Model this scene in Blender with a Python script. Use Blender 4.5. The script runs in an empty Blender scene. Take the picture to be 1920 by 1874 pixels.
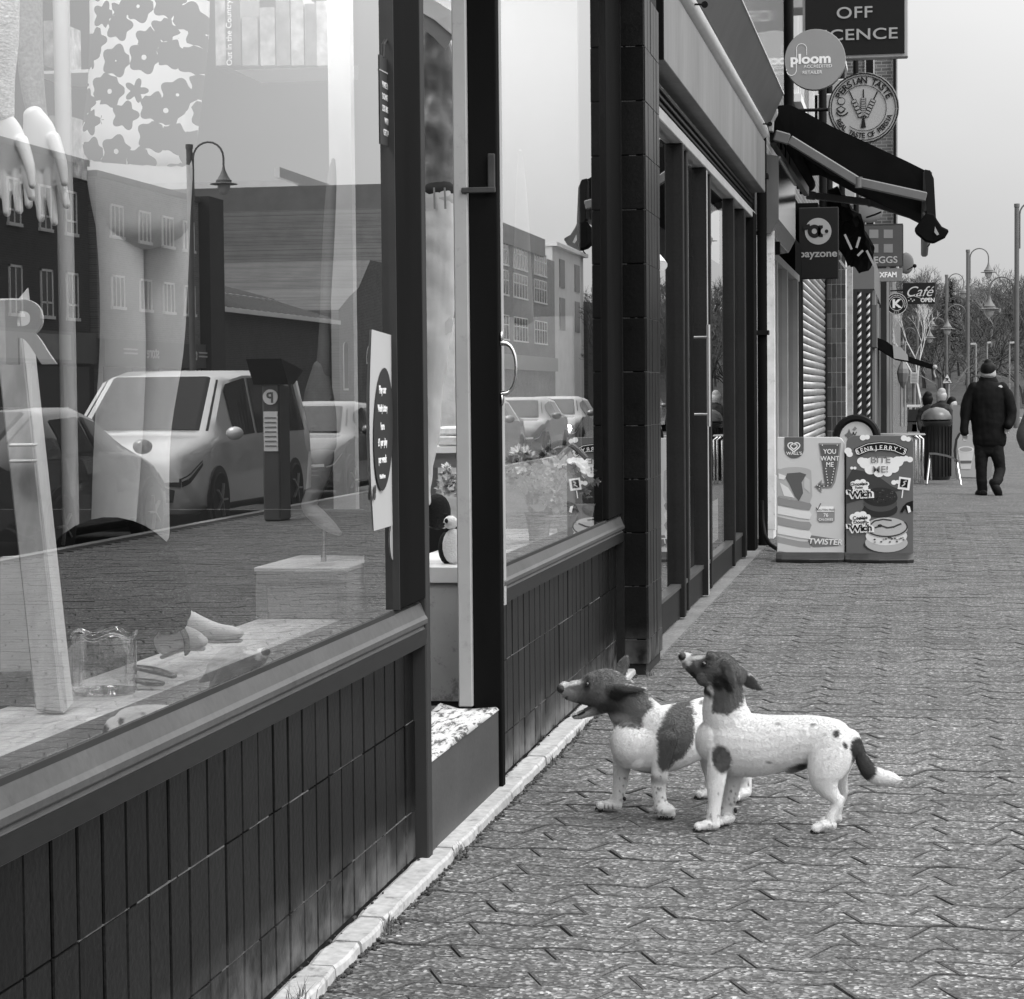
import bpy, bmesh, math, random
import numpy as np
from math import sin, cos, pi, radians, atan2, hypot
from mathutils import Vector, Matrix

random.seed(7); np.random.seed(7)
SC = bpy.context.scene
COL = SC.collection

# ------------------------------------------------------------------ camera
FPX, CAM_X, CAM_H = 4200.0, 1.41, 1.40
YAW, PITCH, ROLL = radians(10.204994), radians(2.723837), -0.0095
_f = Vector((-sin(YAW), cos(YAW), 0)); _r = Vector((cos(YAW), sin(YAW), 0)); _u = Vector((0, 0, 1))
_F = _f*cos(PITCH) - _u*sin(PITCH); _U = _u*cos(PITCH) + _f*sin(PITCH)
_R2 = _r*cos(ROLL) + _U*sin(ROLL); _U2 = _U*cos(ROLL) - _r*sin(ROLL)
cam_data = bpy.data.cameras.new('camera')
cam = bpy.data.objects.new('camera', cam_data); COL.objects.link(cam)
cam_data.sensor_fit = 'HORIZONTAL'; cam_data.sensor_width = 36.0
cam_data.lens = 36.0*FPX/1920.0
cam_data.clip_start = 0.05; cam_data.clip_end = 3000
M = Matrix((( _R2.x, _U2.x, -_F.x, CAM_X), (_R2.y, _U2.y, -_F.y, 0.0), (_R2.z, _U2.z, -_F.z, CAM_H), (0, 0, 0, 1)))
cam.matrix_world = M
SC.camera = cam

# ------------------------------------------------------------------ sky, sun, exposure
SUN_EL, SUN_AZ = radians(52), radians(120)        # azimuth clockwise from +Y (street direction)
SKY_STRENGTH = 0.10
w = bpy.data.worlds.new('World'); SC.world = w; w.use_nodes = True
nt = w.node_tree; nt.nodes.clear()
def N(t, ty, **k):
    n = t.nodes.new(ty)
    for a, b in k.items(): setattr(n, a, b)
    return n
sky = N(nt, 'ShaderNodeTexSky', sky_type='NISHITA', sun_disc=False, sun_elevation=SUN_EL, sun_rotation=SUN_AZ,
        altitude=0.0, air_density=1.0, dust_density=3.0, ozone_density=1.0)
bw = N(nt, 'ShaderNodeRGBToBW'); nt.links.new(sky.outputs[0], bw.inputs[0])
tc = N(nt, 'ShaderNodeTexCoord'); sep = N(nt, 'ShaderNodeSeparateXYZ'); nt.links.new(tc.outputs['Generated'], sep.inputs[0])
# even overcast cloud layer: radiance rises towards the zenith
mz = N(nt, 'ShaderNodeMath', operation='MAXIMUM'); nt.links.new(sep.outputs[2], mz.inputs[0]); mz.inputs[1].default_value = 0.0
grad = N(nt, 'ShaderNodeMath', operation='MULTIPLY_ADD'); nt.links.new(mz.outputs[0], grad.inputs[0]); grad.inputs[1].default_value = 17.0; grad.inputs[2].default_value = 4.3
cl = N(nt, 'ShaderNodeTexNoise'); cl.inputs['Scale'].default_value = 2.2; cl.inputs['Detail'].default_value = 5
mp = N(nt, 'ShaderNodeMapping'); mp.inputs['Scale'].default_value = (1, 1, 3.0)
nt.links.new(tc.outputs['Generated'], mp.inputs[0]); nt.links.new(mp.outputs[0], cl.inputs['Vector'])
cr = N(nt, 'ShaderNodeMapRange'); nt.links.new(cl.outputs['Fac'], cr.inputs[0])
cr.inputs[1].default_value = .3; cr.inputs[2].default_value = .7; cr.inputs[3].default_value = .92; cr.inputs[4].default_value = 1.08
gm = N(nt, 'ShaderNodeMath', operation='MULTIPLY'); nt.links.new(grad.outputs[0], gm.inputs[0]); nt.links.new(cr.outputs[0], gm.inputs[1])
mixs = N(nt, 'ShaderNodeMix', data_type='FLOAT'); mixs.inputs[0].default_value = 0.92
nt.links.new(bw.outputs[0], mixs.inputs[2]); # the cloud is thinner and brighter towards the road side, where the sun stands behind it
sd1 = N(nt, 'ShaderNodeMath', operation='MULTIPLY_ADD'); nt.links.new(sep.outputs[0], sd1.inputs[0]); sd1.inputs[1].default_value = 1.1; sd1.inputs[2].default_value = 1.0
sd2 = N(nt, 'ShaderNodeMath', operation='MAXIMUM'); nt.links.new(sd1.outputs[0], sd2.inputs[0]); sd2.inputs[1].default_value = .5
sd3 = N(nt, 'ShaderNodeMath', operation='MULTIPLY'); nt.links.new(gm.outputs[0], sd3.inputs[0]); nt.links.new(sd2.outputs[0], sd3.inputs[1])
nt.links.new(sd3.outputs[0], mixs.inputs[3])
bg = N(nt, 'ShaderNodeBackground'); bg.inputs[1].default_value = SKY_STRENGTH
nt.links.new(mixs.outputs[0], bg.inputs[0])
wo = N(nt, 'ShaderNodeOutputWorld'); nt.links.new(bg.outputs[0], wo.inputs[0])

sd = bpy.data.lights.new('sun', 'SUN'); sd.energy = 1.5; sd.angle = radians(25); sd.color = (1, 1, 1)
sun = bpy.data.objects.new('sun', sd); COL.objects.link(sun)
sdir = Vector((sin(SUN_AZ)*cos(SUN_EL), cos(SUN_AZ)*cos(SUN_EL), sin(SUN_EL)))
sun.rotation_euler = sdir.to_track_quat('Z', 'Y').to_euler(); sun.location = (5, -5, 30)
SC.view_settings.view_transform = 'Standard'; SC.view_settings.look = 'None'
SC.view_settings.exposure = 0.3; SC.view_settings.gamma = 1.0
SC.view_settings.use_curve_mapping = False
try:
    SC.cycles.max_bounces = 8; SC.cycles.transparent_max_bounces = 24; SC.cycles.glossy_bounces = 4
    SC.cycles.diffuse_bounces = 3; SC.cycles.sample_clamp_indirect = 6
except Exception: pass

# ------------------------------------------------------------------ measuring helpers (photo point on a real plane -> metres)
def _ray(px, py): return _F + _R2*((px-960.0)/FPX) + _U2*((937.0-py)/FPX)
CAM_P = Vector((CAM_X, 0, CAM_H))
def atY(px, py, Y): d = _ray(px, py); return CAM_P + d*(Y/d.y)
def atX(px, py, X): d = _ray(px, py); return CAM_P + d*((X-CAM_X)/d.x)
def atZ(px, py, Z): d = _ray(px, py); return CAM_P + d*((Z-CAM_H)/d.z)
def refl(px, py, X, mirror=0.0):        # thing seen in a pane standing at x = mirror, really standing at x = X
    p = atX(px, py, 2*mirror-X); return Vector((X, p.y, p.z))

# ------------------------------------------------------------------ materials (all neutral greys: the photograph is black and white)
MATS = {}
def mat(name, g=.3, rough=.7, var=.12, vs=3.0, fine=0.0, fs=60.0, bump=0.0, bs=60.0, spec=.5, metal=0.0, coat=0.0,
        stretch=(1, 1, 1), obj=0.0, emit=0.0, stain=0.0, sheen=0.0):
    if name in MATS: return MATS[name]
    m = bpy.data.materials.new(name); m.use_nodes = True; t = m.node_tree; t.nodes.clear()
    out = N(t, 'ShaderNodeOutputMaterial'); p = N(t, 'ShaderNodeBsdfPrincipled'); t.links.new(p.outputs[0], out.inputs[0])
    geo = N(t, 'ShaderNodeNewGeometry'); mp = N(t, 'ShaderNodeMapping'); mp.inputs['Scale'].default_value = stretch
    t.links.new(geo.outputs['Position'], mp.inputs[0])
    n1 = N(t, 'ShaderNodeTexNoise'); n1.inputs['Scale'].default_value = vs; n1.inputs['Detail'].default_value = 6; n1.inputs['Roughness'].default_value = .6
    t.links.new(mp.outputs[0], n1.inputs['Vector'])
    r1 = N(t, 'ShaderNodeMapRange'); t.links.new(n1.outputs['Fac'], r1.inputs[0])
    r1.inputs[1].default_value = .25; r1.inputs[2].default_value = .75; r1.inputs[3].default_value = 1-var; r1.inputs[4].default_value = 1+var
    cur = r1.outputs[0]
    def mul(a, b):
        q = N(t, 'ShaderNodeMath', operation='MULTIPLY')
        t.links.new(a, q.inputs[0])
        if isinstance(b, float): q.inputs[1].default_value = b
        else: t.links.new(b, q.inputs[1])
        return q.outputs[0]
    if fine:
        n2 = N(t, 'ShaderNodeTexNoise'); n2.inputs['Scale'].default_value = fs; n2.inputs['Detail'].default_value = 3
        t.links.new(mp.outputs[0], n2.inputs['Vector'])
        r2 = N(t, 'ShaderNodeMapRange'); t.links.new(n2.outputs['Fac'], r2.inputs[0])
        r2.inputs[1].default_value = .3; r2.inputs[2].default_value = .7; r2.inputs[3].default_value = 1-fine; r2.inputs[4].default_value = 1+fine
        cur = mul(cur, r2.outputs[0])
    if stain:
        n3 = N(t, 'ShaderNodeTexNoise'); n3.inputs['Scale'].default_value = 14; n3.inputs['Detail'].default_value = 8; n3.inputs['Roughness'].default_value = .75
        t.links.new(geo.outputs['Position'], n3.inputs['Vector'])
        r3 = N(t, 'ShaderNodeMapRange'); t.links.new(n3.outputs['Fac'], r3.inputs[0])
        r3.inputs[1].default_value = .56; r3.inputs[2].default_value = .66; r3.inputs[3].default_value = 1; r3.inputs[4].default_value = 1-stain
        cur = mul(cur, r3.outputs[0])
    if obj:
        oi = N(t, 'ShaderNodeObjectInfo'); r4 = N(t, 'ShaderNodeMapRange'); t.links.new(oi.outputs['Random'], r4.inputs[0])
        r4.inputs[3].default_value = 1-obj; r4.inputs[4].default_value = 1+obj
        cur = mul(cur, r4.outputs[0])
    cur = mul(cur, float(g))
    t.links.new(cur, p.inputs['Base Color'])
    p.inputs['Roughness'].default_value = rough; p.inputs['Metallic'].default_value = metal
    p.inputs['Specular IOR Level'].default_value = spec; p.inputs['Coat Weight'].default_value = coat
    if sheen: p.inputs['Sheen Weight'].default_value = sheen
    if bump:
        nb = N(t, 'ShaderNodeTexNoise'); nb.inputs['Scale'].default_value = bs; nb.inputs['Detail'].default_value = 4
        t.links.new(mp.outputs[0], nb.inputs['Vector'])
        bp = N(t, 'ShaderNodeBump'); bp.inputs['Strength'].default_value = bump; bp.inputs['Distance'].default_value = .004
        t.links.new(nb.outputs['Fac'], bp.inputs['Height']); t.links.new(bp.outputs[0], p.inputs['Normal'])
    if emit:
        p.inputs['Emission Color'].default_value = (1, 1, 1, 1); p.inputs['Emission Strength'].default_value = emit
    MATS[name] = m; return m

def glass_mat(name, tint=.92, boost=1.0, wav=0.0):
    """window pane: clear, mirrors more the flatter one looks along it (both faces of the pane added up)"""
    if name in MATS: return MATS[name]
    m = bpy.data.materials.new(name); m.use_nodes = True; t = m.node_tree; t.nodes.clear()
    out = N(t, 'ShaderNodeOutputMaterial'); tr = N(t, 'ShaderNodeBsdfTransparent'); tr.inputs[0].default_value = (tint, tint, tint, 1)
    gl = N(t, 'ShaderNodeBsdfGlossy'); gl.inputs['Roughness'].default_value = 0.0; gl.inputs['Color'].default_value = (1, 1, 1, 1)
    fr = N(t, 'ShaderNodeFresnel'); fr.inputs['IOR'].default_value = 1.52
    a = N(t, 'ShaderNodeMath', operation='MULTIPLY'); t.links.new(fr.outputs[0], a.inputs[0]); a.inputs[1].default_value = 2.0*boost
    b = N(t, 'ShaderNodeMath', operation='ADD'); t.links.new(fr.outputs[0], b.inputs[0]); b.inputs[1].default_value = 1.0
    c = N(t, 'ShaderNodeMath', operation='DIVIDE', use_clamp=True); t.links.new(a.outputs[0], c.inputs[0]); t.links.new(b.outputs[0], c.inputs[1])
    d = N(t, 'ShaderNodeMath', operation='MINIMUM'); t.links.new(c.outputs[0], d.inputs[0]); d.inputs[1].default_value = .72
    mx = N(t, 'ShaderNodeMixShader'); t.links.new(d.outputs[0], mx.inputs[0]); t.links.new(tr.outputs[0], mx.inputs[1]); t.links.new(gl.outputs[0], mx.inputs[2])
    if wav:
        geo = N(t, 'ShaderNodeNewGeometry'); nb = N(t, 'ShaderNodeTexNoise'); nb.inputs['Scale'].default_value = 1.3; nb.inputs['Detail'].default_value = 0
        t.links.new(geo.outputs['Position'], nb.inputs['Vector'])
        bp = N(t, 'ShaderNodeBump'); bp.inputs['Strength'].default_value = wav; bp.inputs['Distance'].default_value = .002
        t.links.new(nb.outputs['Fac'], bp.inputs['Height']); t.links.new(bp.outputs[0], gl.inputs['Normal'])
    t.links.new(mx.outputs[0], out.inputs[0]); MATS[name] = m; return m

def brick_mat(name, g=.13, mort=.3, sx=.225, sz=.075, axis='YZ'):
    if name in MATS: return MATS[name]
    m = mat(name+'_tmp', g, .85); m = bpy.data.materials.new(name); m.use_nodes = True; t = m.node_tree; t.nodes.clear()
    out = N(t, 'ShaderNodeOutputMaterial'); p = N(t, 'ShaderNodeBsdfPrincipled'); t.links.new(p.outputs[0], out.inputs[0]); p.inputs['Roughness'].default_value = .85
    geo = N(t, 'ShaderNodeNewGeometry'); s = N(t, 'ShaderNodeSeparateXYZ'); t.links.new(geo.outputs['Position'], s.inputs[0])
    c = N(t, 'ShaderNodeCombineXYZ'); t.links.new(s.outputs[1 if axis[0] == 'Y' else 0], c.inputs[0]); t.links.new(s.outputs[2], c.inputs[1])
    b = N(t, 'ShaderNodeTexBrick'); t.links.new(c.outputs[0], b.inputs['Vector'])
    b.inputs['Scale'].default_value = 1; b.inputs['Brick Width'].default_value = sx; b.inputs['Row Height'].default_value = sz
    b.inputs['Mortar Size'].default_value = .010; b.inputs['Color1'].default_value = (g*.75,)*3+(1,); b.inputs['Color2'].default_value = (g*1.3,)*3+(1,)
    b.inputs['Mortar'].default_value = (mort,)*3+(1,); b.inputs['Mortar Smooth'].default_value = .2
    n = N(t, 'ShaderNodeTexNoise'); n.inputs['Scale'].default_value = 1.2; n.inputs['Detail'].default_value = 5; t.links.new(geo.outputs['Position'], n.inputs['Vector'])
    r = N(t, 'ShaderNodeMapRange'); t.links.new(n.outputs['Fac'], r.inputs[0]); r.inputs[3].default_value = .7; r.inputs[4].default_value = 1.3
    bwn = N(t, 'ShaderNodeRGBToBW'); t.links.new(b.outputs['Color'], bwn.inputs[0])
    q = N(t, 'ShaderNodeMath', operation='MULTIPLY'); t.links.new(bwn.outputs[0], q.inputs[0]); t.links.new(r.outputs[0], q.inputs[1]); t.links.new(q.outputs[0], p.inputs['Base Color'])
    bp = N(t, 'ShaderNodeBump'); bp.inputs['Strength'].default_value = .5; bp.inputs['Distance'].default_value = .006; bp.invert = True
    t.links.new(b.outputs['Fac'], bp.inputs['Height']); t.links.new(bp.outputs[0], p.inputs['Normal'])
    MATS[name] = m; return m

# ------------------------------------------------------------------ mesh builder
def tagp(o, label=None, cat=None, group=None, kind=None):
    if label: o['label'] = label
    if cat: o['category'] = cat
    if group: o['group'] = group
    if kind: o['kind'] = kind
    return o
def thing(name, label, cat, loc=(0, 0, 0), group=None, rz=0.0):
    o = bpy.data.objects.new(name, None); COL.objects.link(o); o.empty_display_size = .2
    o.location = loc; o.rotation_euler = (0, 0, rz)
    return tagp(o, label, cat, group)
def world_loc(o):
    v = Vector((0, 0, 0))
    while o is not None: v = v + Vector(o.location); o = o.parent
    return v
def link_mesh(name, me, m=None, parent=None, smooth=False, bevel=0.0, seg=1):
    o = bpy.data.objects.new(name, me); COL.objects.link(o)
    if m is not None and len(me.materials) == 0: me.materials.append(m)
    if smooth: me.polygons.foreach_set('use_smooth', [True]*len(me.polygons))
    if parent is not None: o.parent = parent
    if bevel:
        b = o.modifiers.new('bevel', 'BEVEL'); b.width = bevel; b.segments = seg; b.limit_method = 'ANGLE'; b.angle_limit = radians(35)
    return o
class B:
    def __init__(s): s.v = []; s.f = []
    def add(s, vs, fs):
        k = len(s.v); s.v += [tuple(map(float, q)) for q in vs]; s.f += [tuple(i+k for i in f) for f in fs]; return s
    def box(s, x0, x1, y0, y1, z0, z1):
        if x0 > x1: x0, x1 = x1, x0
        if y0 > y1: y0, y1 = y1, y0
        if z0 > z1: z0, z1 = z1, z0
        return s.add([(x0, y0, z0), (x1, y0, z0), (x1, y1, z0), (x0, y1, z0), (x0, y0, z1), (x1, y0, z1), (x1, y1, z1), (x0, y1, z1)],
                     [(0, 3, 2, 1), (4, 5, 6, 7), (0, 1, 5, 4), (1, 2, 6, 5), (2, 3, 7, 6), (3, 0, 4, 7)])
    def bar(s, p, q, wx, wy, up=(0, 0, 1)):
        p = Vector(p); q = Vector(q); d = (q-p).normalized(); up = Vector(up)
        if abs(d.dot(up)) > .98: up = Vector((1, 0, 0))
        a = d.cross(up).normalized(); b = a.cross(d).normalized()
        vs = [e + a*(i*wx/2) + b*(j*wy/2) for e in (p, q) for i, j in ((-1, -1), (1, -1), (1, 1), (-1, 1))]
        return s.add(vs, [(3, 2, 1, 0), (4, 5, 6, 7), (0, 1, 5, 4), (1, 2, 6, 5), (2, 3, 7, 6), (3, 0, 4, 7)])
    def tube(s, pts, rs, n=8, cap=True):
        pts = [Vector(p) for p in pts]
        if not isinstance(rs, (list, tuple)): rs = [rs]*len(pts)
        k = len(s.v); prev = None
        for i, p in enumerate(pts):
            t = (pts[min(i+1, len(pts)-1)] - pts[max(i-1, 0)]).normalized()
            if prev is None:
                a = t.orthogonal().normalized()
            else:
                a = prev - t*prev.dot(t)
                a = a.normalized() if a.length > 1e-6 else t.orthogonal().normalized()
            prev = a; b = t.cross(a)
            for j in range(n):
                q = p + (a*cos(2*pi*j/n) + b*sin(2*pi*j/n))*rs[i]; s.v.append(tuple(q))
        for i in range(len(pts)-1):
            for j in range(n):
                j2 = (j+1) % n
                s.f.append((k+i*n+j, k+i*n+j2, k+(i+1)*n+j2, k+(i+1)*n+j))
        if cap:
            s.f.append(tuple(k+j for j in range(n))[::-1]); s.f.append(tuple(k+(len(pts)-1)*n+j for j in range(n)))
        return s
    def lathe(s, prof, o=(0, 0, 0), n=20, ax='z'):
        k = len(s.v); o = Vector(o)
        for r, z in prof:
            for j in range(n):
                a = 2*pi*j/n
                c = (r*cos(a), r*sin(a), z) if ax == 'z' else ((z, r*cos(a), r*sin(a)) if ax == 'x' else (r*cos(a), z, r*sin(a)))
                s.v.append(tuple(o+Vector(c)))
        for i in range(len(prof)-1):
            for j in range(n):
                j2 = (j+1) % n; s.f.append((k+i*n+j, k+i*n+j2, k+(i+1)*n+j2, k+(i+1)*n+j))
        s.f.append(tuple(k+j for j in range(n))[::-1]); s.f.append(tuple(k+(len(prof)-1)*n+j for j in range(n)))
        return s
    def ball(s, c, r, n=14, m=9, R=None):
        k = len(s.v); c = Vector(c); r = (r, r, r) if isinstance(r, (int, float)) else r
        for i in range(1, m):
            th = pi*i/m
            for j in range(n):
                ph = 2*pi*j/n; q = Vector((r[0]*sin(th)*cos(ph), r[1]*sin(th)*sin(ph), r[2]*cos(th)))
                if R is not None: q = R @ q
                s.v.append(tuple(c+q))
        a = Vector((0, 0, r[2])); a = R @ a if R is not None else a
        s.v.append(tuple(c+a)); s.v.append(tuple(c-a)); T = len(s.v)-2
        for i in range(m-2):
            for j in range(n):
                j2 = (j+1) % n; s.f.append((k+i*n+j, k+(i+1)*n+j, k+(i+1)*n+j2, k+i*n+j2))
        for j in range(n):
            j2 = (j+1) % n; s.f.append((T, k+j, k+j2)); s.f.append((T+1, k+(m-2)*n+j2, k+(m-2)*n+j))
        return s
    def prism(s, pts, d):            # polygon (3D points) pushed along vector d
        pts = [Vector(p) for p in pts]; d = Vector(d); n = len(pts)
        return s.add([p for p in pts]+[p+d for p in pts], [tuple(range(n))[::-1], tuple(range(n, 2*n))]+[(i, (i+1) % n, n+(i+1) % n, n+i) for i in range(n)])
    def loft(s, rings, cap=True):
        k = len(s.v); n = len(rings[0])
        for r in rings: s.v += [tuple(map(float, q)) for q in r]
        for i in range(len(rings)-1):
            for j in range(n):
                j2 = (j+1) % n; s.f.append((k+i*n+j, k+i*n+j2, k+(i+1)*n+j2, k+(i+1)*n+j))
        if cap:
            s.f.append(tuple(k+j for j in range(n))[::-1]); s.f.append(tuple(k+(len(rings)-1)*n+j for j in range(n)))
        return s
    def grid(s, P):                  # open sheet from rows of points
        k = len(s.v); R = len(P); C = len(P[0])
        for r in P: s.v += [tuple(map(float, q)) for q in r]
        for i in range(R-1):
            for j in range(C-1): s.f.append((k+i*C+j, k+i*C+j+1, k+(i+1)*C+j+1, k+(i+1)*C+j))
        return s
    def mesh(s, name, off=(0, 0, 0), fix=True):
        me = bpy.data.meshes.new(name)
        ox, oy, oz = off
        me.from_pydata([(x-ox, y-oy, z-oz) for x, y, z in s.v], [], s.f)
        if fix:
            bm = bmesh.new(); bm.from_mesh(me); bmesh.ops.recalc_face_normals(bm, faces=bm.faces); bm.to_mesh(me); bm.free()
        me.update(); return me
    def build(s, name, m, parent=None, smooth=False, bevel=0.0, seg=1, fix=True, solid=0.0, tag=None):
        off = world_loc(parent) if parent is not None else Vector((0, 0, 0))
        org = Vector((0, 0, 0))
        if parent is None and s.v:   # put a lone thing's origin at its base centre
            a = np.array(s.v); org = Vector((float(a[:, 0].mean()), float(a[:, 1].mean()), float(a[:, 2].min()))); off = org
        o = link_mesh(name, s.mesh(name, off, fix), m, parent, smooth, bevel, seg)
        if parent is None: o.location = org
        if solid:
            q = o.modifiers.new('thick', 'SOLIDIFY'); q.thickness = solid; q.offset = 0
        if smooth and not bevel:
            try: o.data.set_sharp_from_angle(angle=radians(50))
            except Exception: pass
        return o
def dup(root, loc, rz=None, label=None, group=None, scale=None):
    r = root.copy(); COL.objects.link(r); r.location = loc
    if rz is not None: r.rotation_euler = (0, 0, rz)
    if scale is not None: r.scale = scale if not isinstance(scale, (int, float)) else (scale,)*3
    if label: r['label'] = label
    if group: r['group'] = group
    for ch in list(root.children):
        c = ch.copy(); COL.objects.link(c); c.parent = r
        for g in list(ch.children):
            d = g.copy(); COL.objects.link(d); d.parent = c
    return r
def structure(o): o['kind'] = 'structure'; return o

def text(name, s, m, parent, origin, right, up, size=.1, ext=.002, align='CENTER', bold=0.0, sx=1.0, shear=0.0, spacing=1.0):
    """flat lettering lying on a face; origin = baseline anchor, right/up = directions of the writing"""
    c = bpy.data.curves.new(name, 'FONT'); c.body = s; c.size = size; c.extrude = ext; c.align_x = align; c.offset = bold; c.shear = shear; c.space_character = spacing
    o = bpy.data.objects.new(name, c); COL.objects.link(o)
    bpy.context.view_layer.update()
    me = bpy.data.meshes.new_from_object(o.evaluated_get(bpy.context.evaluated_depsgraph_get()))
    bpy.data.objects.remove(o); bpy.data.curves.remove(c)
    r = Vector(right).normalized(); u = Vector(up).normalized(); n = r.cross(u)
    off = Vector(origin) - (world_loc(parent) if parent is not None else Vector((0, 0, 0)))
    Mx = Matrix(((r.x*sx, u.x, n.x, off.x), (r.y*sx, u.y, n.y, off.y), (r.z*sx, u.z, n.z, off.z), (0, 0, 0, 1)))
    me.transform(Mx); me.name = name
    return link_mesh(name, me, m, parent)
def arc_text(name, s, m, parent, c, right, up, rad, size, a0, a1, ext=.002, bold=0.0, flip=False):
    """letters set round a circle as one mesh"""
    right = Vector(right).normalized(); up = Vector(up).normalized(); bm = bmesh.new(); n = len(s)
    for i, ch in enumerate(s):
        if ch == ' ': continue
        a = a0 + (a1-a0)*(i+.5)/n
        rd = right*cos(a)+up*sin(a); tg = (right*sin(a)-up*cos(a)) if not flip else (-right*sin(a)+up*cos(a))
        o = text('t', ch, m, None, Vector(c)+rd*rad, tg, rd if not flip else -rd, size, ext, 'CENTER', bold)
        bm.from_mesh(o.data); me = o.data; bpy.data.objects.remove(o); bpy.data.meshes.remove(me)
    me = bpy.data.meshes.new(name); bm.to_mesh(me); bm.free()
    off = world_loc(parent) if parent is not None else Vector((0, 0, 0)); me.transform(Matrix.Translation(-off))
    return link_mesh(name, me, m, parent)

def organic(parts, voxel=.004, smooth=4, fold=0.0, ff=9.0, fz=1.0):
    """several closed lofts grown into one continuous skin"""
    b = B()
    for p in parts: k = len(b.v); b.v += p.v; b.f += [tuple(i+k for i in f) for f in p.f]
    me = b.mesh('skin'); o = bpy.data.objects.new('skin', me); COL.objects.link(o)
    r = o.modifiers.new('r', 'REMESH'); r.mode = 'VOXEL'; r.voxel_size = voxel; r.adaptivity = 0.0
    if smooth:
        q = o.modifiers.new('s', 'SMOOTH'); q.factor = .5; q.iterations = smooth
    bpy.context.view_layer.update()
    out = bpy.data.meshes.new_from_object(o.evaluated_get(bpy.context.evaluated_depsgraph_get()))
    bpy.data.objects.remove(o); bpy.data.meshes.remove(me)
    if fold:
        from mathutils import noise as mn_
        dd = [v.normal*(fold*(mn_.noise(Vector((v.co.x*ff, v.co.y*ff, v.co.z*ff*fz)))+.5*mn_.noise(Vector((v.co.x*ff*2.3+5, v.co.y*ff*2.3, v.co.z*ff*2.3*fz))))) for v in out.vertices]
        for v, d_ in zip(out.vertices, dd): v.co += d_
        out.update()
    return out
def sweep(pts, side=(0, 1, 0), n=20, sub=5):
    """closed tube through stations (centre, half height, half width): half width runs along side"""
    side = Vector(side).normalized(); C = [Vector(p[0]) for p in pts]; H = [p[1] for p in pts]; W_ = [p[2] for p in pts]
    def cat(a, b, c, d, t): return .5*((2*b)+(c-a)*t+(2*a-5*b+4*c-d)*t*t+(3*b-a-3*c+d)*t**3)
    rows = []
    for i in range(len(C)-1):
        i0, i3 = max(i-1, 0), min(i+2, len(C)-1)
        for k in range(sub):
            t = k/sub; rows.append((cat(C[i0], C[i], C[i+1], C[i3], t), cat(H[i0], H[i], H[i+1], H[i3], t), cat(W_[i0], W_[i], W_[i+1], W_[i3], t)))
    rows.append((C[-1], H[-1], W_[-1]))
    # rounded ends
    def endcap(c, h, w_, d):
        out = []
        for a in (80, 60, 38, 18): out.append((c+d*(min(h, w_)*sin(radians(a))), max(h*cos(radians(a)), 1e-4), max(w_*cos(radians(a)), 1e-4)))
        return out
    d0 = (rows[0][0]-rows[1][0]).normalized(); d1 = (rows[-1][0]-rows[-2][0]).normalized()
    rows = endcap(*rows[0], d0) + rows + endcap(*rows[-1], d1)[::-1]
    rings = []
    for i, (c, h, w_) in enumerate(rows):
        t = rows[min(i+1, len(rows)-1)][0]-rows[max(i-1, 0)][0]; t.normalize()
        s_ = side - t*side.dot(t); s_.normalize(); u = s_.cross(t)
        rings.append([c + u*(h*sin(2*pi*j/n)) + s_*(w_*cos(2*pi*j/n)) for j in range(n)])
    b = B(); b.loft(rings); return b
X_, Y_, Z_ = Vector((1, 0, 0)), Vector((0, 1, 0)), Vector((0, 0, 1))
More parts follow.
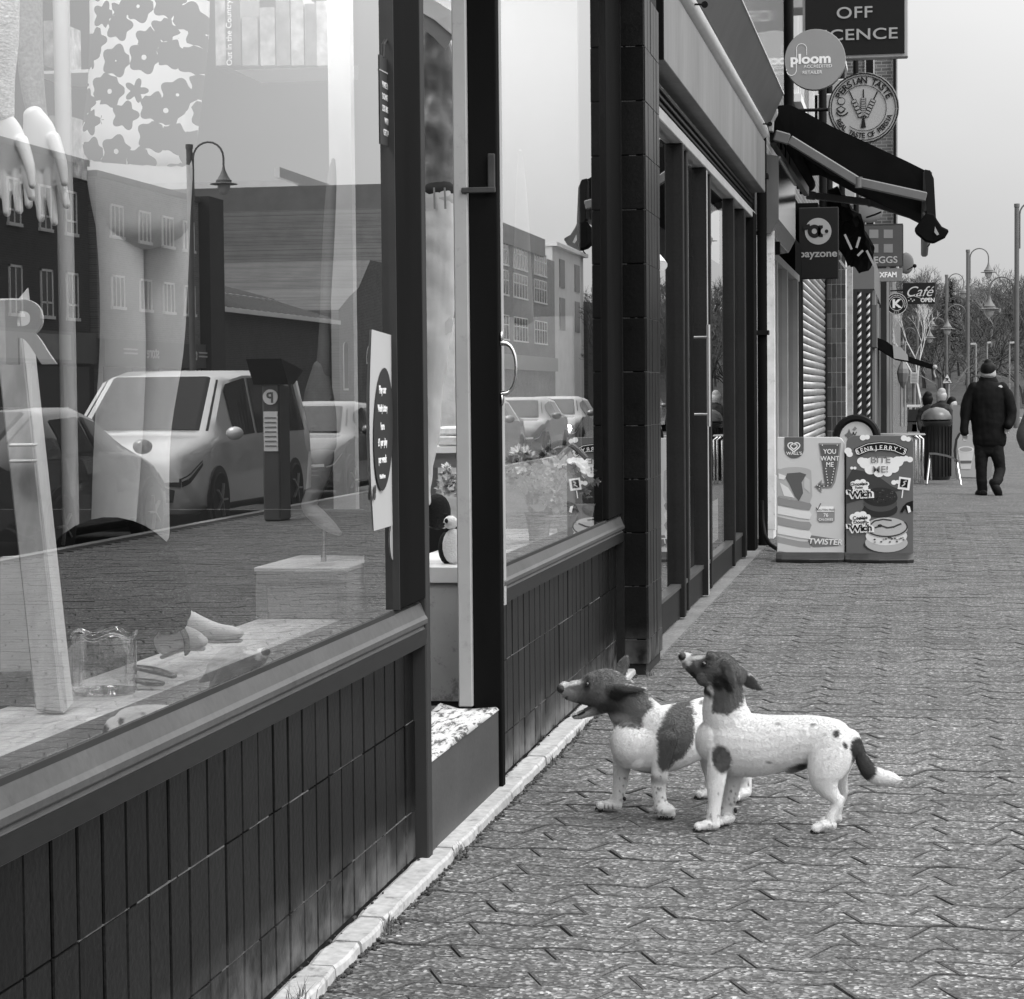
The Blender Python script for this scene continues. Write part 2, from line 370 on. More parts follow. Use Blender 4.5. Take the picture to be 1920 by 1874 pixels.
# ================================================================== MATERIALS
def paving_mat():
    m = bpy.data.materials.new('paver_aggregate'); m.use_nodes = True; t = m.node_tree; t.nodes.clear()
    out = N(t, 'ShaderNodeOutputMaterial'); p = N(t, 'ShaderNodeBsdfPrincipled'); t.links.new(p.outputs[0], out.inputs[0]); p.inputs['Roughness'].default_value = .8
    geo = N(t, 'ShaderNodeNewGeometry')
    v = N(t, 'ShaderNodeTexVoronoi'); v.inputs['Scale'].default_value = 105; t.links.new(geo.outputs['Position'], v.inputs['Vector'])
    s = N(t, 'ShaderNodeSeparateColor'); t.links.new(v.outputs['Color'], s.inputs[0])
    r = N(t, 'ShaderNodeValToRGB'); t.links.new(s.outputs[0], r.inputs[0])
    e = r.color_ramp.elements; e[0].position = 0; e[0].color = (.022,)*3+(1,); e[1].position = 1; e[1].color = (.36,)*3+(1,)
    for pos, c in ((.35, .055), (.62, .088), (.80, .13), (.93, .20)): q = r.color_ramp.elements.new(pos); q.color = (c,)*3+(1,)
    b = N(t, 'ShaderNodeRGBToBW'); t.links.new(r.outputs[0], b.inputs[0])
    n = N(t, 'ShaderNodeTexNoise'); n.inputs['Scale'].default_value = 1.7; n.inputs['Detail'].default_value = 7; n.inputs['Roughness'].default_value = .65; t.links.new(geo.outputs['Position'], n.inputs['Vector'])
    q = N(t, 'ShaderNodeMapRange'); t.links.new(n.outputs['Fac'], q.inputs[0]); q.inputs[1].default_value = .3; q.inputs[2].default_value = .7; q.inputs[3].default_value = .62; q.inputs[4].default_value = 1.3
    n4 = N(t, 'ShaderNodeTexNoise'); n4.inputs['Scale'].default_value = 38; n4.inputs['Detail'].default_value = 4; t.links.new(geo.outputs['Position'], n4.inputs['Vector'])
    q4 = N(t, 'ShaderNodeMapRange'); t.links.new(n4.outputs['Fac'], q4.inputs[0]); q4.inputs[1].default_value = .3; q4.inputs[2].default_value = .7; q4.inputs[3].default_value = .7; q4.inputs[4].default_value = 1.3
    # trodden-in pale gum marks
    v2 = N(t, 'ShaderNodeTexVoronoi'); v2.inputs['Scale'].default_value = 2.6; t.links.new(geo.outputs['Position'], v2.inputs['Vector'])
    g2 = N(t, 'ShaderNodeMapRange'); t.links.new(v2.outputs['Distance'], g2.inputs[0]); g2.inputs[1].default_value = .03; g2.inputs[2].default_value = .05; g2.inputs[3].default_value = .30; g2.inputs[4].default_value = 0
    oi = N(t, 'ShaderNodeObjectInfo'); q5 = N(t, 'ShaderNodeMapRange'); t.links.new(oi.outputs['Random'], q5.inputs[0]); q5.inputs[3].default_value = .88; q5.inputs[4].default_value = 1.12
    a1 = N(t, 'ShaderNodeMath', operation='MULTIPLY'); t.links.new(b.outputs[0], a1.inputs[0]); t.links.new(q.outputs[0], a1.inputs[1])
    a2 = N(t, 'ShaderNodeMath', operation='MULTIPLY'); t.links.new(a1.outputs[0], a2.inputs[0]); t.links.new(q4.outputs[0], a2.inputs[1])
    a3 = N(t, 'ShaderNodeMath', operation='MULTIPLY'); t.links.new(a2.outputs[0], a3.inputs[0]); t.links.new(q5.outputs[0], a3.inputs[1])
    a4 = N(t, 'ShaderNodeMath', operation='MAXIMUM'); t.links.new(a3.outputs[0], a4.inputs[0]); t.links.new(g2.outputs[0], a4.inputs[1])
    t.links.new(a4.outputs[0], p.inputs['Base Color'])
    bp = N(t, 'ShaderNodeBump'); bp.inputs['Strength'].default_value = .6; bp.inputs['Distance'].default_value = .002
    t.links.new(v.outputs['Distance'], bp.inputs['Height']); t.links.new(bp.outputs[0], p.inputs['Normal'])
    return m
PAVE = paving_mat()
M_EDGE = mat('paver_dirty_edge', .058, .95, .8, 1.6, fine=.6, fs=120)
M_JOINT = mat('joint_dirt', .022, .95, .4, 12)
M_ROAD = mat('asphalt', .055, .85, .3, .8, fine=.35, fs=90)
M_TILE = mat('glazed_black_tile', .006, .33, .45, 2.5, fine=.5, fs=160, bump=.3, bs=55, spec=.12, obj=.3, stain=.4)
def dusty_foot(m):      # dried splash dirt on the lowest course of tiles
    t = m.node_tree; p = next(n for n in t.nodes if n.type == 'BSDF_PRINCIPLED'); l = p.inputs['Base Color'].links[0]; src = l.from_socket
    g = N(t, 'ShaderNodeNewGeometry'); sp = N(t, 'ShaderNodeSeparateXYZ'); t.links.new(g.outputs['Position'], sp.inputs[0])
    r = N(t, 'ShaderNodeMapRange'); t.links.new(sp.outputs[2], r.inputs[0]); r.inputs[1].default_value = .24; r.inputs[2].default_value = .02; r.inputs[3].default_value = 0; r.inputs[4].default_value = .11
    n = N(t, 'ShaderNodeTexNoise'); n.inputs['Scale'].default_value = 9; n.inputs['Detail'].default_value = 7; t.links.new(g.outputs['Position'], n.inputs['Vector'])
    r2 = N(t, 'ShaderNodeMapRange'); t.links.new(n.outputs['Fac'], r2.inputs[0]); r2.inputs[1].default_value = .38; r2.inputs[2].default_value = .66; r2.inputs[3].default_value = .05; r2.inputs[4].default_value = 1
    a = N(t, 'ShaderNodeMath', operation='MULTIPLY_ADD'); t.links.new(r.outputs[0], a.inputs[0]); t.links.new(r2.outputs[0], a.inputs[1]); t.links.new(src, a.inputs[2]); t.links.new(a.outputs[0], p.inputs['Base Color'])
dusty_foot(M_TILE)
M_GROUT = mat('pale_grout', .085, .9, .4, 15, stain=.7)
M_DARKGROUT = mat('dark_grout', .006, .95)
M_SILL = mat('grey_gloss_paint', .060, .34, .25, 3, fine=.12, fs=50, bump=.1, bs=30, spec=.28, stain=.25)
M_SILLD = mat('dark_gloss_paint', .012, .4, .25, 3, spec=.2, fine=.2, fs=70, stretch=(1, .25, 1))
M_BLACK = mat('black_paint', .007, .7, .3, 4, spec=.02, stretch=(1, 1, .2))
M_TRIM = mat('mid_grey_paint', .035, .6, .15, 4, spec=.1)
M_JAMB = mat('pale_jamb_paint', .30, .6, .12, 3, stain=.2)
M_STONE = mat('white_marble_strip', .40, .6, .2, 5, fine=.15, fs=40, stain=.5, bump=.3, bs=40)
M_GLASS = glass_mat('shop_window_glass', .93, 1.2, wav=.007)
M_GLASS2 = glass_mat('far_window_glass', .5, 1.15)
M_ALU = mat('dark_aluminium', .016, .5, .2, 3, fine=.15, fs=60, spec=.10)
M_CHROME = mat('chrome', .55, .22, .05, 3, metal=1.0)
M_WHITEP = mat('white_flaking_paint', .62, .6, .2, 6, stain=.35, bump=.3, bs=25)
M_CONC = mat('smooth_concrete', .24, .85, .25, 3, fine=.2, fs=60)
M_WALLIN = mat('pale_plaster', .5, .85, .15, 1.5, bump=.4, bs=30)
M_WOODPALE = mat('pale_wood', .42, .55, .2, 4, fine=.15, fs=40, stretch=(1, 1, .15))
M_WHITE = mat('white_plastic', .7, .45, .06, 3)
M_DARK = mat('near_black', .008, .6, .3, 4, spec=.12)
M_MID = mat('mid_grey', .18, .6, .2, 3)
M_BRICK = brick_mat('brick_street', .10, .2)
M_BRICKX = brick_mat('brick_street_end', .10, .22, axis='XZ')

# ================================================================== GROUND
gb = B(); gb.add([(-400, -200, -.16), (600, -200, -.16), (600, 900, -.16), (-400, 900, -.16)], [(0, 1, 2, 3)])
ground = structure(gb.build('ground', mat('ground_asphalt', .06, .9, .3, .5), fix=False))
KERB = 6.28
rb = B(); rb.add([(KERB+.12, -40, -.145), (17.4, -40, -.145), (17.4, 300, -.145), (KERB+.12, 300, -.145)], [(0, 1, 2, 3)])
road = structure(rb.build('road', M_ROAD, fix=False))
ml = B()
for y in range(0, 120, 6): ml.box(11.85, 11.95, y, y+3, -.1425, -.141)
ml.box(KERB+.35, KERB+.42, 8, 120, -.1425, -.141); ml.box(8.6, 8.68, 18, 70, -.1425, -.141)
ml.build('painted_line', mat('road_paint', .55, .7, .3, 3, stain=.6), road)
# pavement bed with the pavers as its parts
pb = B(); pb.add([(-.06, -4, -.011), (KERB-.01, -4, -.011), (KERB-.01, 26, -.011), (-.06, 26, -.011)], [(0, 1, 2, 3)])
pavement = structure(pb.build('pavement', M_JOINT, fix=False))
pf = B(); pf.add([(-.06, 26, -.004), (KERB-.01, 26, -.004), (KERB-.01, 300, -.004), (-.06, 300, -.004)], [(0, 1, 2, 3)])
pf.build('far_surface', PAVE, pavement, fix=False)
PL, PW, PS, PA, PG = .244, .122, .052, .0095, .0030
def zz(x):
    p = (x/PL) % 1.0
    for a, b, va, vb in ((0, .36, PA, PA), (.36, .5, PA, -PA), (.5, .86, -PA, -PA), (.86, 1.0, -PA, PA)):
        if p <= b: return va+(vb-va)*(p-a)/(b-a)
    return PA
def paver_outline(x0, y0, s):
    ks = [0, .36, .5, .86, 1.0]
    def bx(x_from, y, sh):
        base = math.floor(x_from/PL)*PL; xs = {round(x_from+PG, 5), round(x_from+PL-PG, 5)}
        for n_ in range(0, 3):
            for k in ks[:-1]:
                xx = base+(n_+k)*PL
                if x_from+PG < xx < x_from+PL-PG: xs.add(round(xx, 5))
        return [(x, y+zz(x)+sh) for x in sorted(xs)]
    return bx(x0, y0, PG) + bx(x0+s, y0+PW, -PG)[::-1]
def paver_mesh_add(b, x0, y0, s, dz=0.0, chamfer=True, tx=0, ty=0):
    o = paver_outline(x0, y0, s); n = len(o); cx = sum(p[0] for p in o)/n; cy = sum(p[1] for p in o)/n
    zf = lambda x, y: dz+tx*(x-cx)+ty*(y-cy)
    top = [(cx+(x-cx)*.945, cy+(y-cy)*(.945 if chamfer else .96), zf(x, y)) for x, y in o]; k = len(b.v)
    if chamfer:
        b.v += top+[(x, y, zf(x, y)-.0025) for x, y in o]+[(x, y, -.0105) for x, y in o]
        b.f.append(tuple(range(k, k+n)))
        for lv in (0, 1):
            for i in range(n): j = (i+1) % n; b.f.append((k+lv*n+j, k+lv*n+i, k+(lv+1)*n+i, k+(lv+1)*n+j))
    else:
        b.v += [(x, y, zf(x, y)) for x, y in o]+[(x, y, -.0105) for x, y in o]
        b.f.append(tuple(range(k, k+n)))
        for i in range(n): j = (i+1) % n; b.f.append((k+j, k+i, k+n+i, k+n+j))
cand = []; rest = []
rows_n = int((26-3.2)/PW)
for ri in range(rows_n):
    y0 = 3.2+ri*PW; par = ri % 2; s = PS if par else -PS
    off = (.5*PL if par else 0)+PS
    for ci in range(-1, int(KERB/PL)+1):
        x0 = off+ci*PL
        if x0+min(0, s) < -.23 or x0+PL+max(0, s) > KERB-.02: continue
        cx, cy = x0+PL/2+s/2, y0+PW/2
        d = Vector((cx-CAM_X, cy, -CAM_H)); zc = d.dot(_F); px = 960+FPX*d.dot(_R2)/zc; py = 937-FPX*d.dot(_U2)/zc
        (cand if (-60 < px < 1980 and py < 1960) else rest).append((zc, x0, y0, s, cy))
cand.sort(); near = cand[:300]; rest += cand[300:]
tmpl = {}
for s in (PS, -PS):
    for ph in (0, 1):
        pass
for zc, x0, y0, s, cy in near:
    key = (round(s, 3), round((x0/PL) % 1.0, 3))
    if key not in tmpl:
        b = B(); paver_mesh_add(b, x0, y0, s); me = b.mesh('paver', (x0, y0, 0), fix=False); me.materials.append(PAVE); me.materials.append(M_EDGE); me.polygons.foreach_set('material_index', [0]+[1]*(len(me.polygons)-1)); tmpl[key] = me
    o = link_mesh('paver', tmpl[key], None, pavement)
    off = world_loc(pavement)
    o.location = (x0-off.x, y0-off.y, random.uniform(-.0022, .0012)-off.z); o.rotation_euler = (random.gauss(0, .006), random.gauss(0, .004), 0)
rbm = B()
mi = []
for zc, x0, y0, s, cy in rest:
    n0 = len(rbm.f)
    paver_mesh_add(rbm, x0, y0, s, random.uniform(-.0022, .0012), cy < 14, random.gauss(0, .004), random.gauss(0, .006)); mi += [0]+[1]*(len(rbm.f)-n0-1)
o = rbm.build('paver_field', PAVE, pavement, fix=False); o['kind'] = 'stuff'; o.data.materials.append(M_EDGE); o.data.polygons.foreach_set('material_index', mi)
# kerb stones towards the road
kb = B(); kb.box(KERB, KERB+.12, -40, 300, -.2, .0)
kerb = structure(kb.build('kerb', mat('kerb_concrete', .30, .8, .3, 2, fine=.2, fs=50)))
# far side pavement
fp = B(); fp.box(17.4, 25.6, -40, 300, -.2, -.02); structure(fp.build('far_pavement', mat('far_paving', .17, .9, .25, 1.5, fine=.3, fs=20)))

# ================================================================== CHARITY SHOP FRONT
shop = thing('charity_shop', 'dark tiled charity shop front with two display windows and a doorway between them', 'shop front', (0, 6.0, 0))
TW, R0, R1, R2, R3 = .1225, .034, .177, .441, .690
def tiles(x, ya, yb, zrows, parent, normal='x', gap=.0045, th=.012, hw=.0015):
    n = max(1, round((yb-ya)/TW)); w_ = (yb-ya)/n; cache = {}
    for i in range(n):
        for a, b in zip(zrows[:-1], zrows[1:]):
            key = round(b-a, 3)
            if key not in cache:
                q = B(); c = .003
                if normal == 'x':
                    y0, y1, z0, z1 = gap, w_-gap, hw, b-a-hw
                    q.add([(0, y0, z0), (0, y1, z0), (0, y1, z1), (0, y0, z1), (th-c, y0, z0), (th-c, y1, z0), (th-c, y1, z1), (th-c, y0, z1),
                           (th, y0+c, z0+c*.4), (th, y1-c, z0+c*.4), (th, y1-c, z1-c*.4), (th, y0+c, z1-c*.4)],
                          [(8, 9, 10, 11), (0, 1, 5, 4), (1, 2, 6, 5), (2, 3, 7, 6), (3, 0, 4, 7), (4, 5, 9, 8), (5, 6, 10, 9), (6, 7, 11, 10), (7, 4, 8, 11)])
                else:
                    q.box(gap, w_-gap, -th, 0, hw, b-a-hw)
                me = q.mesh('tile', fix=False) if normal == 'x' else q.mesh('tile'); me.materials.append(M_TILE); cache[key] = me
            o = link_mesh('tile', cache[key], None, parent); off = world_loc(parent)
            p = Vector((x-th+random.uniform(-.0012, .0008), ya+i*w_, a)) if normal == 'x' else Vector((ya+i*w_, x, a))
            o.location = p-off
            if normal == 'x': o.rotation_euler = (0, random.gauss(0, .002), random.gauss(0, .006))
FX = -.04        # tile face
riser1 = thing('stall_riser', 'black tiled wall under the large left display window', 'tiled wall', (FX, 4.5, 0))
bb = B(); bb.box(FX-.10, FX-.012, 2.1, 6.40, 0, R3); bb.build('backing', M_DARKGROUT, riser1)
gr = B()
for z in (R1, R2, R3+.001):
    y = 2.1
    while y < 6.38:
        L = random.uniform(.02, .35); y2 = min(y+L, 6.39)
        if random.random() < .62: gr.box(FX-.012, FX-.0025+random.uniform(-.001, .002)+(.004 if z > .6 else 0), y, y2, z-.0016-random.uniform(0, .001), z+.0016+(random.uniform(0, .004) if z > .6 else 0))
        y = y2+random.uniform(0, .05)
gr.build('grout_line', M_GROUT, riser1)['kind'] = 'stuff'
tiles(FX, 2.24, 6.40, (R0, R1, R2, R3), riser1)
riser2 = thing('stall_riser', 'grey tiled wall under the narrower window right of the doorway', 'tiled wall', (FX, 9.3, 0))
bb = B(); bb.box(FX-.10, FX-.012, 7.66, 10.94, 0, R3); bb.build('backing', M_DARKGROUT, riser2)
gr = B()
for z in (R1, R2, R3+.001):
    y = 7.68
    while y < 10.92:
        L = random.uniform(.02, .4); y2 = min(y+L, 10.93)
        if random.random() < .75: gr.box(FX-.012, FX-.0025+random.uniform(-.001, .002), y, y2, z-.0016, z+.0016)
        y = y2+random.uniform(0, .04)
gr.build('grout_line', M_GROUT, riser2)['kind'] = 'stuff'
tiles(FX, 7.68, 10.94, (R0, R1, R2, R3), riser2)
# pilaster
pil = thing('tiled_pillar', 'black glazed tile pillar standing proud between the two shops', 'pillar', (0.03, 11.2, 0))
CX = .115
zr = [R0+.02, .177] + [.177+.2642*i for i in range(1, 13)]
bb = B(); bb.box(-.10, CX-.012, 10.962, 11.58, 0, 3.5); bb.build('core', M_DARKGROUT, pil)
tiles(CX, 10.97, 11.58, zr, pil)
# near face: one wide glazed tile per course
for a, b in zip(zr[:-1], zr[1:]):
    q = B(); q.box(FX, CX-.004, 10.95, 10.962, a+.0025, b-.0025); q.build('tile', M_TILE, pil, bevel=.003)
gr = B()
for z in zr[1:]:
    gr.box(CX-.012, CX-.0035, 10.97, 11.58, z-.0016, z+.0016)
    for k in range(9):
        if random.random() < .7: gr.box(FX+.012*k+.004, FX+.012*k+.014, 10.953, 10.958, z-.0018, z+.0018)
gr.build('grout_line', M_GROUT, pil)['kind'] = 'stuff'

# sills (moulded boards)
def sill(ya, yb, parent):
    prof = [(-.10, .800), (-.030, .796), (-.017, .786), (-.003, .752), (.004, .742), (.004, .728), (-.008, .722), (-.008, .716), (-.004, .712), (-.004, .664), (-.014, .660), (-.10, .660)]
    b = B(); b.loft([[(x, y, z) for x, z in prof] for y in (ya, yb)]); return b.build('window_sill', M_SILL, parent, bevel=.002)
sill(2.1, 6.40, shop); sill(7.66, 10.94, shop)
ap = B(); ap.box(-.004, -.001, 2.1, 6.40, .6665, .7115); ap.build('sill_board', M_SILLD, shop)
ap = B(); ap.box(-.004, -.001, 7.66, 10.94, .6665, .7115); ap.build('sill_board', M_SILLD, shop)
GX = -.02
def pane(name, ya, yb, za, zb, parent, x=GX, m=None):
    b = B(); b.add([(x, ya, za), (x, yb, za), (x, yb, zb), (x, ya, zb)], [(0, 1, 2, 3)]); return b.build(name, m or M_GLASS, parent, fix=False)
pane('window_pane', 1.9, 6.06, .776, 3.3, shop); pane('window_pane', 7.70, 10.42, .776, 3.3, shop)
gl = B(); gl.box(GX-.006, GX+.004, 1.9, 6.06, .785, .797); gl.box(GX-.006, GX+.004, 7.70, 10.42, .785, .797); gl.build('glazing_bead', M_TRIM, shop)
# posts
def post(name, x0, x1, ya, yb, za, zb, m, parent=None, bevel=.004):
    b = B(); b.box(x0, x1, ya, yb, za, zb); return b.build(name, m, parent or shop, bevel=bevel)
post('window_post', -.10, 0.0, 6.062, 6.39, .80, 3.4, M_BLACK)
b = B(); b.box(-.10, .0, 6.056, 6.061, .80, 3.4); b.build('post_edge', M_TRIM, shop)
post('door_frame', -.11, -.002, 6.402, 6.462, .0, 3.4, M_TRIM)
post('door_frame', -.10, .0, 7.60, 7.655, .0, 3.4, M_BLACK)
post('door_jamb', -.150, -.1005, 7.58, 7.64, .312, 3.4, M_JAMB)
b = B(); b.box(-.035, .001, 7.656, 7.70, .66, 3.4); b.build('glazing_bead', M_JAMB, shop)
post('window_post', -.10, -.004, 10.42, 10.93, .80, 3.4, M_BLACK)
b = B(); b.box(-.06, -.0, 10.935, 10.948, .03, 3.4); b.build('glazing_bead', M_SILLD, shop)
b = B(); b.box(-.15, .05, 1.5, 10.94, 3.4, 4.1); b.build('fascia', M_BLACK, shop)
# latch and pull handle on the black door stile
b = B(); b.box(-.03, -.005, 7.585, 7.599, 2.10, 2.22); b.box(-.12, -.0, 7.57, 7.579, 2.085, 2.105); b.build('bolt', mat('tarnished_metal', .04, .6, .3, 20, spec=.2), shop, bevel=.003)
h = B(); pts = []
for i in range(13):
    a = -pi/2+pi*i/12; pts.append((.004+.052*cos(a)**.7 if cos(a) > 0 else .004, 7.628, 1.485+.088*sin(a)))
h.tube(pts, [.010, .008, .0065, .006, .006, .006, .006, .006, .006, .006, .0065, .008, .010], 10)
h.ball((.006, 7.628, 1.592), (.006, .012, .022)); h.ball((.006, 7.628, 1.378), (.006, .012, .022))
h.build('pull_handle', M_CHROME, shop, smooth=True)
# door step
st = thing('door_step', 'grey painted doorstep with newspaper laid over its top', 'door step', (-.3, 7.0, 0))
b = B(); b.box(-1.6, -.012, 6.465, 7.598, 0, .306); b.build('step_block', mat('step_grey', .05, .6, .2, 3, fine=.15, fs=70, stain=.2), st, bevel=.006)
b = B(); b.box(-1.5, -.19, 6.47, 7.56, .3065, .318); b.build('coir_mat', mat('coir', .03, .95, .5, 120, bump=1.0, bs=200), st)
news = bpy.data.materials.new('newsprint'); news.use_nodes = True; t = news.node_tree; p = t.nodes['Principled BSDF']; p.inputs['Roughness'].default_value = .8
geo = N(t, 'ShaderNodeNewGeometry'); mp = N(t, 'ShaderNodeMapping'); mp.inputs['Scale'].default_value = (22, 5, 1); t.links.new(geo.outputs['Position'], mp.inputs[0])
v = N(t, 'ShaderNodeTexNoise'); v.inputs['Scale'].default_value = 2.4; v.inputs['Detail'].default_value = 5; v.inputs['Roughness'].default_value = .8; t.links.new(mp.outputs[0], v.inputs['Vector'])
r = N(t, 'ShaderNodeMapRange'); t.links.new(v.outputs['Fac'], r.inputs[0]); r.inputs[1].default_value = .50; r.inputs[2].default_value = .58; r.inputs[3].default_value = .5; r.inputs[4].default_value = .05
t.links.new(r.outputs[0], p.inputs['Base Color'])
P = []
for i in range(22):
    y = 6.475+i*(7.585-6.475)/21; P.append([(x, y, .3085+.004*sin(i*1.3+x*30)+(.010*sin(pi*i/21))*(1 if x > -.1 else .4)+(.012 if x < -.17 else 0)) for x in (-.215, -.15, -.09, -.04, -.016)] + [(-.008, y, .303)])
b = B(); b.grid(P); b.build('newspaper', news, st, smooth=True, solid=.0015)

# marble edging blocks with weeds in the joints
edge = thing('stone_edging', 'worn pale stone strip along the foot of the tiled shop front', 'stone strip', (0, 8, 0))
ys = [2.6, 3.5, 4.35, 4.83, 5.16, 5.40, 5.66, 6.56, 7.80, 8.27, 9.3, 10.4, 11.30]
for a, c in zip(ys[:-1], ys[1:]):
    b = B(); w1 = .040+random.uniform(-.003, .003); z1 = .030+random.uniform(-.003, .003); n = max(3, int((c-a)/.07)); rings = []
    for i in range(n+1):
        y = a+.006+(c-a-.012)*i/n; j = random.uniform(-.0025, .0025); e = .006 if i in (0, n) else 0; q = random.uniform(-.002, .002)
        rings.append([(FX+.001+q+e, y, 0), (w1+.008+j-e, y, 0), (w1+.006+j-e, y, z1-.008), (w1+j-e, y, z1), (FX+.012+q+e, y, z1+.001), (FX+.001+q+e, y, z1-.004)])
    b.loft(rings); b.build('edging_block', M_STONE, edge, smooth=False)
M_WEED = mat('weed_green', .11, .8, .3, 20); M_MOSS = mat('moss_dirt', .03, .95, .5, 40, bump=1, bs=120)
def weed(x, y, n=26, h=.05, sp=.03, label='small grass tuft'):
    b = B()
    for i in range(n):
        a = random.uniform(0, 2*pi); r = abs(random.gauss(0, sp)); bx, by = x+r*cos(a)*.5, y+r*sin(a)*1.4; hh = h*random.uniform(.3, 1); ln = random.uniform(.1, .9)*hh; d = random.uniform(0, 2*pi); wv = .0014
        p0 = Vector((bx, by, .0)); p1 = p0+Vector((cos(d)*ln*.35, sin(d)*ln*.35, hh*.65)); p2 = p0+Vector((cos(d)*ln, sin(d)*ln, hh)); s_ = Vector((-sin(d), cos(d), 0))*wv
        b.add([p0-s_, p0+s_, p1+s_*.8, p1-s_*.8, p2], [(0, 1, 2, 3), (3, 2, 4)])
    for i in range(n//2):
        a = random.uniform(0, 2*pi); r = abs(random.gauss(0, sp)); c = Vector((x+r*cos(a)*.6, y+r*sin(a)*1.6, random.uniform(.003, .014))); s1 = random.uniform(.003, .008)
        R_ = Matrix.Rotation(random.uniform(0, pi), 3, 'Z') @ Matrix.Rotation(random.uniform(-.7, .7), 3, 'X')
        b.add([c+R_ @ Vector(q) for q in ((-s1, 0, 0), (0, -s1*.6, 0), (s1, 0, .002), (0, s1*.6, 0))], [(0, 1, 2, 3)])
    return b
WEEDS = [(.035, 4.86, 50, .075, 'large leafy weed clump against the stone strip, nearest the camera'),
         (.06, 5.64, 40, .055, 'grass tuft in the stone strip joint, nearest the left tiled wall end'), (.055, 6.58, 34, .05, 'grass tuft in the stone strip joint below the door frame'),
         (.065, 8.28, 28, .04, 'grass tuft beside the stone strip just past the doorstep'), (-.02, 7.66, 22, .05, 'grass tuft sprouting at the foot of the black door post'),
         (.06, 9.0, 30, .045, 'grass tuft beside the stone strip, left of the barking dog'), (.08, 9.9, 22, .035, 'sparse weeds by the stone strip behind the barking dog'), (.12, 10.93, 22, .04, 'weeds at the foot of the tiled pillar')]
for x, y, n, h, lb in WEEDS: tagp(weed(x, y, n, h).build('weed', M_WEED, fix=False), lb, 'weed', 'weeds along the stone strip')
ms = B()
for i in range(900):
    y = random.uniform(3.5, 11.2); x = .047+abs(random.gauss(0, .012))
    if random.random() < .12: x = FX+.005+random.uniform(0, .01)
    s1 = random.uniform(.002, .007); z = random.uniform(0, .004) if x > 0 else random.uniform(.03, .04)
    ms.ball((x, y, z), (s1, s1*random.uniform(1, 2.5), s1*.7), 5, 4)
tagp(ms.build('moss', M_MOSS, fix=False), 'dark moss and grit along the stone strip edge', 'moss', kind='stuff')

# ================================================================== SECOND SHOP (aluminium doors)
s2 = thing('aluminium_shop_front', 'dark aluminium framed shop front with tall glazed doors beyond the pillar', 'shop front', (0, 15, 0))
def spost(x0, x1, ya, yb, za, zb, m=M_ALU, name='frame_post', bevel=.005): return post(name, x0, x1, ya, yb, za, zb, m, s2, bevel)
spost(-.085, .030, 13.60, 13.68, .02, 2.9); spost(-.075, .012, 14.02, 14.10, .02, 2.9)
spost(-.060, .035, 15.10, 15.17, .02, 2.9); spost(-.050, .015, 15.60, 15.68, .02, 2.9)
b = B(); b.box(.0355, .0375, 15.1, 15.17, .02, 2.88); b.build('edge_strip', mat('strip_grey', .28, .6, .2, 5), s2)
spost(-.085, .020, 17.6, 17.68, .02, 2.9); spost(-.08, .030, 18.6, 18.75, .02, 2.9)
spost(-.09, .04, 19.55, 19.9, -.01, 2.95, M_BLACK)
for ya, yb in ((11.6, 13.60), (13.68, 15.10), (15.17, 17.6), (17.68, 18.6)):
    post('bottom_rail', -.05, -.002, ya, yb, .02, .20, M_ALU, s2); pane('glass_pane', ya, yb, .20, 2.88, s2, x=-.025)
    b = B(); b.box(-.045, .006, ya, yb, .2005, .225); b.build('rail_cap', M_SILL, s2)
spost(-.10, .03, 11.6, 19.9, 2.9, 2.97, M_JAMB, 'head_rail')
spost(-.10, -.02, 11.6, 19.9, 2.975, 3.13, M_BLACK, 'head_box')
for k in range(4):
    b = B(); b.box(-.02+.012*k, -.012+.012*k, 11.62, 19.9, 2.985+.03*k, 3.0+.03*k); b.build('shutter_slat', M_ALU, s2)
h = B(); h.tube([(.095, 14.55, 1.17), (.095, 14.55, 1.83)], .013, 12); h.tube([(.0, 14.55, 1.25), (.095, 14.55, 1.25)], .008); h.tube([(.0, 14.55, 1.75), (.095, 14.55, 1.75)], .008)
h.build('door_handle', mat('brushed_steel', .6, .28, .05, 3, metal=1.0), s2, smooth=True)
b = B(); b.box(-.02, .11, 11.75, 20.0, 3.15, 3.60); b.build('fascia_panel', mat('streaky_fascia', .15, .5, .3, 2.2, fine=.12, fs=30, stretch=(1, 1.0, .12), spec=.4), s2, bevel=.004)
b = B(); b.box(-.02, .125, 11.70, 11.745, 3.13, 3.63); b.build('fascia_end', M_BLACK, s2)
b = B(); pr = [(.10, 3.605), (.135, 3.63), (.15, 3.67), (.14, 3.71), (.11, 3.735), (.0, 3.74), (.0, 3.605)]
b.loft([[(x, y, z) for x, z in pr] for y in (11.7, 19.9)]); b.build('cornice_tube', mat('pale_metal_tube', .4, .3, .15, 4, spec=.6), s2, smooth=True)
b = B(); pr = [(.0, 3.745), (.13, 3.75), (.265, 4.03), (.265, 5.4), (.0, 5.4)]
b.loft([[(x, y, z) for x, z in pr] for y in (11.7, 20.2)]); b.build('canopy_box', mat('canopy_soffit', .08, .5, .2, 3, spec=.4), s2)
b = B(); b.add([(.2665, 11.7, 4.04), (.2665, 20.2, 4.04), (.2665, 20.2, 5.39), (.2665, 11.7, 5.39)], [(0, 1, 2, 3)])
b.build('glossy_face', mat('glossy_sign_face', .45, .06, .1, 1, spec=.8), s2, fix=False)
b = B(); b.box(.258, .270, 11.7, 20.2, 4.028, 4.036); b.build('edge_trim', M_WHITE, s2)
for y in (13.2, 19.2):
    r_ = B(); r_.tube([(.125, y, 3.66), (.2, y, 3.655)], .006); r_.lathe([(.012, -.003), (.020, -.003), (.020, .003), (.012, .003)], (.205, y, 3.655), 14, 'y'); r_.build('ring_bolt', M_DARK, s2)
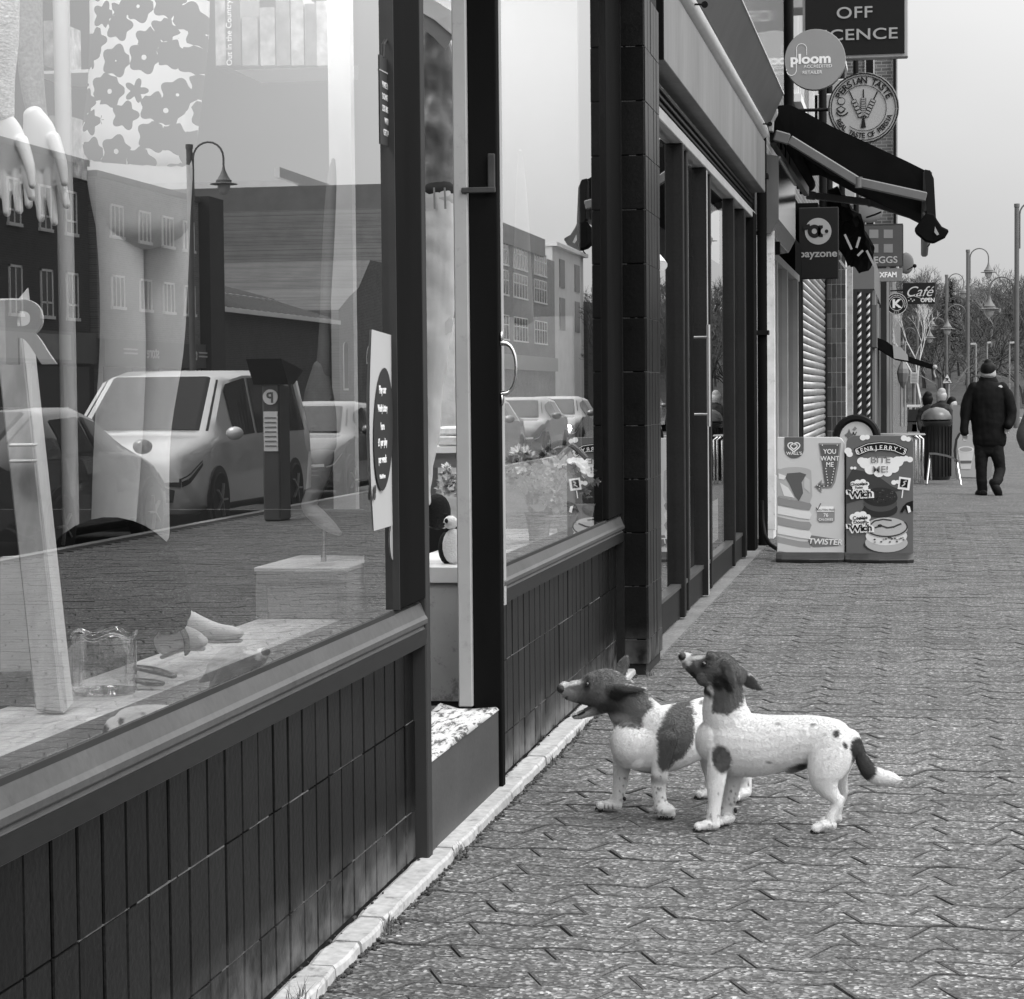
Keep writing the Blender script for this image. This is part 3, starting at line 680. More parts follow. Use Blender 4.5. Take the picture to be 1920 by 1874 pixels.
b = B(); b.tube([(-.02, 12.6, 2.15), (.03, 12.45, 2.1)], .03, 12); b.build('camera_bullet', M_WHITE, s2, smooth=True)
for pz, pw, ph in ((.30, .22, .30), (2.35, .3, .4)):
    b = B(); b.box(-.034, -.031, 16.0, 16.0+pw*3, pz, pz+ph); b.build('notice', M_WHITE, s2)
b = B(); b.box(-.06, .09, 11.62, 20.2, -.0035, .006); b.build('threshold_strip', mat('worn_step', .14, .85, .3, 3, fine=.3, fs=60), s2)
# downpipe and white timber posts
dp = thing('downpipe', 'black downpipe between the aluminium shop front and the white timber door posts', 'downpipe', (.05, 20.2, 0))
b = B(); b.tube([(.06, 20.3, .0), (.06, 20.3, 4.0)], .045, 12); b.build('pipe', M_BLACK, dp, smooth=True)
b = B(); b.box(.0, .12, 20.22, 20.38, 1.9, 1.94); b.box(.0, .12, 20.22, 20.38, 3.3, 3.34); b.build('bracket', M_DARK, dp)
cb = B(); cb.tube([(.07, 20.0, .42), (.075, 20.0, .25), (.10, 19.9, .12), (.16, 19.7, .05), (.24, 19.5, .02)], .018, 8)
tagp(cb.build('cable', M_DARK, smooth=True), 'black flexible conduit curling out onto the pavement left of the ice cream board', 'cable')

s3 = thing('corner_shop_front', 'pale timber shop door front beyond the downpipe, behind the ice cream board', 'shop front', (0, 24, 0))
def q3(name, x0, x1, ya, yb, za, zb, m, bevel=.004): return post(name, x0, x1, ya, yb, za, zb, m, s3, bevel)
q3('timber_post', -.02, .065, 20.5, 20.62, .18, 2.85, M_WHITEP); q3('timber_post', .07, .15, 20.62, 20.72, .12, 2.86, M_WHITEP)
q3('timber_post', -.06, .10, 21.2, 21.6, .0, 2.6, M_WHITEP)
q3('door_panel', -.10, .05, 21.7, 22.6, .0, .55, mat('pale_panel', .4, .5, .15, 4, stain=.3)); q3('door_panel', -.10, .05, 23.6, 24.4, .0, .55, MATS['pale_panel'])
for y in (22.6, 24.4, 26.6): q3('window_frame', -.06, .06, y, y+.12, .0, 2.7, mat('pale_frame', .36, .5, .12, 4))
for a, c in ((21.6, 22.6), (22.72, 24.4), (24.52, 26.6)): pane('glass_pane', a, c, .55, 2.7, s3, x=0.0, m=M_GLASS2)
q3('window_frame', -.06, .05, 21.6, 27.2, 2.7, 2.78, MATS['pale_frame']); q3('wall_return', -.3, .02, 26.8, 28.3, .0, 3.2, M_BLACK)
b = B(); b.loft([[(x, y, z) for x, z in ((-.02, 2.80), (.13, 2.82), (.20, 2.95), (.20, 3.52), (-.02, 3.56))] for y in (20.5, 23.4)]); b.build('fascia_box', mat('glossy_fascia', .12, .12, .15, 2, spec=.7), s3, bevel=.006)
b = B(); b.box(.2005, .212, 20.6, 23.4, 3.505, 3.525); b.build('edge_trim', M_WHITE, s3)
b = B(); b.box(.10, .16, 21.3, 21.4, 2.68, 2.8); b.build('camera_box', M_DARK, s3)

# roller shutter
sh = thing('roller_shutter', 'closed ribbed metal roller shutter under the payment sign', 'shutter', (0, 32, 0))
me0 = None
for i in range(33):
    q = B(); z = .05+i*.098; pr = [(.0, 0), (.018, .012), (.026, .045), (.018, .080), (.0, .094)]
    if me0 is None:
        q.loft([[(x, y, z2) for x, z2 in pr] for y in (-3.5, 3.5)]); me0 = q.mesh('shutter_slat'); me0.materials.append(mat('galvanised_slat', .42, .35, .25, 3, metal=.55, stretch=(1, .3, 1)))
        me0.polygons.foreach_set('use_smooth', [True]*len(me0.polygons))
    o = link_mesh('shutter_slat', me0, None, sh); o.location = (.0, .2, z)
b = B(); b.box(-.08, .02, 28.55, 28.70, 0, 3.3); b.box(-.08, .05, 35.7, 35.9, 0, 3.3); b.build('guide_rail', M_ALU, sh)
b = B(); b.box(-.1, .22, 28.5, 35.9, 3.3, 3.75); b.build('shutter_box', M_BLACK, sh, bevel=.01)
# grid tiled pier
pr_ = thing('tiled_pier', 'square tiled pier with white joints right of the roller shutter', 'pier', (.2, 36.2, 0))
b = B(); b.box(-.2, .33, 36.02, 36.8, 0, 3.5); b.build('core', mat('white_joint', .5, .8, .2, 8), pr_)
me1 = None
for i in range(4):
    for j in range(15):
        if me1 is None:
            q = B(); q.box(.006, .069, -.012, 0, .006, .226); me1 = q.mesh('tile'); me1.materials.append(mat('dark_pier_tile', .05, .35, .4, 3, obj=.6))
        o = link_mesh('tile', me1, None, pr_); o.location = (.04+i*.0745-.2, 36.02-36.2, .05+j*.2325)
# ================================================================== THE TWO DOGS
from mathutils import noise as mnoise
def S(px, py, Y, h, w_, k=1.0):
    """one body station: where the photo shows it, how far off it stands, half height / half width in photo pixels there"""
    p = atY(px, py, Y); s = (p-CAM_P).dot(_F)/FPX
    return (p, h*s*k, w_*s*k)
def SW(st, side=Y_, n=20, sub=5): return sweep([S(*q) for q in st], side, n, sub)
def ballpx(px, py, Y, rx, rz, ry, n=14, m=9):
    p = atY(px, py, Y); s = (p-CAM_P).dot(_F)/FPX
    return B().ball(p, (rx*s, ry*s, rz*s), n, m)
# ================================================================== SIGNS, BOARDS, AWNING, FAR STREET
G = lambda v, **k: mat('ink_%03d' % int(v*1000), v, .5, .04, 5, **dict({'spec': .12 if v < .12 else .4}, **k))
def poly(name, pts, Y, m, parent, layer=1, th=.0012):
    q = [atY(x, y, Y) for x, y in pts]; b = B(); b.prism([p - Y_*(layer*.0022) for p in q], (0, -th, 0)); return b.build(name, m, parent)
def circ(cx, cy, rx, ry=None, n=28, a0=0, a1=360): ry = ry or rx; return [(cx+rx*cos(radians(a0+(a1-a0)*i/n)), cy-ry*sin(radians(a0+(a1-a0)*i/n))) for i in range(n if a1-a0 >= 360 else n+1)]
def ringpts(cx, cy, r0, r1, a0=0, a1=359, n=30): return circ(cx, cy, r1, r1, n, a0, a1)+circ(cx, cy, r0, r0, n, a0, a1)[::-1]
def line(name, pts, wpx, Y, m, parent, layer=2, closed=False):
    b = B(); q = [atY(x, y, Y)-Y_*(layer*.0022) for x, y in pts]; s = (q[0]-CAM_P).dot(_F)/FPX
    if closed: q.append(q[0])
    for a, c in zip(q[:-1], q[1:]):
        if (c-a).length > 1e-5: b.bar(a, c, wpx*s, .0012, up=(0, 1, 0)) if False else b.prism([a+((c-a).normalized().cross(Y_))*(wpx*s/2), c+((c-a).normalized().cross(Y_))*(wpx*s/2), c-((c-a).normalized().cross(Y_))*(wpx*s/2), a-((c-a).normalized().cross(Y_))*(wpx*s/2)], (0, -.0012, 0))
    return b.build(name, m, parent)
def txt(name, s, px, py, hpx, Y, m, parent, layer=2, align='CENTER', bold=0.0, sx=1.0, rot=0.0, **k):
    p = atY(px, py, Y); sc = (p-CAM_P).dot(_F)/FPX; r = Vector((cos(radians(rot)), 0, sin(radians(rot)))); u = Vector((-sin(radians(rot)), 0, cos(radians(rot))))
    return text(name, s, m, parent, p-Y_*(layer*.0022), r, u, hpx*sc*1.42, .0006, align, bold*sc*hpx, sx, **k)
def disc_sign(name, label, px, py, rpx, Y, face, rim, parent=None, th=.07, rimw=3):
    t = thing(name, label, 'sign', tuple(atY(px, py, Y)))
    s = (atY(px, py, Y)-CAM_P).dot(_F)/FPX; c = atY(px, py, Y)
    b = B(); b.lathe([(rpx*s-.012, -.001), (rpx*s, .008), (rpx*s, th), (rpx*s-.01, th+.004)], c, 40, 'y'); b.build('sign_rim', rim, t)
    b = B(); b.lathe([(.001, -.003), ((rpx-rimw)*s, -.003), ((rpx-rimw)*s, 0)], c, 40, 'y'); b.build('sign_face', face, t)
    b = B(); b.tube([(c.x, c.y+th/2, c.z), (.05, c.y+th/2, c.z)], .018); b.build('bracket', M_DARK, t)
    return t
# round accredited retailer sign
t = disc_sign('round_sign', 'round pale grey hanging sign reading ploom accredited retailer', 1528, 112, 57, 22, mat('sign_mid', .26, .5, .08, 2), G(.22), rimw=1)
W_ = G(.85)
txt('lettering', 'ploom', 1520, 119, 17.5, 22, W_, t, 3, bold=.05, sx=1.18)
txt('lettering', 'ACCREDITED', 1533.5, 127.5, 6.0, 22, W_, t, 3, sx=1.03); txt('lettering', 'RETAILER', 1523, 139, 6.0, 22, W_, t, 3, sx=1.03)
line('logo_loop', [(1475, 130), (1475, 136)]+[(1484-9*cos(radians(a)), 133+9*sin(radians(a))) for a in range(0, 181, 20)]+[(1493, 118)], 1.2, 22, W_, t, 3)
line('logo_loop', [(1493.5, 118), (1493.5, 94)]+[(1503-9.5*cos(radians(a)), 92-9.5*sin(radians(a))) for a in range(0, 181, 20)]+[(1512.5, 104)], 1.0, 22, W_, t, 3)
# off licence box sign
t = thing('box_sign', 'large dark rectangular projecting sign reading off licence', 'sign', tuple(atY(1620, 107, 24)))
p0 = atY(1536, 108, 24); p1 = atY(1702.5, 107, 24)
b = B(); b.box(.25, p1.x, 24.0, 24.14, p1.z, p1.z+1.15); b.build('sign_frame', G(.35), t, bevel=.01)
b = B(); b.box(.28, p1.x-.035, 23.985, 24.0, p1.z+.04, p1.z+1.11); b.build('sign_face', G(.014), t)
txt('lettering', 'OFF', 1602, 34, 21, 23.98, G(.33), t, 2, sx=1.24, bold=.015, spacing=1.08); txt('lettering', 'LICENCE', 1684, 72, 20.5, 23.98, G(.33), t, 2, align='RIGHT', sx=1.34, bold=.015, spacing=1.05)
# persian taste
t = disc_sign('round_sign', 'round hanging sign reading Persian Taste with skewers drawn in the middle', 1619, 203, 66, 24, mat('sign_pale', .36, .5, .06, 2), G(.36), rimw=0)
K = G(.015); Y0 = 23.994
for r0, r1 in ((63.5, 66), (59.5, 61)): poly('ring', ringpts(1619, 203, r0, r1), Y0, K, t, 2)
line('ring', circ(1619, 203, 43, 43, 24, -128, 145)[:25], 1.1, Y0, K, t, 2)
c = atY(1619, 203, Y0-.006); s = (c-CAM_P).dot(_F)/FPX
arc_text('lettering', 'PERSIAN TASTE', K, t, c, X_, Z_, 46*s, 12*s*1.42, radians(157), radians(20), bold=.3*s)
arc_text('lettering', 'REAL TASTE OF PERSIA', K, t, c, X_, Z_, 55.5*s, 9.5*s*1.42, radians(203), radians(344), bold=.15*s, flip=True)
def skewer(cx, cy, ang, L, n, name):
    a = radians(ang); d = (sin(a), -cos(a)); q = (cos(a), sin(a))
    line(name, [(cx, cy), (cx+d[0]*(L+12), cy+d[1]*(L+12))], 2.2, Y0, K, t, 2)
    for i in range(n):
        o = 6+(L-8)*i/n; x0, y0 = cx+d[0]*o, cy+d[1]*o; h = (L-8)/n*.42; w_ = 5.2
        pts = [(x0+q[0]*u*w_+d[0]*v*h, y0+q[1]*u*w_+d[1]*v*h) for u, v in ((-1, -.8), (-.8, -1), (.8, -1), (1, -.8), (1, .8), (.8, 1), (-.8, 1), (-1, .8))]
        poly('meat_piece', pts, Y0, K, t, 3); poly('meat_piece', [(x0+(x-x0)*.78, y0+(y-y0)*.72) for x, y in pts], Y0, G(.30), t, 4)
skewer(1619, 222, 0, 42, 10, 'skewer'); skewer(1616, 222, -25, 44, 5, 'skewer'); skewer(1622, 222, 25, 44, 6, 'skewer')
poly('handle', [(1617, 222), (1621, 222), (1624, 240), (1614, 240)], Y0, K, t, 3)
poly('tomato', circ(1577.5, 190, 7.5, 7), Y0, K, t, 2); poly('tomato', circ(1577.5, 190, 6.3, 5.8), Y0, G(.33), t, 3)
poly('onion', [(1577, 199), (1586, 204), (1583, 210), (1577, 213), (1571, 210), (1568, 204)], Y0, K, t, 2); poly('onion', [(1577, 201), (1584, 205), (1577, 211), (1570, 205)], Y0, G(.30), t, 3)
line('chilli', [(1568, 211), (1572, 216), (1579, 218), (1586, 215), (1590, 211)], 2.4, Y0, K, t, 2)

# payment sign
t = thing('box_sign', 'dark square projecting sign reading payzone with a pale round logo', 'sign', tuple(atY(1536, 503, 28.4)))
pa, pb_ = atY(1498, 503, 28.4), atY(1572, 388, 28.4)
b = B(); b.box(-.02, pb_.x, 28.4, 28.5, pa.z-.14, pb_.z); b.build('sign_frame', G(.02), t, bevel=.01)
poly('logo_disc', circ(1534, 434, 25), 28.4, G(.36), t, 1); K = G(.02)
poly('logo_shape', ringpts(1527, 434, 5, 12.5), 28.4, K, t, 2); poly('logo_shape', [(1533, 434), (1535, 423), (1543, 423), (1543, 445), (1535, 445)], 28.4, K, t, 2)
poly('logo_shape', circ(1545, 434, 6), 28.4, G(.36), t, 3); poly('logo_shape', circ(1550, 434, 3.4), 28.4, K, t, 4); poly('logo_shape', [(1505, 424), (1518, 420), (1520, 430), (1507, 432)], 28.4, K, t, 4)
txt('lettering', 'payzone', 1534, 482, 13.5, 28.4, G(.36), t, 2, bold=.03, sx=1.12)
# bakery and charity signs further down
t = thing('box_sign', 'dark projecting sign reading greggs with four pale squares above', 'sign', tuple(atY(1660, 501, 50)))
a, c = atY(1614, 501, 50), atY(1692, 422, 50)
b = B(); b.box(a.x, c.x, 50, 50.12, a.z, c.z); b.build('sign_face', G(.085), t, bevel=.01)
b = B(); b.box(a.x-.01, c.x+.012, 50.0, 50.13, c.z+.002, c.z+.03); b.box(c.x+.001, c.x+.02, 50, 50.13, a.z, c.z); b.build('sign_frame', G(.05), t)
for x in (1640, 1657) [0:1]: pass
for x0, x1 in ((1630, 1647), (1657, 1674)):
    for y0, y1 in ((431, 447), (458, 474)): poly('logo_square', [(x0, y0), (x1, y0), (x1, y1), (x0, y1)], 50, G(.22), t, 2)
txt('lettering', 'GREGGS', 1683, 493, 12.3, 50, G(.42), t, 2, align='RIGHT', bold=.02, sx=1.05)
t = thing('box_sign', 'pale grey projecting sign reading OXFAM under the bakery sign', 'sign', tuple(atY(1660, 528, 50)))
a, c = atY(1628, 529, 50), atY(1692, 503, 50)
b = B(); b.box(a.x, c.x, 50.02, 50.12, a.z, c.z); b.build('sign_face', G(.20), t, bevel=.01)
txt('lettering', 'OXFAM', 1660.5, 520, 9.3, 50.02, G(.85), t, 2, bold=.06, sx=.92)
t = thing('box_sign', 'black projecting sign reading Café OPEN in flowing letters', 'sign', tuple(atY(1723, 571, 55)))
a, c = atY(1693, 571, 55), atY(1753, 530, 55)
b = B(); b.box(a.x, c.x, 55, 55.06, a.z, c.z); b.build('sign_face', G(.02), t, bevel=.006)
b = B(); b.bar((.1, 55.03, c.z-.22), (a.x, 55.03, c.z-.17), .03, .03); b.bar((.1, 55.03, c.z-.45), (a.x, 55.03, c.z-.42), .03, .03); b.build('bracket', M_DARK, t)
txt('lettering', 'Café', 1722, 556, 19, 55, G(.6), t, 2, shear=.45, sx=1.0); line('flourish', [(1702, 558), (1712, 555), (1722, 558), (1731, 562), (1738, 559)], .9, 55, G(.6), t, 2)
txt('lettering', 'OPEN', 1739.5, 566.5, 7.5, 55, G(.7), t, 2, bold=.05, sx=.95)
for x, y in ((1704, 564), (1708, 561), (1711, 565), (1714, 563)): poly('dot', circ(x, y, 1.3, 1.3, 8), 55, G(.6), t, 2)
t = disc_sign('round_sign', 'small round black sign with a white letter K below the café sign', 1681, 570, 20.5, 54, G(.015), G(.02), rimw=0)
for r0, r1 in ((19.2, 20.3), (12.2, 13.2)): poly('ring', ringpts(1681, 570, r0, r1), 54, G(.6), t, 2)
txt('lettering', 'K', 1681, 577, 15, 54, G(.8), t, 2, bold=.06, sx=1.15)
c = atY(1681, 570, 53.99); s = (c-CAM_P).dot(_F)/FPX
for k in range(22):
    a_ = radians(200-k*10.5); poly('mark', circ(1681+16*cos(a_), 570-16*sin(a_), 1.0, 1.5, 6), 54, G(.5), t, 2)
arc_text('lettering', 'EST', G(.5), t, c, X_, Z_, 18.3*s, 4*s*1.42, radians(250), radians(290), flip=True)

# awning
M_FAB = mat('awning_canvas', .007, .9, .3, 3, stretch=(1, .3, 1), spec=.05); M_ARM = mat('awning_arm', .12, .4, .15, 4)
aw = thing('awning', 'open black shop awning on folding metal arms above the ice cream boards', 'awning', (.15, 20.5, 3.9))
ya, yb = 20.45, 27.2
pn = [atY(1452, 199, ya), atY(1480, 197, ya), atY(1500, 206, ya), atY(1560, 238, ya), atY(1640, 275, ya), atY(1700, 303, ya), atY(1738, 322, ya)]
low = [atY(1452, 212, ya), atY(1476, 214, ya), atY(1496, 224, ya)] 
b = B(); b.grid([[Vector((p.x, y, p.z-.012*sin(pi*k/6)*sin(pi*j/4))) for k, p in enumerate(pn)] for j, y in enumerate((ya, ya+1.7, ya+3.4, ya+5.1, yb))])
b.build('canopy_cloth', M_FAB, aw, smooth=True, solid=.004)
# side cloth hanging down from the sloping edge
def quad(a, c, d, e, name, m, parent, solid=.004): b = B(); b.add([a, c, d, e], [(0, 1, 2, 3)]); return b.build(name, m, parent, solid=solid, fix=False)
b = B(); b.grid([[p for p in pn], [atY(x, y, ya+.02) for x, y in ((1454, 240), (1480, 262), (1500, 290), (1560, 330), (1640, 352), (1700, 368), (1738, 376))]]); b.build('side_cloth', M_FAB, aw, solid=.004)
b = B(); b.tube([(.16, ya+.05, 3.86), (.16, yb, 3.86)], .085, 14); b.build('roller_tube', M_FAB, aw, smooth=True)
e = atY(1737, 345, ya); b = B(); b.box(e.x-.03, e.x+.05, ya-.02, yb, e.z-.26, e.z+.12); b.build('front_bar', mat('front_bar_grey', .05, .4, .2, 4), aw, bevel=.02)
b = B(); b.prism([atY(1734, 318, ya-.04), atY(1744, 320, ya-.04), atY(1751, 335, ya-.04), atY(1755, 408, ya-.04), atY(1738, 408, ya-.04)], (0, .03, 0)); b.build('bar_end_cap', M_DARK, aw)
b = B(); b.prism([atY(x, y, ya-.03) for x, y in ((1439, 205), (1449, 199), (1458, 203), (1459, 214), (1451, 228), (1450, 248), (1439, 247), (1440, 225))], (0, .12, 0)); b.build('wall_bracket', M_JAMB, aw, bevel=.01)
for yy, pts in ((ya-.07, ((1452, 254), (1480, 262), (1610, 342), (1737, 370))), (yb-.1, ((1512, 366), (1530, 368), (1632, 380), (1734, 412)))):
    q = [atY(x, y, yy) for x, y in pts]
    for k, (a, c) in enumerate(zip(q[:-1], q[1:])): b = B(); b.bar(a, c, .05, .085 if k else .10); b.build('folding_arm', M_ARM, aw, bevel=.01)
    b = B(); b.tube([q[2]-Z_*.05, q[2]+Z_*.045], .035, 12); b.build('elbow_joint', M_ARM, aw)
b = B(); b.bar(atY(1450, 262, ya+.3), atY(1512, 360, yb-.6), .06, .10); b.build('torsion_bar', M_ARM, aw)
for k in range(9):
    f = k/8; p = atY(1452, 256, ya+.1).lerp(atY(1506, 356, yb-.8), f); b = B(); b.box(p.x-.04, p.x+.03, p.y-.05, p.y+.05, p.z-.05, p.z+.08); b.build('clamp', M_DARK, aw)
# torn dark fabric end hanging off the bar
b = B(); b.prism([atY(x, y, ya-.10) for x, y in ((1737, 398), (1752, 402), (1757, 412), (1766, 425), (1780, 432), (1772, 445), (1750, 456), (1735, 452), (1718, 438), (1714, 430), (1724, 416))], (0, .16, 0)); b.build('hanging_flap', M_FAB, aw, bevel=.012)
quad(atY(1753, 425, ya-.12), atY(1761, 440, ya-.12), atY(1757, 442, ya-.12), atY(1752, 436, ya-.12), 'torn_patch', M_JAMB, aw)
b = B(); b.tube([atY(1744, 455, ya), atY(1742, 460, ya), atY(1739, 463, ya)], .006, 5); b.build('loose_thread', M_FAB, aw)
# crumpled furled awning beyond
cw = thing('furled_awning', 'crumpled black furled awning bundle beside the payment sign', 'awning', tuple(atY(1600, 510, 32)))
b = B(); rows = []
for i in range(12):
    f = i/11; cx, cy = 1566+f*66, 385+f*95+18*sin(f*3); r = [34, 40, 44, 46, 47, 48, 47, 44, 40, 34, 26, 10][i]
    rows.append([atY(cx+r*.5*cos(2*pi*j/14)*(1+.25*sin(j*2.3+i)), cy+r*sin(2*pi*j/14)*(1+.18*sin(j*3.1+i*1.7)), 32+.5*sin(2*pi*j/14)+.1*i) for j in range(14)])
b.loft(rows); b.build('bundled_cloth', M_FAB, cw, smooth=False)
for (x0, y0, x1, y1) in ((1584, 440, 1597, 468), (1612, 445, 1606, 465), (1608, 480, 1618, 470), (1625, 470, 1640, 500), (1574, 488, 1587, 505)):
    b = B(); b.bar(atY(x0, y0, 31.4), atY(x1, y1, 31.4), .03, .03); b.build('bare_rib', G(.3), cw)

# street wall beyond: plain buildings with their fronts
far = thing('terrace_upper_floors', 'upper floors of the brick terrace above the near shops', 'building', (-3, 36, 3.8))
b = B(); b.box(-9, -.12, 20.2, 52, 3.9, 11.5); b.build('brick_wall', M_BRICK, far)
for k, y in enumerate((22.2, 25.6, 29.2, 33.5, 38.0, 43.0, 48)):
    for z in (5.2, 8.4):
        f = B(); f.box(-.125, -.06, y, y+.09, z, z+1.7); f.box(-.125, -.06, y+1.5, y+1.59, z, z+1.7); f.box(-.125, -.06, y, y+1.59, z+1.7, z+1.8); f.box(-.125, -.02, y-.05, y+1.64, z-.1, z); f.box(-.125, -.07, y+.75, y+.82, z, z+1.7)
        wf = f.build('window', M_WHITE, far); g_ = B(); g_.box(-.124, -.10, y+.09, y+1.5, z, z+1.7); g_.build('pane', mat('dark_far_pane', .03, .08, .1, 2, spec=.8), wf)
for y, xo in ((24.6, .12), (31.8, .2), (36.9, .1), (41.5, .16), (46, .3)):
    b = B(); b.tube([(xo-.05, y, 3.9), (xo-.05, y, 11)], .055, 8); b.build('drainpipe', M_DARK, far, smooth=True)
for y, z in ((27.5, 6.0), (35, 5.4), (40, 6.3), (45.5, 5.2)):
    b = B(); b.box(-.12, .25, y, y+.5, z, z+.55); b.build('wall_box', G(.35), far, bevel=.02)
for j in range(30):
    z = 4.1+j*.22; b = B(); 
b = B(); b.box(-6, -.2, 20.2, 52, 3.6, 3.9); b.build('floor_band', G(.12), far)
f2 = thing('brick_bay_building', 'taller brick building stepping forward beyond the hanging signs', 'building', (-3, 56, 0))
b = B(); b.box(-9, .93, 52, 66, 4.6, 12); b.build('brick_wall', M_BRICKX, f2)
for z in (4.9, 7.7, 9.9):
    b = B(); b.box(.30, .52, 51.94, 51.998, z, z+1.7); b.build('window', G(.5), f2)
    b = B(); b.box(.33, .49, 51.93, 51.939, z+.05, z+1.6); b.build('pane', M_DARK, f2)
b = B(); b.tube([(.97, 51.9, 4.6), (.97, 51.9, 12)], .035, 8); b.build('drainpipe', M_DARK, f2)
b = B(); b.box(-9, .5, 66, 150, 0, 6.5); tagp(b.build('low_terrace', M_BRICK), 'low brick buildings at the far end of the shopping street', 'building')
fr = thing('far_shop_fronts', 'row of dark far shop fronts with slim pale posts', 'shop front', (.1, 46, 0))
b = B(); b.box(-6, -.1, 36.8, 52, 0, 3.6); b.box(-6, .62, 43, 52, 0, 3.3); b.box(-6, .78, 52, 66, 0, 4.6); b.build('dark_front', mat('dark_front', .02, .35, .3, 3), fr)
for k, (x, y, z1) in enumerate(((.0, 37.5, 3.4), (.05, 38.6, 3.4), (.1, 40.5, 3.3), (.12, 42.0, 3.3), (.64, 43.2, 3.3), (.64, 44.4, 3.3), (.64, 46, 3.3), (.64, 48, 3.2), (.64, 50.2, 3.2), (.80, 52.2, 4), (.80, 55, 4), (.80, 58, 4))):
    b = B(); b.box(x-.04, x+.03, y, y+.12, 0, z1); b.build('slim_post', G(.30) if k % 2 else G(.16), fr)
for x, y, z0, z1, hgt in ((.15, 36.9, 3.0, 3.5, 5), (.2, 39.5, 3.1, 3.8, 3), (.66, 43, 3.3, 3.9, 8)):
    b = B(); b.box(-.1, x, y, y+hgt, z0, z1); b.build('fascia', G(.14), fr)
b = B(); b.box(.62, .70, 43.05, 44.3, 2.2, 3.0); b.box(.62, .66, 45.2, 45.9, 1.5, 2.3); b.build('poster', G(.1), fr)
rw = thing('render_wall', 'pale rendered strip of wall beyond the tiled pier', 'wall', (.3, 39, 0))
b = B(); b.box(-.1, .36, 38.9, 39.3, 0, 3.7); b.build('wall', mat('rough_render', .32, .9, .3, 8, bump=1, bs=12, stain=.5), rw)
for k, (x, y) in enumerate(((.46, 39.6), (.60, 40.2))):
    t = thing('striped_pole', ['thin black and white spiral striped pole, nearer the pale wall', 'thin black and white spiral striped pole, nearer the dark shops'][k], 'pole', (x, y, 0), 'spiral striped poles')
    b = B(); b.tube([(x, y, 0), (x, y, 3.1)], .035, 10); b.build('pole', G(.02), t, smooth=True)
    b = B()
    for j in range(22):
        z = .1+j*.136; r_ = .0358; a0 = 0
        b.add([(x+r_*cos(a), y+r_*sin(a), z+(a+pi)*.03+d) for a in [(-pi+pi*i/8) for i in range(9)] for d in (0, .055)], [(2*i, 2*i+2, 2*i+3, 2*i+1) for i in range(8)])
    o = b.build('stripe', G(.6), t, fix=False); o['kind'] = 'stuff'
sa = thing('awning', 'small dark sloping awning low over the far dark shop fronts', 'awning', (.6, 46, 2.4))
b = B(); b.prism([atY(x, y, 46) for x, y in ((1632, 628), (1662, 640), (1697, 666), (1754, 686), (1754, 692), (1698, 676), (1676, 672), (1632, 645))], (0, 3, 0)); b.build('canopy_cloth', M_FAB, sa)
b = B(); b.prism([atY(x, y, 45.98) for x, y in ((1674, 648), (1690, 652), (1702, 666), (1703, 677), (1676, 672))], (0, .03, 0)); b.build('pale_panel', G(.35), sa)
b = B(); b.ball(atY(1753, 689, 45.9), .05, 8, 6); b.tube([atY(1752, 690, 45.9), atY(1751, 700, 45.9), atY(1754, 708, 45.9)], .02, 6); b.build('end_hook', G(.35), sa)
ds = thing('satellite_dish', 'round satellite dish on the wall end right of the bakery sign', 'satellite dish', tuple(atY(1702, 495, 57)))
b = B(); b.ball(atY(1699, 494, 57), (.19, .04, .27), 18, 8); b.build('dish', G(.16), ds, smooth=True)
b = B(); b.tube([atY(1702, 506, 56.9), atY(1709, 502, 56.6), atY(1715, 499, 56.5)], .012, 6); b.ball(atY(1715, 499, 56.5), .05, 8, 6); b.tube([atY(1714, 502, 56.5), atY(1716, 508, 56.5), atY(1713, 512, 56.5)], .007, 5); b.build('receiver_arm', M_DARK, ds)
d2 = thing('satellite_dish', 'satellite dish tucked behind the awning arms above the bakery sign', 'satellite dish', tuple(atY(1628, 400, 48)))
b = B(); b.ball(atY(1630, 392, 48), (.30, .06, .30), 18, 8); b.build('dish', G(.2), d2, smooth=True)
b = B(); b.tube([atY(1625, 408, 47.8), atY(1640, 403, 47.6), atY(1652, 398, 47.5)], .02, 6); b.build('receiver_arm', M_DARK, d2)
lt = thing('wall_lantern', 'old fashioned wall lanterns column at the end of the dark shop fronts', 'lantern', tuple(atY(1693, 700, 52)))
b = B(); b.lathe([(.02, .32), (.05, .25), (.12, .1), (.14, .0), (.10, -.2), (.05, -.3), (.02, -.34)], atY(1693, 700, 52), 8); b.build('lantern_body', G(.15), lt); b = B(); b.tube([atY(1690, 712, 52), atY(1690, 800, 52)], .03, 8); b.tube([atY(1697, 640, 52), atY(1697, 800, 52)], .02, 8); b.build('post', G(.28), lt)

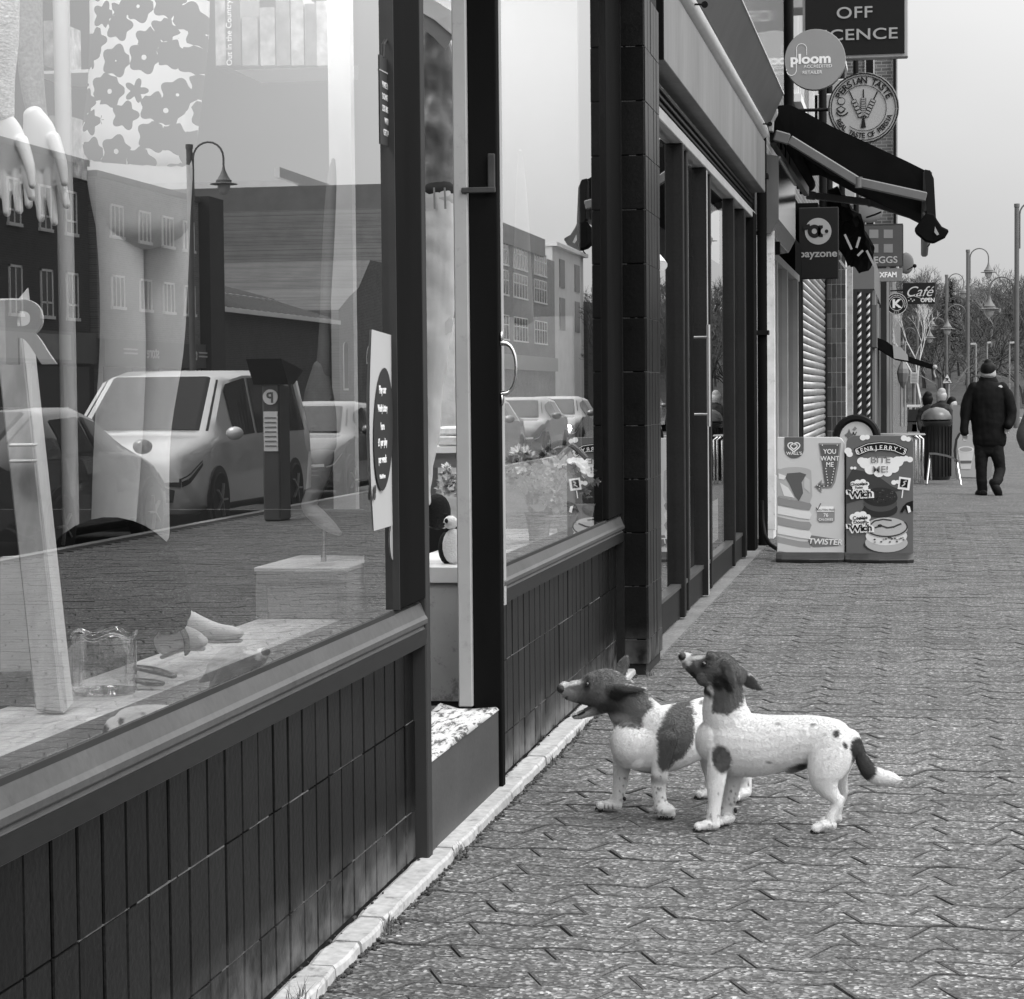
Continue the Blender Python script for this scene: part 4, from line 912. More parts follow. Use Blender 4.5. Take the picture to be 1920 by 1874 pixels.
# ---------------- ice cream boards
def board(x0, x1, y0, y1, Y, face, name, label, rc=(0, 14)):
    t = thing('pavement_board', label, 'pavement sign', (atY((x0+x1)/2, y1, Y).x, Y, 0))
    pts = []
    def corner(cx, cy, r, a0, a1):
        if r == 0: return [(cx, cy)]
        return [(cx+r*cos(radians(a0+(a1-a0)*i/6)), cy-r*sin(radians(a0+(a1-a0)*i/6))) for i in range(7)]
    pts += [(x0, y1-16), (x0, y0+rc[0])] if rc[0] == 0 else [(x0, y1-16)]+corner(x0+rc[0], y0+rc[0], rc[0], 180, 90)
    pts += corner(x1-rc[1], y0+rc[1], rc[1], 90, 0) if rc[1] else [(x1, y0)]
    pts += [(x1, y1-16)]
    b = B(); b.prism([atY(x, y, Y) for x, y in pts], (0, .05, 0)); b.build('board_panel', face, t, bevel=.003)
    a, c = atY(x0-1, y1, Y), atY(x1+1, y1-17, Y)
    rings = [[(x, Y+.025+dy*w_, z) for x, dy in ((a.x, -1), (a.x+.05, -1.25), ((a.x+c.x)/2, -1.5), (c.x-.05, -1.25), (c.x, -1), (c.x, 1), ((a.x+c.x)/2, 1.5), (a.x, 1))] for z, w_ in ((0, .13), (.03, .14), (c.z-.02, .09), (c.z, .05))]
    b = B(); b.loft(rings); b.build('weighted_base', mat('board_base', .025, .45, .3, 6), t, bevel=.004)
    return t
t = board(1457, 1583, 820, 1053, 18.42, mat('board_pale', .50, .45, .05, 2), 'a', 'pale ice cream pavement board with twisted lolly, reading you want me', (0, 14))
Y0 = 18.42; DK = G(.10); MD = G(.22); LT = G(.75)
b = B(); b.box(atY(1457, 0, Y0).x, atY(1583, 0, Y0).x, 0, 0, 0, 0)
poly('pennant', [(1471, 820), (1507, 820), (1507, 846)]+circ(1489, 843, 18, 17, 12, 0, -180), Y0, DK, t, 1)
for r in (9.5, 5.2):
    pts = [(1488.5+(16*sin(a)**3)*r/13.5, 838-(13*cos(a)-5*cos(2*a)-2*cos(3*a)-cos(4*a))*r/15) for a in [2*pi*i/26 for i in range(26)]]
    line('heart_logo', pts, 2.2, Y0, LT, t, 2, closed=True)
txt('lettering', "WALL'S", 1489, 853, 5.6, Y0, LT, t, 2, bold=.02, sx=1.1)
poly('sign_arrow', [(1535, 831), (1577, 831), (1572, 875), (1566, 905), (1560, 915), (1551, 916), (1541, 916), (1540, 925), (1527, 913), (1541, 900), (1541, 907), (1546, 906)], Y0, MD, t, 1)
poly('sign_arrow', [(1537, 834), (1574, 834), (1569, 873), (1563, 903), (1558, 912), (1551, 913), (1539, 913), (1538, 920), (1530, 913), (1538.5, 905), (1539, 910), (1548, 909)], Y0, DK, t, 2)
for s_, y in (('YOU', 851), ('WANT', 864), ('ME', 875.5)): txt('lettering', s_, 1556, y, 8.6, Y0, LT, t, 3, bold=.015, sx=.92)
for i in range(6):
    for x in (1548.5+i*.8, 1564-i*1.0): poly('bulb', circ(x, 879+i*5.3, 1.1, 1.1, 8), Y0, LT, t, 3)
for x, y in ((1542, 835), (1570, 835), (1552, 911), (1545, 912), (1537, 912), (1533, 910), (1536, 917)): poly('bulb', circ(x, y, 1.1, 1.1, 8), Y0, LT, t, 3)
sw = [(1458, 878), (1475, 877), (1500, 880), (1519, 885), (1521, 895), (1522, 930), (1520, 945), (1508, 950), (1500, 946)]
poly('ice_lolly', [(1458, 879)]+circ(1490, 884, 31, 8, 10, 150, 5)+[(1522, 900), (1523, 930), (1518, 944), (1458, 930)], Y0, G(.36), t, 1)
poly('fruit_pieces', [(1476, 888), (1500, 886), (1512, 890), (1503, 905), (1506, 925), (1498, 940), (1490, 930), (1480, 908), (1473, 896)], Y0, G(.10), t, 2)
poly('fruit_pieces', [(1460, 888), (1474, 893), (1470, 900), (1460, 898)], Y0, G(.65), t, 2); poly('fruit_pieces', [(1462, 905), (1478, 915), (1490, 934), (1470, 930)], Y0, G(.6), t, 2); poly('fruit_pieces', [(1508, 893), (1518, 900), (1519, 925), (1508, 915)], Y0, G(.45), t, 2)
for k, (y, v) in enumerate(((932, .22), (949, .62), (969, .26), (986, .62), (1006, .27), (1018, .5))):
    poly('swirl_band', [(1458, y), (1480, y+5), (1500, y+9), (1518, y+10), (1522, y+16), (1518, y+25), (1500, y+23), (1480, y+19), (1458, y+15)], Y0, G(v), t, 1+(k % 2)*.5)
poly('calorie_badge', [(1533, 951), (1563, 951), (1565, 955), (1565, 976), (1560, 980), (1537, 980), (1532, 975)], Y0, MD, t, 1); poly('calorie_badge', [(1533, 950), (1563, 950), (1564, 960), (1532, 960)], Y0, LT, t, 2)
txt('lettering', 'GLUTEN FREE', 1548.5, 958, 3.6, Y0, MD, t, 3, bold=.03); txt('lettering', '76', 1548.5, 969, 6.5, Y0, LT, t, 3, bold=.02); txt('lettering', 'CALORIES', 1548.5, 976.5, 4.2, Y0, LT, t, 3, bold=.02)
line('tick', [(1530, 952), (1533, 956), (1539, 944)], 1.4, Y0, G(.05), t, 3)
poly('logo_backing', [(1515, 1015), (1521, 1004), (1535, 1006), (1575, 1012), (1575, 1020), (1572, 1024), (1525, 1026), (1519, 1022)], Y0, G(.15), t, 1)
txt('lettering', 'TWISTER', 1547, 1021, 10.5, Y0, G(.7), t, 3, bold=.03, sx=1.05, shear=.15, rot=-2)
t = board(1586.5, 1712.5, 817, 1055, 18.40, mat('board_dark', .105, .45, .08, 2), 'b', "dark ice cream pavement board reading Ben & Jerry's bite me over two cookie sandwiches", (16, 16)); Y0 = 18.40
def cloud(pts, name='cloud', m=None, layer=1):
    for x, y, r in pts: poly(name, circ(x, y, r, r*.9, 14), Y0, m or LT, t, layer); layer += .015
cloud([(1622, 869, 11), (1636, 870, 14), (1652, 872, 15), (1668, 870, 14), (1683, 866, 11), (1632, 880, 11), (1648, 886, 10), (1664, 886, 9), (1676, 878, 10), (1615, 865, 8), (1690, 862, 7)])
cloud([(1618, 817+4, 6), (1626, 820, 5), (1695, 822, 6), (1703, 824, 5), (1590, 846, 7), (1593, 852, 6), (1698, 860, 6), (1706, 862, 6), (1597, 878, 3), (1603, 878, 3), (1676, 905, 5), (1683, 904, 4)], 'small_cloud')
poly('hill', [(1587, 945), (1587, 900), (1598, 880), (1620, 884), (1645, 892), (1672, 912), (1690, 920), (1640, 930)], Y0, G(.05), t, .5)
poly('name_banner', [(1601, 842), (1625, 831), (1652, 828), (1678, 831), (1703, 842), (1696, 856), (1675, 847), (1652, 845), (1628, 847), (1609, 856)], Y0, G(.01), t, 2.6)
line('banner_outline', [(1604, 843), (1626, 833), (1652, 830), (1678, 833), (1700, 843), (1695, 853), (1675, 845), (1652, 843), (1628, 845), (1609, 853)], 1.0, Y0, LT, t, 3.2, closed=True)
c = atY(1652, 965, Y0-.009); s = (c-CAM_P).dot(_F)/FPX
arc_text('lettering', "BEN&JERRY'S", LT, t, c, X_, Z_, 121.5*s, 8.3*s*1.42, radians(112.5), radians(67.5), bold=.10*s)
txt('lettering', 'BITE', 1651, 868, 12, Y0, G(.20), t, 4, bold=.012, sx=1.15); txt('lettering', 'ME!', 1651, 886, 12, Y0, G(.20), t, 4, bold=.012, sx=1.15)
def cookie(cx, cy, rx, ry, th, top, mid, name):
    poly('cookie_shadow', circ(cx-2, cy+th+10, rx*1.03, ry*.8, 24), Y0, G(.04), t, 1)
    for k in range(3): poly(name, circ(cx, cy+th*(2-k)/2+6, rx-(k == 1)*1, ry, 26), Y0, [top, mid, top][k], t, 1.5+k*.4)
    poly(name, circ(cx, cy+2, rx*.97, ry*.97, 26), Y0, top, t, 2.9)
cookie(1651, 928, 32, 16, 20, G(.03), G(.07), 'chocolate_cookie'); cookie(1662, 986, 40, 18, 26, G(.42), G(.62), 'pale_cookie')
for i in range(60):
    a = random.uniform(0, 2*pi); r = random.random()**.5; poly('crumb', circ(1651+29*r*cos(a), 930+13*r*sin(a), random.uniform(.8, 2), random.uniform(.5, 1.4), 6), Y0, G(random.choice((.09, .015, .05))), t, 3.4)
line('icing_swirl', [(1632, 984), (1640, 977), (1656, 974), (1672, 976)], 2.5, Y0, G(.04), t, 3.6); line('icing_swirl', [(1640, 990), (1652, 986), (1664, 990), (1676, 988), (1690, 982)], 3, Y0, G(.06), t, 3.6); poly('icing_swirl', circ(1650, 986, 4.5, 3, 10), Y0, G(.03), t, 3.8)
line('cookie_edge', circ(1662, 988, 39, 18, 24, 150, 390), 2.4, Y0, G(.05), t, 3.5)
for i in range(16): poly('crumb', circ(random.uniform(1630, 1695), random.uniform(1008, 1018), 2.2, 1.4, 7), Y0, G(random.choice((.1, .3, .05))), t, 3.6)
cloud([(1600, 908, 6), (1608, 905, 6), (1618, 904, 6), (1625, 908, 5), (1604, 915, 6), (1614, 917, 8), (1622, 915, 6)], 'caption_cloud', LT, 3.2)
for s_, y, h_ in (('Chocolate', 910, 5.4), ('Fudge', 916, 4.2), ('Brownie', 921.5, 4)): txt('lettering', s_, 1611, y, h_, Y0, G(.02), t, 5, bold=.03, rot=4)
cloud([(1600, 970, 7), (1608, 966, 7), (1618, 965, 7), (1627, 970, 6), (1605, 980, 8), (1616, 982, 9), (1625, 979, 6)], 'caption_cloud', LT, 3.2)
for s_, y, h_ in (('Cookie', 974, 6.5), ('Dough', 982, 6.5)): txt('lettering', s_, 1613, y, h_, Y0, G(.02), t, 5, bold=.03, rot=4)
for y in (932, 996):
    txt('lettering_outline', "'Wich", 1613, y+1, 13.2, Y0, LT, t, 5.2, bold=.16, sx=1.1, rot=3); txt('lettering', "'Wich", 1613, y, 11.8, Y0, G(.012), t, 6.2, bold=.04, sx=1.12, rot=3)
poly('fair_trade_mark', [(1686, 894), (1708, 897), (1705, 920), (1683, 917)], Y0, LT, t, 2); poly('fair_trade_mark', [(1689, 898), (1703, 900), (1701, 915), (1687, 913)], Y0, G(.01), t, 3); line('fair_trade_mark', [(1700, 902), (1694, 904), (1697, 908), (1691, 912)], 2.2, Y0, G(.5), t, 4)
line('mark_stake', [(1693, 919), (1691, 934)], 2, Y0, LT, t, 2)
poly('cow', [(1688, 960), (1693, 950), (1700, 943), (1712, 939), (1712, 960), (1706, 955), (1702, 962), (1697, 954), (1692, 962)], Y0, G(.01), t, 2); poly('cow', [(1700, 948), (1706, 950), (1708, 960), (1703, 962)], Y0, LT, t, 3)
rd = thing('round_board', 'dark rimmed round ice cream board standing behind the two rectangular boards', 'pavement sign', (atY(1608, 900, 19.6).x, 19.6, 0))
c = atY(1606, 822, 19.6); s = (c-CAM_P).dot(_F)/FPX
b = B(); b.lathe([(31*s, -.01), (36*s, -.035), (42*s, -.03), (45*s, 0), (42*s, .04), (31*s, .03)], c, 36, 'y'); b.build('round_rim', M_DARK, rd, smooth=True)
b = B(); b.lathe([(.001, -.012), (31*s, -.012), (31*s, .01)], c, 30, 'y'); b.build('round_face', G(.5), rd)
b = B(); b.box(c.x-.15, c.x+.15, 19.57, 19.63, 0, c.z-.17); b.box(c.x-.25, c.x+.25, 19.45, 19.75, 0, .06); b.build('stand', M_DARK, rd)
poly('drawing', [(1583, 816), (1589, 812), (1592, 804), (1595, 812), (1602, 817), (1595, 820), (1592, 828), (1588, 820)], 19.588, G(.12), rd, 1); poly('drawing', [(1598, 806), (1603, 800), (1607, 804), (1602, 808)], 19.588, G(.2), rd, 1); line('drawing', [(1598, 822), (1600, 810), (1603, 818), (1606, 810)], 1.5, 19.588, G(.03), rd, 1)

# ---------------- cafe furniture, bin, far board
def ctube(name, pts, r, m, parent, n=10): b = B(); b.tube(pts, r, n); return b.build(name, m, parent, smooth=True)
tb = thing('cafe_table', 'round steel topped café table with shiny legs behind the dark board', 'table', (1.35, 34, 0))
b = B(); b.lathe([(.001, .70), (.40, .70), (.415, .715), (.40, .735), (.001, .735)], (1.16, 34.2, 0), 30); b.build('table_top', G(.16), tb)
for x, y in ((1.48, 33.9), (1.53, 33.9), (1.42, 34.1), (.9, 34.3), (.95, 34.5)): ctube('leg', [(x, y, 0), (x, y, .66), (x-.06, y, .70)], .018, M_CHROME, tb)
chh = thing('cafe_chair', 'grey café chair with steel legs seen from the side beside the bin', 'chair', (1.8, 33.6, 0))
b = B(); b.grid([[atY(x, y, yy) for x, y in ((1742, 851), (1755, 851), (1775, 855), (1790, 860), (1797, 866))] for yy in (33.4, 33.8)]); b.build('seat', G(.12), chh, solid=.03)
b = B(); b.grid([[atY(x, y, yy) for x, y in ((1792, 866), (1790, 845), (1793, 825), (1800, 812))] for yy in (33.4, 33.8)]); b.build('backrest', G(.035), chh, solid=.035)
ctube('leg', [atY(1794, 866, 33.5), atY(1802, 910, 33.3)], .018, M_CHROME, chh); ctube('leg', [atY(1792, 866, 33.9), atY(1796, 900, 33.9)], .018, M_CHROME, chh)
ctube('leg', [atY(1744, 853, 33.5), atY(1738, 908, 33.3)], .018, M_CHROME, chh); ctube('leg', [atY(1744, 853, 33.9), atY(1746, 900, 33.9)], .018, M_CHROME, chh)
bn = thing('litter_bin', 'tall dark ribbed litter bin with a domed grey lid', 'bin', (1.78, 35.3, 0))
b = B(); b.lathe([(.20, 0), (.215, .03), (.21, .55), (.215, .83), (.235, .85), (.235, .90), (.19, .92)], (1.74, 35.3, 0), 22); b.build('bin_body', mat('bin_black', .014, .4, .2, 4), bn, smooth=True)
b = B(); b.lathe([(.235, .93), (.225, .99), (.19, 1.05), (.11, 1.10), (.001, 1.12)], (1.74, 35.3, 0), 22); b.build('bin_lid', mat('bin_lid_grey', .09, .3, .2, 4), bn, smooth=True)
for k in range(12): a = pi+pi*k/11; ctube('rib', [(1.74+.222*cos(a), 35.3+.222*sin(a), .05), (1.74+.222*cos(a), 35.3+.222*sin(a), .82)], .008, M_DARK, bn, 5)
for k in range(2): pass
cbx = thing('pavement_board', 'wooden framed pavement board picturing a large coffee cup, behind the walking man', 'pavement sign', (2.05, 35.8, 0)); Y0 = 35.8
b = B(); b.prism([atY(x, y, Y0) for x, y in ((1787, 760), (1800, 760), (1803, 815), (1835, 815), (1835, 905), (1783, 905))], (0, .05, 0)); b.build('board_panel', G(.22), cbx)
poly('board_picture', [(1796, 812), (1834, 818), (1834, 896), (1792, 894)], Y0, G(.4), cbx, 2)
poly('cup', [(1796, 845), (1826, 845), (1820, 880), (1802, 880)], Y0, G(.6), cbx, 5); poly('cup_rim', circ(1811, 843, 15, 6, 20), Y0, G(.7), cbx, 6); poly('cup_froth', circ(1811, 843, 12, 4, 20), Y0, G(.35), cbx, 7); poly('cup_label', [(1800, 864), (1822, 864), (1821, 869), (1801, 869)], Y0, G(.12), cbx, 7)
b = B(); b.prism([atY(x, y, 36) for x, y in ((1848, 838), (1856, 830), (1862, 850), (1858, 900), (1847, 905))], (0, .05, 0)); tagp(b.build('board_panel', G(.25)), 'narrow wooden board edge seen between the walking man legs', 'pavement sign')
b = B(); b.prism([atY(x, y, 44) for x, y in ((1700, 760), (1726, 760), (1726, 764), (1700, 764))], (0, .8, 0)); fo = thing('cafe_table', 'pale topped table beside the far shop fronts', 'table', tuple(atY(1712, 850, 44))); b.build('table_top', G(.6), fo)
for x in (1703, 1714, 1723): ctube('leg', [atY(x, 764, 44.2), atY(x, 832, 44.2)], .02, G(.3), fo)
for i, (x, y, r, v) in enumerate(((1713, 780, 12, .03), (1710, 800, 10, .05), (1718, 805, 9, .25))):
    b = B(); b.prism([atY(x-r, y+r, 42), atY(x+r, y+r, 42), atY(x+r*.8, y-r, 42), atY(x-r*.8, y-r, 42)], (0, .06, 0)); tagp(b.build('chair_back', G(v)), ['dark chair back by the far pale table', 'second dark chair back lower by the far pale table', 'grey chair back nearest the bin'][i], 'chair')
# notices and traffic signs
nb = thing('notice_board', 'white rectangular notice fixed on a pole above the café tables', 'notice', tuple(atY(1714, 728, 60)))
poly('notice_panel', [(1707, 698), (1722, 699), (1722, 719), (1707, 719)], 60, G(.55), nb, 1, th=.03)
for k in range(6): line('text_line', [(1709, 702+k*2.8), (1720, 702+k*2.8)], .7, 59.96, G(.12), nb, 1)
ctube('pole', [atY(1714, 719, 60.1), atY(1714, 800, 60.1)], .05, G(.2), nb)
tr = thing('warning_sign', 'white triangular slippery road warning sign on a thin post', 'traffic sign', tuple(atY(1776, 780, 60)))
poly('sign_border', [(1776, 698), (1787, 720), (1765, 720)], 60, G(.10), tr, 1, th=.02); poly('sign_plate', [(1776, 702), (1784.5, 718.5), (1767.5, 718.5)], 60, G(.7), tr, 12)
poly('car_symbol', [(1772, 709), (1779, 710), (1778, 713), (1773, 712)], 60, G(.01), tr, 15); line('skid_mark', [(1771, 715), (1776, 714), (1782, 717)], 1.2, 60, G(.01), tr, 15)
ctube('pole', [atY(1778, 720, 60.1), atY(1778, 800, 60.1)], .04, G(.25), tr)

# ---------------- street lamps with swan necks (posts on the near kerb; twin arms)
M_LAMP = mat('lamp_post_grey', .12, .5, .15, 3); M_BULB = mat('lamp_glass', .5, .2, .05, 3)
def swan(parent, base, d, zt, R=.42, drop=.75, m=None):
    m = m or M_LAMP; pts = [base+Vector((0, 0, -1.2)), base]
    c = base+d*R
    for k in range(1, 11): a = pi-pi*k/10; pts.append(c+d*(R*cos(a))+Z_*(R*sin(a)))
    pts.append(pts[-1]-Z_*(.35)); b = B(); b.tube(pts, .028, 8); b.build('swan_neck', m, parent, smooth=True)
    e = pts[-1]; b = B(); b.lathe([(.03, .12), (.05, .02), (.09, -.08), (.17, -.22), (.21, -.25), (.21, -.31), (.36, -.345), (.36, -.36), (.18, -.365)], e, 18); b.build('lamp_hood', m, parent, smooth=True)
    b = B(); b.lathe([(.17, -.37), (.17, -.45), (.13, -.56), (.06, -.63), (.001, -.64)], e, 14); b.build('lamp_glass', M_BULB, parent, smooth=True)
def lamp(x, y, H, low, label, arm=1, dirx=1):
    t = thing('street_lamp', label, 'street lamp', (x, y, 0), 'swan necked street lamps along the street')
    b = B(); b.tube([(x, y, -.15), (x, y, 1.1)], .11, 12); b.tube([(x, y, 1.1), (x, y, H)], .085, 12); b.tube([(x, y, H), (x, y, H+.12)], .10, 12); b.build('pole', M_LAMP, t, smooth=True)
    swan(t, Vector((x+dirx*.10, y, H-.25)), Vector((dirx, 0, 0)), H)
    if low: swan(t, Vector((x-dirx*.10, y, low)), Vector((-dirx, 0, 0)), low)
    return t
lamp(4.95, 81, 7.75, 4.9, 'nearest swan necked street lamp, with a low pavement arm, at the right edge')
lamp(3.86, 107, 7.75, 4.9, 'swan necked street lamp left of the nearest one, rising behind the walking man')
lamp(3.2, 130, 7.75, 5.0, 'third swan necked street lamp, standing by the triangular warning sign')
lamp(1.6, 150, 6.5, 5.0, 'farthest swan necked street lamp, behind the café sign')
for k, (x0, y0, x1, y1) in enumerate(((1830, 645, 1820, 646), (1851, 643, 1858, 643), (1893, 643, 1905, 643))):
    t = thing('street_lamp', ['thin plain column lamp left of the walking man head', 'thin plain column lamp right above the walking man cap', 'thin plain column lamp nearest the right edge'][k], 'street lamp', tuple(atY(x0, 735, 150)), 'plain column lamps in the distance')
    ctube('pole', [atY(x0, 735, 150), atY(x0, y0, 150)], .05, G(.3), t); b = B(); b.bar(atY(x0, y0, 150), atY(x1, y1-1, 150), .25, .12); b.build('lamp_head', G(.5), t)

# ---------------- wooded hillside and trees
hill = B()
rows = []
for i in range(14):
    y = 175+i*22; rows.append([(x, y, -.1+ (8.5+1.5*sin(x*.031+1)+.8*sin(x*.09)) * (1-cos(pi*min(1, i/7)))/2*1.0+i*.25) for x in range(-260, 400, 20)])
hill.grid(rows); hl = structure(hill.build('hillside', mat('leaf_litter', .028, .95, .5, .3, fine=.5, fs=2), smooth=True, fix=False))
def branches(b, p, d, L, r, depth, rnd, minr=.006, spread=.55, seg=3, upb=.12):
    q = p
    for s_ in range(2):
        d2 = (d+Vector((rnd.gauss(0, .09), rnd.gauss(0, .09), rnd.gauss(0, .05)+upb*.3))).normalized(); e = q+d2*(L/2)
        r1 = r*(.82 if s_ == 0 else .66); b.tube([q, e], [r if s_ == 0 else r*.82, r1], seg, cap=False); q = e; d = d2
    if depth == 0: return
    for k in range(rnd.choice((2, 3, 3))):
        ax = d.orthogonal().normalized(); ax.rotate(Matrix.Rotation(rnd.uniform(0, 2*pi), 3, d)); nd = (d*1.0+ax*rnd.uniform(.35, spread*1.7)+Z_*upb).normalized()
        branches(b, q, nd, L*rnd.uniform(.62, .84), max(r*.60, minr), depth-1, rnd, minr, spread, seg, upb)
def tree_mesh(seed, H, depth=6, r=.22, minr=.012, spread=.55, upb=.12):
    rnd = random.Random(seed); b = B(); branches(b, Vector((0, 0, 0)), Z_.copy(), H*.26, r, depth, rnd, minr, spread, 3, upb); return b
M_BARK = mat('bark_grey', .14, .9, .3, 3); M_TWIG = mat('twigs', .065, .9, .5, .25); M_BIRCH = mat('birch_bark', .45, .8, .3, 3)
protos = [tree_mesh(s_, 12, 6, .22, .022, .6).mesh('tree', fix=False) for s_ in (1, 2, 3, 4)]
for me_ in protos: me_.materials.append(M_TWIG)
# one mass of far wood
wm = bmesh.new(); rnd = random.Random(4)
wv, wf = [], []
base = [np.array([tuple(v.co) for v in me_.vertices]) for me_ in protos]; bfc = [[tuple(f.vertices) for f in me_.polygons] for me_ in protos]
wm.free(); cnt = 0
for i in range(260):
    x = rnd.uniform(-6, 34); y = rnd.uniform(178, 300); k = rnd.randrange(4); s_ = rnd.uniform(.5, .95); a = rnd.uniform(0, 2*pi)
    z = (8.5)*(1-cos(pi*min(1, (y-175)/154)))/2
    hgt = s_*12
    if z+hgt > 16.5+y*.01: continue
    P = base[k]*s_; R_ = np.array([[cos(a), -sin(a), 0], [sin(a), cos(a), 0], [0, 0, 1]]); P = P@R_.T+np.array([x, y, z-.3]); o_ = len(wv); wv += P.tolist(); wf += [tuple(v+o_ for v in f) for f in bfc[k]]
me_ = bpy.data.meshes.new('woodland'); me_.from_pydata(wv, [], wf); me_.materials.append(M_TWIG); wo_ = link_mesh('woodland', me_); tagp(wo_, 'grey bare winter woodland covering the hillside at the end of the street', 'woodland', kind='stuff')
def single(px, base_y, top_y, Y, me_, m, label, name='bare_tree', H0=12.0, wide=1.0):
    p = atY(px, base_y, Y); q = atY(px, top_y, Y); s_ = (q.z-p.z)/H0
    t = thing(name, label, 'tree', (p.x, Y, p.z)); o = link_mesh('crown', me_, None, t); o.scale = (s_*wide, s_*wide, s_); o.rotation_euler = (0, 0, px*.1)
    b = B(); b.tube([(p.x, Y, p.z-.5), (p.x, Y, p.z+(q.z-p.z)*.2)], [.26*s_, .2*s_], 7); b.build('trunk', m, t); return t
t1 = tree_mesh(11, 12, 7, .24, .018, .5).mesh('crown', fix=False); t1.materials.append(M_BARK)
hh = max(v.co.z for v in t1.vertices)
single(1857, 640, 528, 190, t1, M_BARK, 'round crowned bare tree rising above the wood right of the lamps', H0=hh, wide=1.25)
single(1722, 600, 512, 185, t1, M_BARK, 'bare tree top showing above the café sign', H0=hh, wide=1.1)
t2 = tree_mesh(23, 12, 6, .18, .012, .35, .2).mesh('crown', fix=False); t2.materials.append(M_BIRCH); h2 = max(v.co.z for v in t2.vertices)
single(1733, 790, 560, 95, t2, M_BIRCH, 'slender pale birch with upswept branches below the café sign', 'birch_tree', H0=h2, wide=.9)
t3 = tree_mesh(31, 12, 6, .16, .012, .6, -.02).mesh('crown', fix=False); t3.materials.append(M_BARK); h3 = max(v.co.z for v in t3.vertices)
single(1765, 800, 640, 100, t3, M_BARK, 'low arching bare tree behind the warning sign', H0=h3, wide=1.2)
ft = thing('fir_tree', 'pointed dark fir standing in the wood behind the third lamp', 'tree', tuple(atY(1778, 640, 188)))
b = B(); p = atY(1779, 640, 188); rnd = random.Random(2); H_ = 5.2
for i in range(900):
    f = rnd.random(); z = f*H_; r_ = (1-f)*1.5+.08; a = rnd.uniform(0, 2*pi); rr = r_*rnd.uniform(.3, 1); c = p+Vector((rr*cos(a), rr*sin(a), z-.2*rr)); s_ = .16
    b.add([c, c+Vector((s_*cos(a+.6), s_*sin(a+.6), -.12)), c+Vector((s_*1.6*cos(a), s_*1.6*sin(a), -.16)), c+Vector((s_*cos(a-.6), s_*sin(a-.6), -.1))], [(0, 1, 2, 3)])
b.build('needles', mat('fir_needles', .04, .9, .4, 3), ft, fix=False); b = B(); b.tube([p-Z_*1, p+Z_*H_], [.16, .02], 6); b.build('trunk', M_BARK, ft)

# ---------------- people
M_JKT = mat('black_jacket', .006, .75, .35, 9, bump=.8, bs=14, spec=.12); M_TRS = mat('dark_trousers', .012, .85, .3, 9, bump=.8, bs=12, spec=.1); M_SKIN = mat('skin_grey', .35, .5, .1, 20); M_HAIRG = mat('grey_hair', .32, .8, .2, 90, bump=1, bs=200)
mn = thing('person', 'man in black jacket, dark trousers and black cap walking away down the pavement', 'person', (2.4, 30.2, 0)); YM = 30.2
def PW_(st, side=Y_, n=16, sub=4): return SW(st, side, n, sub)
body = [
    SW([(1855, 828, YM, 31, 19), (1855, 822, YM, 32, 20), (1854, 808, YM, 31, 19), (1853, 790, YM, 32, 20), (1852, 765, YM, 32, 21), (1852, 742, YM, 33, 21), (1852, 726, YM, 31, 18), (1852, 714, YM, 17, 13)]),
    SW([(1826, 727, YM, 11, 12), (1818, 745, YM, 11.5, 12), (1811, 768, YM-.01, 11, 11.5), (1809, 788, YM-.03, 9, 9.5), (1808, 804, YM-.05, 8.2, 8.5), (1809, 811, YM-.06, 7.8, 7.5)]),
    SW([(1879, 727, YM, 11, 12), (1889, 745, YM, 12, 12), (1895, 768, YM-.01, 11, 11.5), (1895, 786, YM-.05, 9.5, 9), (1890, 798, YM-.10, 8.4, 8.5)]),
]
me_ = organic(body, .010, 2, .009, 7, .8); me_.name = 'jacket'; me_.transform(Matrix.Translation(-world_loc(mn))); link_mesh('jacket', me_, M_JKT, mn, smooth=True)
legs = [
    SW([(1853, 818, YM, 29, 17), (1853, 832, YM, 28, 16), (1853, 842, YM, 25, 15)]),
    SW([(1841, 838, YM, 15, 14), (1840, 862, YM, 12, 12), (1840, 885, YM, 10.5, 10), (1841, 905, YM, 9.8, 9.5), (1842, 920, YM, 9.6, 9)]),
    SW([(1866, 838, YM, 15, 14), (1872, 860, YM-.02, 12, 12), (1875, 880, YM-.0, 10.5, 11), (1871, 898, YM-.12, 9.8, 10), (1866, 906, YM-.22, 9, 9)]),
]
me_ = organic(legs, .009, 2, .006, 9, 1.6); me_.name = 'trousers'; me_.transform(Matrix.Translation(-world_loc(mn))); link_mesh('trousers', me_, M_TRS, mn, smooth=True)
b = SW([(1853, 716, YM, 11, 10), (1853, 704, YM, 12, 12), (1853, 696, YM, 12, 13), (1853, 691, YM, 8, 9)]); b.build('head', M_SKIN, mn, smooth=True)
b = SW([(1853, 710, YM, 12, 11), (1853, 705, YM, 14.6, 15), (1853, 699, YM, 14.2, 15)]); b.build('hair', M_HAIRG, mn, smooth=True)
b = SW([(1852.5, 696.5, YM, 13.8, 16.5), (1852.5, 691, YM, 13.8, 16.5), (1852.5, 685, YM, 12, 14.5), (1852.5, 680, YM, 7, 9)]); b.build('cap', M_DARK, mn, smooth=True)
b = SW([(1853, 718, YM, 20, 14), (1853, 712, YM, 17, 13), (1853, 709, YM, 15, 12)]); b.build('collar', M_JKT, mn, smooth=True)
for sx_ in (-1, 1): b = B().ball(atY(1853+sx_*12.5, 701, YM-.01), (.012, .02, .03), 8, 6); b.build('ear', M_SKIN, mn, smooth=True)
